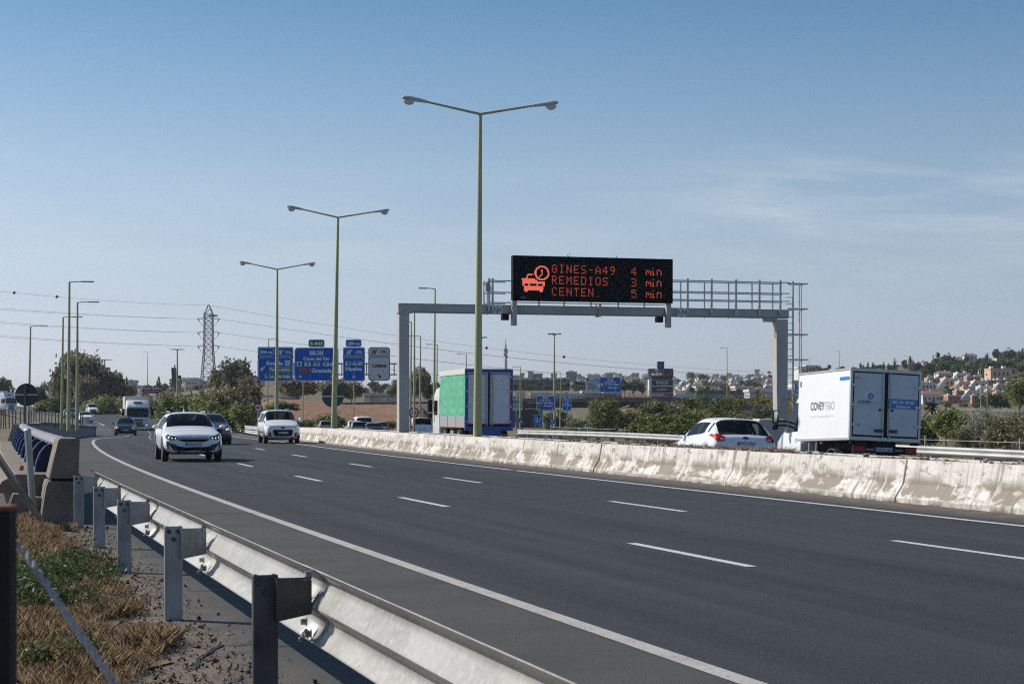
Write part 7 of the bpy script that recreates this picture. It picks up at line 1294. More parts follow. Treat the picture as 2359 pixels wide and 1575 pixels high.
def slip():
    vs = []; ys = np.arange(150, 326, 5)
    for y in ys: vs += [slip_a(y, 0) + Vector((0, 0, .05)), slip_b(y, 0) + Vector((0, 0, .05))]
    mb = MB().add(vs, [(2 * i, 2 * i + 1, 2 * i + 3, 2 * i + 2) for i in range(len(ys) - 1)]); struct(mb.build('slip_road', mat('slip_asphalt', (.055, .057, .06), .85)))
slip()
far_guardrail('guardrail', 'dark guardrail on the embankment under the hillside houses', lambda y, o: W(2150 + (y - 300) * 9, 939 + .28 * (y - 300), 300 - (y - 300) * 1.2) + Vector((0, -o, -.75)), 300, 323, 2, .44, 1, -.2, MATS['rail_shade'], 2)
# ---------------------------------------------------------------- fences, cabinet, posts
def fence_row(label, posts, h, rad, m, wires=0, group=None):
    root = empty('wire_fence', posts[0], 0, label, 'fence', group); inv = Matrix.Translation(-root.location); g = random.Random(2)
    for p in posts:
        o = MB().tube([p, p + Vector((g.uniform(-.04, .04), 0, h))], rad, 6).build('post', m, root); o.matrix_parent_inverse = inv
    for k in range(wires):
        z = h * (k + .6) / wires; mb = MB(); mb.tube([p + Vector((0, 0, z)) for p in posts], .012, 4); o = mb.build('wire', M_galv, root); o.matrix_parent_inverse = inv
M_fpost = mat('fence_post_grey', (.30, .29, .27), .7, .2); M_fdark = mat('fence_post_dark', (.10, .10, .10), .7)
fence_row('row of thin dark fence posts behind the blue railing on the left', [W(px, 988 - .02 * px, 92 + .14 * px) for px in (2, 8, 14, 22, 29, 36, 47, 56, 66, 72, 78, 84, 91, 97, 104, 112, 119, 128, 135, 150, 160, 168, 186, 191)], 1.0, .035, M_fdark, 2)
fence_row('row of thin grey fence posts beyond the right guardrail', [Vector((*R(y, 31.5 + .0 * y).xy, -1.1)) for y in (30, 36.5, 43, 50, 57, 64, 71, 79, 87, 95, 104, 113, 124)], 1.75, .045, M_fpost, 4)
def cabinet():
    a = W(1747, 1048, 72); k = 72 / F; root = empty('utility_cabinet', a + Vector((28 * k, 0, 0)), math.radians(8), 'beige utility cabinet behind the white hatchback at the gantry foot', 'cabinet'); h = (1048 - 969) * k
    MB().box((.05, .4, h / 2 - .1), (50 * k, .9, h + .2)).build('body', mat('cabinet_grey', (.36, .37, .38), .6), root); MB().box((.02, .4, h + .03), (58 * k, 1.05, .09)).build('roof', mat('cabinet_beige', (.58, .55, .48), .7), root, bevel=.02); MB().box((-26 * k, .4, h / 2), (.10, .92, h)).build('edge_strip', MATS['cabinet_beige'], root)
cabinet()
def leaning_tubes():
    root = empty('fence_post', W(66, 1200, 26.4), 0, 'galvanised tube fence post with a leaning brace by the parapet', 'post'); inv = Matrix.Translation(-root.location)
    for nm, a, b in (('post', W(79, 1215, 26.4), W(64, 990, 26.4)), ('brace', W(96, 1200, 25.8), W(-18, 1032, 24.6))): o = MB().tube([a, b], .052 if nm == 'post' else .05, 10).build(nm, M_galvpost, root, smooth=AUTO); o.matrix_parent_inverse = inv
    o = MB().tube([W(64, 991, 26.4), W(63.8, 987, 26.4)], [.06, .03], 10).build('cap', M_galv, root); o.matrix_parent_inverse = inv
    o = MB().tube([W(31, 1175, 29), W(40, 1125, 29), W(51, 1072, 29)], .035, 8).build('striped_rod', mat('red_rod', (.45, .12, .10), .6, noise=((2.2, (.55, .5, .48), .52, .54),), stretch=(.2, .2, 1))); tag(o, 'red and white striped rod leaning on the wing wall', 'rod')
    r2 = empty('fence_post', W(8, 1575, 3.0), 0, 'blurred rusty brown steel post at the bottom left edge', 'post'); k = 3.0 / F
    MB().box((-.002, 0, -.081), (52 * k, .05, (1575 - 1172) * k + .45)).build('post', M_rust, r2, bevel=.004); MB().box((-.001, 0, -.081 + ((1575 - 1172) * k + .45) / 2 + .002), (54 * k, .055, .008)).build('cap', mat('rust_red', (.16, .05, .035), .8), r2)
    pts = [W(26, 1235, 3.05), W(60, 1275, 3.03), W(105, 1340, 3.0), W(160, 1425, 2.96), W(215, 1500, 2.93), W(262, 1568, 2.9), W(290, 1612, 2.88)]; mb = MB()
    fine = []
    for a, b in zip(pts[:-1], pts[1:]): fine += [a.lerp(b, t) for t in np.linspace(0, 1, 14)[:-1]]
    for ph in (0, PI): mb.tube([p + .0035 * Vector((math.cos(i * .75 + ph), 0, math.sin(i * .75 + ph))) for i, p in enumerate(fine)], .0038, 6)
    o = mb.build('twisted_wire', mat('old_wire', (.42, .40, .39), .7, .1)); tag(o, 'out of focus twisted grey wire running down from the rusty post', 'wire')
leaning_tubes()
# ---------------------------------------------------------------- dry grass, weeds, gravel, litter
def blades(name, P, hgt, wid, lean, m, seed, kind='stuff'):
    g = np.random.default_rng(seed); n = len(P); a = g.uniform(0, 2 * PI, n); d = np.stack([np.cos(a), np.sin(a), 0 * a], 1); q = np.stack([-np.sin(a), np.cos(a), 0 * a], 1); L = lean * g.random(n) * hgt
    top = P + d * L[:, None]; top[:, 2] += hgt; mid = P + d * (L * .35)[:, None]; mid[:, 2] += hgt * .55; V = np.stack([P - q * wid[:, None], P + q * wid[:, None], mid + q * wid[:, None] * .7, top, mid - q * wid[:, None] * .7], 1).reshape(-1, 3)
    me = bpy.data.meshes.new(name); me.vertices.add(5 * n); me.loops.add(5 * n); me.polygons.add(n); me.vertices.foreach_set('co', V.ravel()); me.loops.foreach_set('vertex_index', np.arange(5 * n)); me.polygons.foreach_set('loop_start', np.arange(0, 5 * n, 5)); me.polygons.foreach_set('loop_total', np.full(n, 5))
    at = me.attributes.new('tint', 'FLOAT', 'POINT'); at.data.foreach_set('value', np.repeat(np.clip(g.random(n), 0, 1), 5)); me.materials.append(m); me.update(); o = link_mesh(name, me); o['kind'] = kind; return o
def pnoise(x, y, s=0.0): return .5 + .25 * (np.sin(x * 2.3 + 1.7 * np.sin(y * 1.1 + s)) + np.sin(y * 2.9 + 1.3 * np.sin(x * 1.7 + 2 * s)))
def verge():
    g = np.random.default_rng(5); n = 420000; y = 3.2 + 25 * g.random(n) ** 1.25; w = g.random(n); edge = -3.30 + .62 * pnoise(y * 1.3, y * .7) - .24 - .25 * sm(16, 7, y); off = edge - 6.0 * w ** 1.5
    m = SL(y); nn = np.hypot(m, 1); X = XE(y) + off / nn; Yw = y - off * m / nn; keep = (Yw > 2.6) & ((X / np.maximum(Yw, .1) * F + CX) > -160); near = sm(0, .7, edge - off); pn = pnoise(X * 1.9, Yw * 1.6, 1.0) * .6 + pnoise(X * 5, Yw * 4.3, 2.) * .4; keep &= g.random(n) < (.45 + .55 * near) * (.42 + .95 * pn)
    X, Yw, near, pn = X[keep], Yw[keep], near[keep], pn[keep]; offk = off[keep]; Z = np.where(offk > -5.5, .008, ground_z(X, Yw) - .01); h = (.03 + .105 * pn) * (.45 + .9 * g.random(len(X))); h *= np.where(Yw < 5, .8, 1)
    dry = leafmat('dry_grass_blade', (.14, .095, .06), (.58, .45, .30), .8)
    blades('dry_grass', np.stack([X, Yw, Z], 1), h, (.0007 + .0011 * g.random(len(X))) * (1 + Yw * .03), 1.0, dry, 6)
    # patches of green creeping weeds
    gm = leafmat('green_weed_leaf', (.025, .045, .012), (.12, .16, .06), .5); cs = [W(px, py, F * (H + .05) / (py - HY)) for px, py in ((60, 1345), (110, 1370), (150, 1330), (175, 1365), (60, 1410), (120, 1420), (205, 1330), (40, 1385), (160, 1540), (95, 1560))]; lob = [(c.x, c.y, .07, .36, .60, .10) for c in cs[:8]] + [(c.x, c.y, .06, .22, .35, .07) for c in cs[8:]]
    o = link_mesh('green_weeds', leaves('green_weeds', lob, 12000, .019, gm, 9, clump=.22, per=30, shell=.1, aspect=.35)); o['kind'] = 'stuff'
    # gravel along the asphalt edge
    n = 15000; y = 4 + 22 * g.random(n) ** 1.4; off = -2.62 - 1.1 * g.random(n) ** .8 + .1 * g.normal(size=n); m = SL(y); nn = np.hypot(m, 1); X = XE(y) + off / nn; Yw = y - off * m / nn; s = .004 + .014 * g.random(n) ** 3; Z = np.where(off > -5.4, .006, ground_z(X, Yw)) + s * .3
    T = np.array([(1, 1, 1), (-1, -1, 1), (-1, 1, -1), (1, -1, -1)], float); Rm = g.normal(size=(n, 3, 3)); V = np.einsum('nij,kj->nki', Rm * .45, T) * s[:, None, None] + np.stack([X, Yw, Z], 1)[:, None, :]; me = bpy.data.meshes.new('gravel'); fs = np.array([(0, 1, 2), (0, 3, 1), (0, 2, 3), (1, 3, 2)])
    Fc = (np.arange(n)[:, None, None] * 4 + fs[None]).reshape(-1, 3); me.vertices.add(4 * n); me.loops.add(12 * n); me.polygons.add(4 * n); me.vertices.foreach_set('co', V.ravel()); me.loops.foreach_set('vertex_index', Fc.ravel()); me.polygons.foreach_set('loop_start', np.arange(0, 12 * n, 3)); me.polygons.foreach_set('loop_total', np.full(4 * n, 3))
    at = me.attributes.new('tint', 'FLOAT', 'POINT'); at.data.foreach_set('value', np.repeat(g.random(n), 4)); me.materials.append(leafmat('gravel_stone', (.06, .048, .038), (.30, .255, .21), .9)); me.update(); struct(link_mesh('gravel', me), 'stuff')
    soil = []; ys = np.arange(2.5, 29, .5)
    strip('verge_soil', lambda yy, o: R(yy, o + (.16 * math.sin(yy * 3.1) + .10 * math.sin(yy * 7.7)) * (o > -3.5), 0), [-5.6, -4.2, -3.38], list(ys), mat('verge_dirt', (.16, .105, .062), 1, noise=((3, (.085, .055, .035), .42, .62), (30, (.30, .24, .18), .56, .7)), bump=(20, .8, .03)), dz=.012)
    for (px, py, c, s, lab) in ((302, 1412, (.42, .06, .05), .10, 'crumpled dark red wrapper lying by the third guardrail post'), (250, 1410, (.60, .52, .50), .07, 'pale pinkish scrap of litter left of the red wrapper'), (196, 1268, (.62, .60, .60), .10, 'white crumpled paper in the dry grass by the second post'), (305, 1475, (.66, .64, .60), .06, 'small white scrap on the gravel'), (118, 1262, (.45, .46, .48), .07, 'grey scrap of plastic in the dry grass near the parapet'), (300, 1502, (.30, .20, .12), .06, 'small brown stone on the gravel edge')):
        rr = random.Random(px); Yd = F * (H + .08) / (py - HY); b = W(px, py, Yd); bm = bmesh.new(); bmesh.ops.create_icosphere(bm, subdivisions=2, radius=1)
        for v in bm.verts: v.co = Vector((v.co.x * rr.uniform(.5, 1.3), v.co.y * rr.uniform(.4, 1.0), v.co.z * rr.uniform(.1, .5)))
        me = bpy.data.meshes.new('litter'); bm.to_mesh(me); bm.free(); me.materials.append(mat('litter_%d' % px, c, .7)); o = link_mesh('litter', me); o.location = b + Vector((0, 0, .05)); o.scale = (s, s, s * .8); tag(o, lab, 'litter')
verge()
def field():
    g = np.random.default_rng(8); dry = MATS['dry_grass_blade']
    n = 26000; px = g.uniform(-60, 120, n); Y = g.uniform(34, 90, n); X = (px - CX) * Y / F; off, _ = offs(X, Y); k = off < -5; X, Y = X[k], Y[k]; blades('field_grass', np.stack([X, Y, ground_z(X, Y)], 1), .10 + .25 * g.random(len(X)), .008 + .008 * g.random(len(X)), .8, dry, 3)
    n = 42000; y = g.uniform(20, 125, n); off = 28.9 + 6 * g.random(n) ** 1.2; m = SL(y); nn = np.hypot(m, 1); X = XE(y) + off / nn; Y = y - off * m / nn; z = ground_z(X, Y); blades('roadside_grass', np.stack([X, Y, z], 1), .12 + .38 * g.random(n) * pnoise(X, Y), .010 + .010 * g.random(n), .8, leafmat('yellow_grass_blade', (.10, .085, .035), (.36, .29, .14), .8), 4)
field()
def median_weeds():
    g = np.random.default_rng(12); protos = []; dm = leafmat('dry_weed_stalk', (.20, .14, .10), (.56, .45, .35), .8)
    for v in range(4):
        n = 46; P = np.zeros((n, 3)); P[:, :2] = g.normal(size=(n, 2)) * .10; o = blades('stalks', P, .12 + .26 * g.random(n), np.full(n, .005), .8, dm, v, 'thing'); me = o.data; bpy.data.objects.remove(o)
        protos.append((me, leaves('seed_heads', [(0, 0, .25, .20, .20, .13)], 70, .014, dm, v, clump=.5, per=6, shell=.2)))
    rows = [(1320, 1.25), (1330, .9), (1375, .9), (1437, 1.0), (1446, .8), (1478, 1.1), (1492, .9), (1255, .5), (1120, .5), (1030, .45)] + [(px, g.uniform(.6, 1.0)) for px in (1545, 1552, 1562, 1574, 1588, 1602, 1618, 1632, 1642, 1655, 1668, 1684, 1698, 1712, 1724, 1736, 1748, 1756, 1765, 1778, 1790, 1800, 1812, 1826)] + [(2030, .4), (2080, .4), (2150, .35), (1900, .35)]
    for i, (px, s) in enumerate(rows):
        off = (11.95, 12.3, 12.8)[i % 3]; y = solve(px, off, 20, 110); p = R(y, off, .70); r = empty('dry_weed', p, i * 1.3, 'dried brown weed tuft growing on the soil along the barrier top', 'weed', 'dry weed tufts along the barrier'); a, b = protos[i % 4]
        link_mesh('stalks', a, r); link_mesh('seed_heads', b, r); r.scale = (s * .9, s * .9, s * .42)
        lab = None
        if i < 2: lab = 'tall dried weed tuft on the barrier below the Huelva sign'
        if lab and i == 0: r['label'] = lab
median_weeds()
# ---------------------------------------------------------------- pylon, cables, telecom tower
def pylon():
    Y = 450; k = Y / F; root = empty('electricity_pylon', W(481, 945, Y), 0, 'steel lattice electricity pylon with three pairs of cross arms', 'pylon'); st = mat('pylon_steel', (.17, .175, .17), .6, .4); z = lambda py: (945 - py) * k
    prof = [(945, 21), (800, 9.8), (722, 9.3), (702, .8)]
    def hw(py): return float(np.interp(-py, [-p for p, _ in prof], [w for _, w in prof])) * k
    lv = [945, 915, 890, 868, 848, 830, 814, 800, 786, 772, 758, 745, 733, 722]
    for sx in (-1, 1):
        for sy in (-1, 1): MB().tube([(sx * hw(p), sy * hw(p), z(p)) for p, _ in prof], .11, 5).build('leg', st, root)
    mb = MB()
    for a, b in zip(lv[:-1], lv[1:]):
        for s in (-1, 1):
            A, B = hw(a), hw(b)
            for u, v in ((-1, 1), (1, -1)): mb.bar((u * A, s * A, z(a)), (v * B, s * B, z(b)), .09).bar((s * A, u * A, z(a)), (s * B, v * B, z(b)), .09)
            mb.bar((-B, s * B, z(b)), (B, s * B, z(b)), .08)
    for s in (-1, 1): mb.bar((-hw(722), s * hw(722), z(722)), (hw(711), s * hw(711), z(711)), .08)
    mb.build('lattice', st, root)
    for py in (734, 765.5, 797):
        for s in (-1, 1):
            a = MB(); e = (s * 25 * k, 0, z(py)); a.bar((s * hw(py), -.4, z(py)), e, .10).bar((s * hw(py), .4, z(py)), e, .10).bar((s * hw(py), 0, z(py - 4)), e, .07); ao = a.build('cross_arm', st, root)
            MB().tube([e, (s * 24 * k, 0, z(py + 3)), (s * 16 * k, 0, z(py + 14)), (s * 11 * k, 0, z(py + 17))], .045, 5).build('jumper', M_fdark, ao); MB().tube([e, (s * 21.5 * k, 0, z(py + 6))], .13, 6).build('insulator', mat('insulator', (.12, .10, .09), .3), ao)
    MB().box((11 * k, 0, z(727)), (18 * k, 1.2, .35)).build('platform', st, root)
pylon()
M_cable = mat('cable', (.34, .345, .35), .5)
def cable(a, b, sag, r, label, group):
    n = 40; pts = [a.lerp(b, t) - Vector((0, 0, sag * 4 * t * (1 - t))) for t in np.linspace(0, 1, n)]; o = MB().tube(pts, r, 4, cap=False).build('power_cable', M_cable); tag(o, label, 'cable', group); return pts
Yp = 450
top_l = cable(W(-300, 634, 300), W(481, 703, Yp), 1.0, .025, 'earth wire carrying two red balls, left of the pylon top', 'power cables'); 
top_r = cable(W(481, 703, Yp), W(2700, 800, 820), 14.5, .032, 'earth wire carrying red balls, running right from the pylon top', 'power cables')
for pl, pr, nm in ((734, 734, 'upper'), (765.5, 765.5, 'middle'), (797, 797, 'lower')):
    for s in (0, 1):
        e = pl + (5 if s else 1); cable(W(-300, e - 52 + s * 2, 300 + s * 6), W(457 + s * 3, pl + .5, Yp),   .6, .022, '%s left power line of the pylon, %s wire of the pair' % (nm, 'front' if s else 'back'), 'power cables'); cable(W(505, pr + .5, Yp), W(2700, pr + 76 + s * 5, 820 + 12 * s), 13.0 - (0 if nm == 'upper' else 1.0), .030, '%s right power line of the pylon, %s wire of the pair' % (nm, 'front' if s else 'back'), 'power cables')
def balls():
    m = mat('marker_red', (.38, .035, .03), .45)
    def at(pts, px): return min(pts, key=lambda p: abs(CX + F * p.x / p.y - px))
    def interp(pts, px):
        for a, b in zip(pts[:-1], pts[1:]):
            xa, xb = CX + F * a.x / a.y, CX + F * b.x / b.y
            if xa <= px <= xb: return a.lerp(b, (px - xa) / (xb - xa))
    for pts, px, lab in ((top_l, 33, 'red warning ball on the earth wire at the far left'), (top_l, 131.5, 'red warning ball on the earth wire near the tall left lamp post'), (top_r, 1121, 'red warning ball on the wire just right of the tallest lamp post'), (top_r, 1299, 'red warning ball on the wire right of the floodlight mast')):
        p = interp(pts, px); bm = bmesh.new(); bmesh.ops.create_uvsphere(bm, u_segments=16, v_segments=10, radius=3.6 * p.y / F); me = bpy.data.meshes.new('marker_ball'); bm.to_mesh(me); bm.free(); me.polygons.foreach_set('use_smooth', [True] * len(me.polygons)); me.materials.append(m); o = link_mesh('marker_ball', me); o.location = p; tag(o, lab, 'marker ball', 'warning balls on the earth wire')
balls()
def telecom():
    Y = 900; k = Y / F; root = empty('telecom_tower', W(1165.5, 860, Y), 0, 'white telecom tower with antennas on the skyline above the green truck', 'tower'); wt = mat('tower_white', (.50, .51, .53), .6); z = lambda py: (860 - py) * k
    MB().tube([(0, 0, 0), (0, 0, z(828))], [4.2 * k, 3.6 * k], 12).build('shaft', wt, root); mb = MB()
    for i in range(3):
        a = i * 2.1; mb.tube([(1.9 * k * math.cos(a), 1.9 * k * math.sin(a), z(830)), (.5 * k * math.cos(a), .5 * k * math.sin(a), z(792))], .25, 5)
    for py in np.arange(828, 795, -4): mb.box((0, 0, z(py)), (3.4 * k, 3.4 * k, .3))
    mb.build('lattice_mast', mat('tower_grey', (.30, .31, .33), .6), root); MB().tube([(0, 0, z(792)), (0, 0, z(779))], [.25, .1], 5).build('spire', MATS['tower_grey'], root); g = random.Random(1)
    for i in range(12): py = g.choice((804, 807, 812, 816, 821)); a = g.uniform(0, 6.3); MB().box((3.4 * k * math.cos(a), 3.4 * k * math.sin(a), z(py)), (.6, .6, 1.3 * g.uniform(.6, 1.4))).build('antenna', wt, root)
telecom()
# ---------------------------------------------------------------- buildings on the hills
_scan = np.linspace(300, 1700, 700)
def ground_at(px, py):
    """distance at which the ray through the ground line of a house meets the hillside"""
    X = (px - CX) * _scan / F; z = ground_z(X, _scan); yy = HY - (z - H) * F / _scan; i = np.where(yy <= py)[0]; return float(_scan[i[0]]) if len(i) else None
WALL = [mat('wall_white', (.66, .65, .63), .85, noise=((.4, (.58, .56, .53), .45, .7),)), mat('wall_cream', (.62, .53, .42), .85), mat('wall_pink', (.50, .235, .19), .85), mat('wall_ochre', (.44, .265, .14), .85), mat('wall_peach', (.60, .40, .28), .85), mat('wall_grey', (.33, .33, .34), .85), mat('wall_darkred', (.30, .09, .085), .85)]
ROOFT = mat('roof_tile', (.30, .15, .10), .9, noise=((2, (.22, .11, .075), .42, .65),)); ROOFF = mat('roof_flat', (.55, .52, .48), .9); WIN = mat('window_dark', (.025, .028, .032), .2)
HP = {}
def house_proto(v):
    """unit houses about 9 m wide, base at z=0, front towards -y and lit side to the left"""
    if v in HP: return HP[v]
    g = random.Random(v + 40); root = bpy.data.objects.new('house', None); C.objects.link(root); w, d, h = (9, 8, 6.2); kind = v % 6; wm = WALL[(0, 4, 0, 2, 3, 1)[kind]]; tm = WALL[0]
    if kind in (0, 2):                                                    # stepped white house with a sloping side wall
        MB().box((0, 0, h / 2 - 1), (w, d, h + 2)).build('wall', WALL[4 if kind else 0], root)
        MB().prism([(-w * .5 - 5.5, -.2), (-w * .5, -.2), (-w * .5, h + .6)], -d / 2 - .3, -d / 2 + .15, 'xz').build('stair_wall', tm, root); MB().prism([(-w * .5 - 5.5, -.2), (-w * .5, -.2), (-w * .5, h - 1)], 1.5, 2, 'xz').build('stair_wall', tm, root); MB().box((-w * .5 - 2.6, -.8, 1.2), (4.8, 4.4, 2.4)).build('terrace', WALL[1], root)
        MB().box((0, 0, h + .25), (w + .2, d + .2, .5)).build('parapet', tm, root); MB().box((w * .25, 0, h + .9), (1.6, 1.6, 1.6)).build('chimney', tm, root); MB().box((-w * .3, 1, h + .8), (1.2, 1.2, 1.3)).build('chimney', tm, root)
    elif kind in (1, 3, 4):                                               # terraced block with arched openings
        MB().box((0, 0, h / 2 - 1), (w + 2, d, h + 2)).build('wall', wm, root); MB().box((0, 0, h + .3), (w + 2.3, d + .2, .7)).build('parapet', tm if kind == 3 else WALL[4], root); MB().box((w * .35, 1, h + 1), (1.8, 1.8, 1.8)).build('chimney', tm, root); MB().box((-w * .35, 1, h + 1), (1.6, 1.8, 1.6)).build('chimney', tm, root)
    else:                                                                # villa with tiled roof
        MB().box((0, 0, h * .4 - 1), (w, d, h * .8 + 2)).build('wall', WALL[0 if v % 4 else 1], root); rf = MB(); hw, hd, z0 = w / 2 + .5, d / 2 + .5, h * .8
        rf.add([(-hw, -hd, z0), (hw, -hd, z0), (hw, hd, z0), (-hw, hd, z0), (-hw * .55, 0, z0 + 1.9), (hw * .55, 0, z0 + 1.9)], [(0, 1, 5, 4), (1, 2, 5), (2, 3, 4, 5), (3, 0, 4), (3, 2, 1, 0)]); r = rf.build('roof', ROOFT, root); MB().box((1.5, 1, z0 + 1.8), (.8, .8, 1.6)).build('chimney', WALL[0], r)
    for i in range(4):
        x = -w * .36 + i * w * .24; zz = h * .62 if kind != 5 else h * .45
        b = MB().box((x, -d / 2 - .01, zz), (.9 if kind != 5 else 1.0, .1, 1.6 if kind != 5 else 1.2))
        if kind in (1, 3, 4): b.lathe([(0, 0), (.45, 0)], 10, (x, -d / 2 - .06, zz + .8), 'y')
        b.build('window', WIN, root)
        if i % 2 == 0: MB().box((x, -d / 2 - .01, h * .2), (1.2, .1, 1.7)).build('window', WIN, root)
    MB().box((-w / 2 - (.01 if kind not in (1, 3, 4) else 1.01), 1.2, h * .6), (.1, 1.0, 1.2)).build('window', WIN, root); HP[v] = root; root['used'] = 0; return root
def house(px, py, wpx, v, label, group, hs=1.0, yaw=None, Yf=None):
    Y = Yf or ground_at(px, py)
    if Y is None: return
    p = house_proto(v); o = p if not p['used'] else copy_tree(p); p['used'] = 1
    o.location = W(px, py, Y); s = wpx * Y / F / 9 * 1.25; o.scale = (s, s, s * hs); o.rotation_euler = (0, 0, yaw if yaw is not None else random.Random(int(px * 7 + py)).uniform(-.12, .30)); tag(o, label, 'house', group); return o
GH = 'houses on the right hillside'
R0 = 2059; kx = .17857
for i, (x, y, w, v, lab) in enumerate(((880, 560, 130, 0, 'white stepped house at the top of the terraces with a long sloping wall'), (1010, 590, 110, 4, 'ochre house with arched windows near the top of the terraces'), (1350, 555, 180, 1, 'long peach house with arched windows high on the right'), (1260, 645, 120, 3, 'pink house with dark windows left of the red wing'), (1400, 630, 110, 9, 'red pink house behind the long white stair wall'),
        (740, 665, 170, 2, 'white stepped house left of centre under the tiled villas'), (900, 670, 130, 8, 'white stepped house with a brown shaded side'), (1110, 670, 140, 6, 'cream stepped house in the middle of the terraces'), (960, 720, 110, 7, 'peach house with windows below the middle terraces'), (1170, 730, 130, 12, 'peach white stepped house right of the middle'), (1420, 730, 160, 14, 'white stepped house beside the big green tree'), (870, 770, 110, 10, 'ochre house with arched windows at the terrace foot'),
        (1040, 800, 150, 18, 'white sloping terrace house above the red porch'), (1260, 780, 130, 20, 'white house with a sloping wall over the green trees'), (760, 830, 110, 9, 'pink house with white balcony at the hillside foot'), (1090, 830, 110, 15, 'salmon house with white balcony at the hillside foot'), (430, 700, 150, 24, 'white house just right of the box truck'), (500, 615, 110, 21, 'dark red house right of the box truck'), (380, 640, 80, 26, 'white stepped house touching the box truck'), (450, 840, 180, 5, 'large cream house with round blue sign in front'), (1380, 790, 110, 13, 'peach house half hidden by trees on the right'), (1500, 700, 110, 8, 'white house by the right edge tree'))):
    house(R0 + x * kx, 780 + y * kx, w * kx * 1.05, v, lab, GH, .95)
for i, (x, y, w, v, lab) in enumerate(((640, 530, 150, 5, 'brown villa with tiled roof above the white terraces'), (780, 520, 110, 11, 'villa with tiled roof right of the brown villa'), (830, 410, 60, 17, 'pale villa with pitched roof among the dark trees'), (900, 350, 70, 23, 'small white villa high among the dark trees'), (980, 290, 130, 29, 'villa on the hill crest under two conifers'), (860, 300, 90, 35, 'tiled villa on the crest left of the conifers'), (400, 340, 60, 5, 'tan villa on the crest above the box truck'), (430, 380, 70, 11, 'tiled villa with white gable above the box truck'), (700, 360, 60, 17, 'villa with tiled roof peeping between pines'), (1360, 290, 110, 23, 'tan villa on the crest at the right'), (1620, 330, 50, 29, 'white villa on the crest near the right edge'), (1590, 380, 50, 35, 'white villa below the crest near the right edge'), (1310, 440, 90, 5, 'villa half hidden below the right crest trees'), (1560, 460, 120, 11, 'villa at the right edge above the terraces'), (1060, 430, 90, 17, 'grey roofed villa between the trees above the terraces'), (1150, 450, 90, 23, 'low villa right of the grey roofed one'))):
    house(R0 + x * kx, 780 + y * kx, w * kx, v, lab, GH, .8)
# trees between the hillside houses
GT = 'trees on the right hillside'
TL = (('pine', 'pine', 560, 190, 420, 120), ('tree', 'pine', 700, 235, 420, 190), ('tree', 'pine', 610, 290, 470, 220), ('pine', 'pine', 938, 195, 300, 56), ('cypress', 'cyp', 1207, 200, 330, 44), ('tree', 'pine', 1345, 140, 300, 100), ('tree', 'pine', 1480, 165, 340, 150), ('tree', 'dark', 1110, 270, 440, 160), ('tree', 'pine', 1040, 330, 450, 130), ('tree', 'dark', 1240, 290, 450, 140), ('tree', 'pine', 1400, 290, 440, 160), ('tree', 'dark', 1540, 270, 460, 190), ('tree', 'pine', 1640, 190, 420, 130), ('cypress', 'cyp', 1666, 130, 260, 30), ('tree', 'dark', 1680, 300, 470, 140),
      ('tree', 'dark', 480, 330, 520, 170), ('tree', 'pine', 780, 300, 420, 120), ('tree', 'dark', 800, 350, 500, 130), ('tree', 'purple', 330, 320, 450, 120), ('cypress', 'cyp', 15, 270, 430, 26), ('tree', 'dark', 140, 280, 430, 60), ('cypress', 'cyp', 215, 250, 430, 46), ('cypress', 'cyp', 255, 300, 430, 34), ('tree', 'dark', 380, 400, 560, 110), ('tree', 'bush', 610, 560, 650, 90), ('tree', 'bush', 380, 500, 590, 70), ('tree', 'dark', 700, 480, 540, 90), ('tree', 'dark', 900, 480, 560, 80), ('tree', 'dark', 730, 650, 760, 130), ('tree', 'bush', 1350, 590, 690, 110), ('tree', 'dark', 1470, 570, 680, 90), ('tree', 'dark', 1200, 740, 930, 180), ('tree', 'dark', 1390, 740, 930, 190), ('tree', 'bush', 700, 820, 890, 90), ('bush', 'bush', 900, 820, 880, 90), ('tree', 'dark', 1060, 830, 900, 80), ('cypress', 'cyp', 1595, 180, 320, 24), ('cypress', 'cyp', 1570, 195, 320, 24), ('tree', 'pine', 560, 380, 500, 130), ('tree', 'dark', 1180, 360, 470, 110), ('tree', 'pine', 1010, 390, 500, 110), ('tree', 'dark', 1480, 380, 500, 120), ('tree', 'bush', 930, 340, 460, 110), ('tree', 'pine', 660, 300, 440, 120))
for i, (k, lm, x, y0, y1, w) in enumerate(TL):
    px, yb = R0 + x * kx, 780 + y1 * kx; Y = ground_at(px, yb) or 800
    where = 'left of the terraced houses' if x < 560 else ('among the villas of the crest' if y1 < 480 and x < 1000 else ('on the right crest' if y1 < 520 else 'between the terraced houses'))
    plant(k, lm, px, 780 + (y0 - (y1 - y0) * .12) * kx, yb + 4, w * kx * 1.45, Y, ({'pine': 'conical pine ', 'cypress': 'narrow dark cypress ', 'bush': 'green bush '}.get(k) or {'pine': 'dark rounded pine ', 'bush': 'light green tree ', 'purple': 'purplish tree '}.get(lm, 'dark leafy tree ')) + where, GT, 1500 if k in ('tree', 'bush') else 800, i % 5, .05)
for i in range(60):
    x = RNG.uniform(340, 1690); y1 = RNG.uniform(330, 560) if i % 3 else RNG.uniform(560, 900); h = RNG.uniform(50, 95); px, yb = R0 + x * kx, 780 + y1 * kx; Y = ground_at(px, yb)
    if Y is None: continue
    plant('tree', ('dark', 'pine', 'bush', 'pine')[i % 4], px, yb - h * kx, yb + 2, h * kx * 1.7, Y, ('small dark tree', 'small rounded pine', 'light green garden tree', 'small rounded pine')[i % 4] + (' between the villas of the upper hillside' if y1 < 560 else ' in the gardens of the terraced houses'), 'garden trees on the right hillside', 700, i % 5, .06)
GS = 'skyline trees above the box truck'
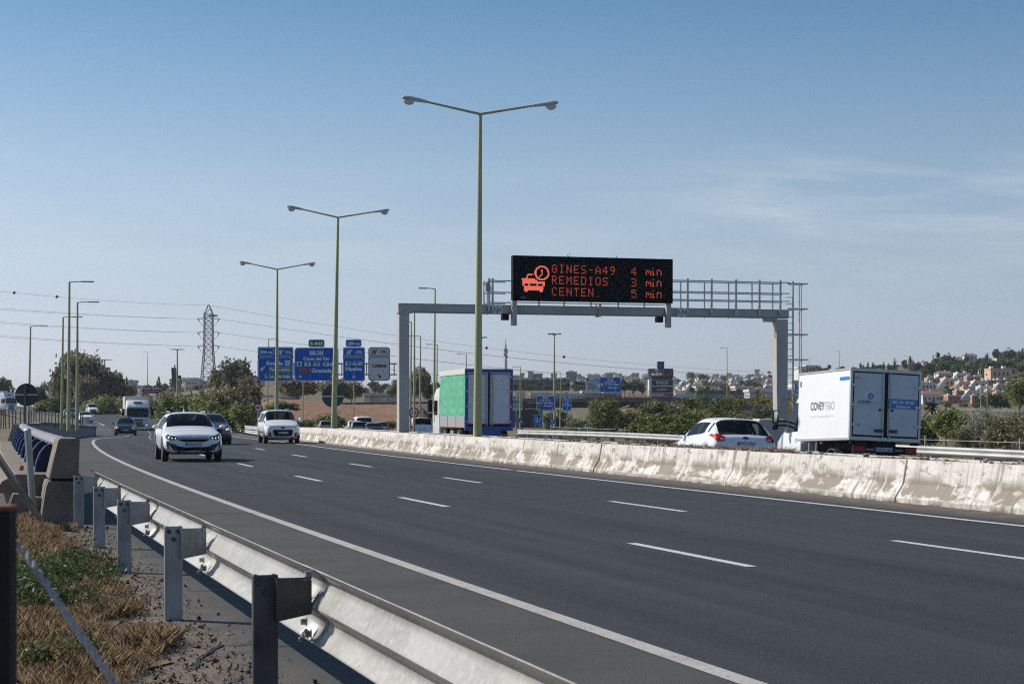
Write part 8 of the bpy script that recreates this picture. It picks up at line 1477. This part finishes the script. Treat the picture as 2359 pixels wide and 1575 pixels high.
for i, (x, yt, yb, w, k, lm) in enumerate(((1983, 834, 850, 5, 'cypress', 'cyp'), (1989, 840, 850, 4, 'cypress', 'cyp'), (2000, 834, 850, 4, 'cypress', 'cyp'), (2012, 833, 850, 6, 'cypress', 'cyp'), (2036, 833, 850, 9, 'pine', 'pine'), (2048, 836, 850, 7, 'cypress', 'cyp'), (2022, 840, 852, 16, 'tree', 'dark'), (1965, 845, 853, 22, 'tree', 'dark'), (1940, 842, 853, 14, 'tree', 'olive'), (1910, 839, 853, 9, 'tree', 'dark'), (1880, 841, 868, 34, 'tree', 'bush'), (1898, 846, 868, 22, 'tree', 'olive'), (2060, 838, 856, 22, 'tree', 'dark'), (1930, 846, 856, 18, 'tree', 'dark'), (2005, 844, 856, 30, 'tree', 'dark'))):
    plant(k, lm, x, yt, yb + 3, w * 1.2, 820, ('narrow cypress' if k == 'cypress' else 'leafy tree') + ' on the skyline above the white box truck' + (', near its left end' if x < 1950 else (', in its middle' if x < 2015 else ', near its right end')), GS, 700, i % 5, .06)
# town on the skyline
GTn = 'town houses on the far hill'
g = random.Random(21)
for i in range(62):
    px = g.uniform(1545, 1790); py = g.choice((868, 873, 878, 883, 889, 896, 902)) + g.uniform(-2, 2); Y = 1500 - (py - 866) * 22; w = g.uniform(8, 15) * (.8 + (py - 866) / 60)
    house(px, py, w, g.choice((0, 2, 5, 17, 6, 8, 12)), 'small white town house on the far hill beyond the grey warehouse', GTn, g.uniform(.7, 1.1), Yf=Y)
for i in range(26):
    px = g.uniform(1395, 1500); py = g.uniform(866, 885); house(px, py, g.uniform(8, 14), g.choice((5, 11, 17, 0, 2)), 'small pale town house on the far hill left of the totem', 'town houses left of the totem', .8, Yf=1350 - (py - 866) * 14)
for i in range(12):
    px = g.uniform(1320, 1400); house(px, g.uniform(868, 876), g.uniform(8, 12), g.choice((5, 11, 0)), 'small pale town house on the skyline above the SEVILLA sign', 'town houses above the pale sign', .7, Yf=1400)
for i in range(46):
    px = g.choice((g.uniform(1330, 1500), g.uniform(1550, 1800), g.uniform(1560, 1800))); yb = g.uniform(876, 910); h = g.uniform(9, 20)
    plant('tree', g.choice(('dark', 'pine', 'bush', 'dark')), px, yb - h, yb + 2, h * g.uniform(1.0, 1.8), 1450 - (yb - 866) * 23, 'small dark tree among the houses of the far hill', 'trees of the far town', 600, i % 5, .07)
def block(px0, py0, px1, py1, Y, m, label, rows=2, cols=5, name='apartment_block', cat='building', group='blocks on the far hill', dep=12, roofm=None, win=True, yaw=.0):
    root, w, h, k = wall_thing(name, label, cat, px0, py0, px1, py1, Y, dep, m, group=group, yaw=yaw); MB().box((0, dep / 2, h + .2), (w + .5, dep + .5, .7)).build('roof', roofm or ROOFF, root)
    if win:
        wd, hh = w / cols * .45, h / rows * .45
        for r in range(rows):
            for c_ in range(cols): MB().box((-w / 2 + (c_ + .5) * w / cols, -.02, (r + .55) * h / rows), (wd, .12, hh)).build('window', WIN, root)
    return root
block(1179, 866, 1200, 876, 900, WALL[5], 'grey apartment block at the left end of the skyline by the truck', 2, 5); block(1200, 861, 1208, 874, 895, WALL[1], 'narrow cream block beside the grey one on the skyline', 3, 2); block(1217, 857, 1229, 872, 898, WALL[1], 'cream stepped apartment tower left of the floodlight mast', 3, 3); block(1229, 862, 1250, 874, 900, WALL[5], 'wide grey apartment block left of the floodlight mast', 3, 6); block(1270, 862, 1283, 874, 905, WALL[1], 'cream block partly behind the floodlight mast', 3, 3); block(1305, 858, 1329, 874, 910, WALL[5], 'tall grey pink apartment block with balconies on the skyline', 4, 5); block(1311, 855.5, 1320, 859, 912, WALL[1], 'stair tower on top of the tall grey pink block', 1, 2)
block(1180, 873, 1312, 894, 720, mat('retaining_wall', (.15, .135, .13), .9, noise=((.2, (.09, .085, .085), .4, .65),), stretch=(1, 1, .1)), 'long dark retaining wall below the apartment blocks', name='retaining_wall', cat='wall', group=None, dep=3, win=False)
for i, (px, yt, w) in enumerate(((1205, 872, 5), (1211, 878, 4), (1216, 877, 5), (1222, 876, 4), (1231, 868, 6), (1241, 876, 5), (1248, 870, 4), (1261, 869, 5), (1302, 868, 5), (1269, 880, 4), (1190, 879, 4), (1276, 880, 4), (1310, 878, 6))): plant('cypress', 'cyp', px, yt, 896, w * 1.5, 700, 'narrow cypress in front of the long dark retaining wall', 'cypresses along the retaining wall', 700, i % 5, .06)
for i, (px, yt, yb, w) in enumerate(((1322, 882, 900, 14), (1296, 880, 897, 26), (1188, 884, 897, 24), (1350, 876, 906, 30), (1330, 876, 900, 26), (1440, 872, 912, 40), (1462, 876, 912, 34), (1420, 880, 912, 30), (1480, 880, 912, 26), (1260, 886, 897, 30), (1225, 886, 897, 34))): plant('tree', 'dark' if i else 'olive', px, yt, yb + 3, w, 560, 'dark green tree behind the flyover' + (' left of the pale sign' if px < 1345 else ' right of the blue sign'), 'trees behind the flyover', 1000, i % 5, .055)
block(1556, 904, 1580, 915, 480, WALL[0], 'white end of the long warehouse right of the totem', group='warehouses', win=False, name='warehouse'); block(1580, 903.5, 1605, 913, 482, WALL[0], 'white middle bay of the long warehouse', group='warehouses', win=False, name='warehouse'); block(1552, 914, 1585, 924, 478, WALL[6], 'low dark red shop front below the white warehouse end', group='warehouses', win=False, name='shop'); block(1603, 904, 1735, 926, 485, mat('warehouse_grey', (.19, .205, .225), .7, noise=((.3, (.16, .17, .19), .4, .7),)), 'long grey warehouse wall behind the yellow broom', group='warehouses', win=False, name='warehouse', roofm=mat('roof_edge', (.10, .10, .11), .7)); block(1728, 901, 1830, 909, 470, mat('warehouse_roof', (.36, .36, .37), .7), 'pale grey warehouse with white canopy sign left of the gantry column', group='warehouses', win=False, name='warehouse'); block(1767, 914, 1800, 921, 468, WALL[0], 'white canopy band under the pale warehouse roof', group='warehouses', win=False, name='shop')
block(1696, 893, 1735, 904, 520, WALL[4], 'peach two storey building behind the grey warehouse', 1, 3, group='warehouses'); block(1605, 893, 1648, 904, 530, WALL[0], 'white house with small dome behind the grey warehouse', 1, 5, group='warehouses'); block(1606, 863, 1622, 870, 1400, WALL[5], 'brown grey block on the skyline right of the totem', 1, 4); block(1582, 866, 1600, 870, 1420, mat('green_net', (.16, .42, .34), .7), 'building wrapped in pale green netting on the skyline', win=False)
b = block(1739, 853, 1750, 862, 900, WALL[0], 'white billboard on a pole on the skyline', win=False, name='billboard', cat='billboard', dep=.6, group=None); MB().box((0, .3, -3), (.5, .4, 6)).build('post', M_galvpost, b)
block(1840, 848, 1856, 880, 560, WALL[0], 'white building behind the ladder cage', 3, 3, group='warehouses'); block(1858, 845, 1878, 880, 565, WALL[4], 'pale peach building right of the ladder cage', 3, 3, group='warehouses'); block(1830, 880, 1862, 905, 500, WALL[0], 'white low building behind the gantry right column', 2, 4, group='warehouses')
bl = block(1343, 905, 1393, 913, 420, mat('shop_grey', (.26, .28, .32), .7), 'grey shop building above the flyover below the pale sign', group='shops behind the flyover', win=False, name='shop'); sb = block(1393, 903.5, 1432, 913, 415, M_black, 'dark shop building lettered DU MONDE above the flyover', group='shops behind the flyover', win=False, name='shop')
q = MB(); text_into(q, 'DU MONDE', (0, -.1, .62), .42, 3.5, 0, bold=.03); q.fixn = False; q.build('lettering', M_signwhite, sb)
block(1192, 908, 1209, 917, 400, mat('orange_shop', (.62, .30, .06), .7), 'orange shop front left of the far blue sign', group='shops behind the flyover', win=False, name='shop'); block(1224, 910, 1280, 917, 402, WALL[0], 'low white market stalls behind the far blue sign', 1, 8, group='shops behind the flyover', name='shop'); block(1278, 911, 1345, 917, 404, WALL[0], 'low white market roof right of the far blue signs', 1, 9, group='shops behind the flyover', name='shop')
# left skyline
block(398, 893, 436, 905, 640, WALL[0], 'white building beside the pylon base', 1, 4, group='buildings on the left hill'); block(428, 878, 456, 900, 636, WALL[1], 'cream building with a flat grey roof left of the pylon', 2, 4, group='buildings on the left hill', roofm=mat('roof_grey', (.40, .39, .38), .8)); block(420, 873, 448, 880, 645, WALL[1], 'upper pale storey behind the cream building', 1, 3, group='buildings on the left hill'); block(448, 888, 500, 898, 630, WALL[1], 'long cream building with an arcade behind the pylon', 1, 9, group='buildings on the left hill'); block(110, 883, 126, 903, 700, WALL[1], 'pale building peeping left of the eucalyptus grove', 3, 3, group='buildings on the left hill'); block(292, 878, 304, 890, 700, WALL[0], 'small white house on the skyline left of the billboard', 1, 2, group='buildings on the left hill'); block(560, 874, 600, 884, 620, WALL[1], 'cream house behind the eucalyptus by the Sevilla sign', 1, 4, group='buildings on the left hill')
for i in range(9): house(610 + i * 8.5 + (i % 3) * 2, 917 + (i % 2), 13, (0, 2, 5, 17)[i % 4], 'tiny white house in the row below the Sevilla sign', 'tiny houses below the signs', .7, Yf=470)
block(648, 915, 672, 922, 460, mat('red_roof_shed', (.45, .06, .035), .7), 'small bright red shed below the Granada sign', win=False, name='shed', group=None); 
for i, (px, w, m) in enumerate(((840, 14, 1), (856, 16, 4), (872, 20, 0), (890, 22, 1), (905, 18, 0))): block(px, 910, px + w, 917, 430 + i, WALL[m], ('orange tinted', 'peach', 'white', 'cream', 'pale')[i] + ' low house under the grey CAMAS sign', 1, 3, group='low houses under the CAMAS sign', name='house')
for i in range(16): house(855 + i * 4.2, 888 + (i * 7) % 9, 8, (0, 2, 5, 17, 11)[i % 5], 'tiny white house on the hill behind the CAMAS sign', 'hill houses behind the CAMAS sign', .7, Yf=900)
GL = 'trees on the left hills'
for i in range(70):
    px = g.uniform(275, 1010); yb = g.uniform(893, 915) if not 560 < px < 640 else g.uniform(885, 912); h = g.uniform(10, 24); k = g.choice(('tree', 'tree', 'tree', 'pine', 'cypress')); 
    if 690 < px < 840: yb = g.uniform(895, 915)
    plant(k, {'pine': 'pine', 'cypress': 'cyp'}.get(k, g.choice(('dark', 'pine', 'dark', 'brown'))), px, yb - h, yb + 3, h * (g.uniform(1.0, 1.7) if k == 'tree' else (.6 if k == 'pine' else .3)), 620 + g.uniform(-60, 120), {'tree': 'dark rounded tree', 'pine': 'conical pine', 'cypress': 'narrow cypress'}[k] + (' on the hill behind the billboards' if px < 560 else (' on the hill below the motorway signs' if px < 850 else ' on the hill behind the gantry left column')), GL, 700, i % 5, .06)
for px, yt, w in ((366, 867, 15), (97, 880, 9), (103, 876, 7), (108, 884, 6), (292, 868, 8), (303, 872, 5)): plant('pine' if w > 8 else 'cypress', 'pine', px, yt, 900, w, 600, ('conical pine' if w > 8 else 'thin cypress') + ' on the left skyline' + (' right of the crimson billboard' if px == 366 else (' left of the eucalyptus grove' if px < 200 else ' left of the crimson billboard')), 'skyline conifers on the left', 700, int(px) % 5, .06)
# ---------------------------------------------------------------- air
def haze():
    o = MB().box((0, 1150, 50), (5600, 2400, 112)).build('haze', mat('haze_air', (1, 1, 1))); struct(o, 'stuff'); m = MATS['haze_air']; nt = m.node_tree; nt.nodes.remove(nt.nodes['Principled BSDF']); v = nt.nodes.new('ShaderNodeVolumePrincipled'); v.inputs['Color'].default_value = (.80, .88, 1.0, 1); v.inputs['Density'].default_value = HAZE; v.inputs['Anisotropy'].default_value = .2; nt.links.new(v.outputs[0], nt.nodes['Material Output'].inputs['Volume']); o.display_type = 'WIRE'
HAZE = .0001
if HAZE: haze()
# ---------------------------------------------------------------- labels that would repeat get their place in the row
def single_out():
    groups = {}
    for o in C.objects:
        if o.parent is None and o.get('label') and o.get('category'): groups.setdefault(o['label'], []).append(o)
    ones = 'first second third fourth fifth sixth seventh eighth ninth tenth eleventh twelfth thirteenth fourteenth fifteenth sixteenth seventeenth eighteenth nineteenth'.split(); tens = ['', '', 'twenty', 'thirty', 'forty', 'fifty', 'sixty', 'seventy', 'eighty']; tenth = ['', '', 'twentieth', 'thirtieth', 'fortieth', 'fiftieth', 'sixtieth', 'seventieth', 'eightieth']
    def ordw(n): return ones[n - 1] if n < 20 else (tenth[n // 10] if n % 10 == 0 else tens[n // 10] + '-' + ones[n % 10 - 1])
    for lab, os_ in groups.items():
        if len(os_) < 2: continue
        os_.sort(key=lambda o: o.location.x / max(o.location.y, .1)); k = len(os_)
        for i, o in enumerate(os_):
            w = 'leftmost' if i == 0 else ('rightmost' if i == k - 1 else (ordw(i + 1) + ' from the left'))
            words = lab.split()
            o['label'] = ' '.join(words[:12]) + ', ' + w
single_out()
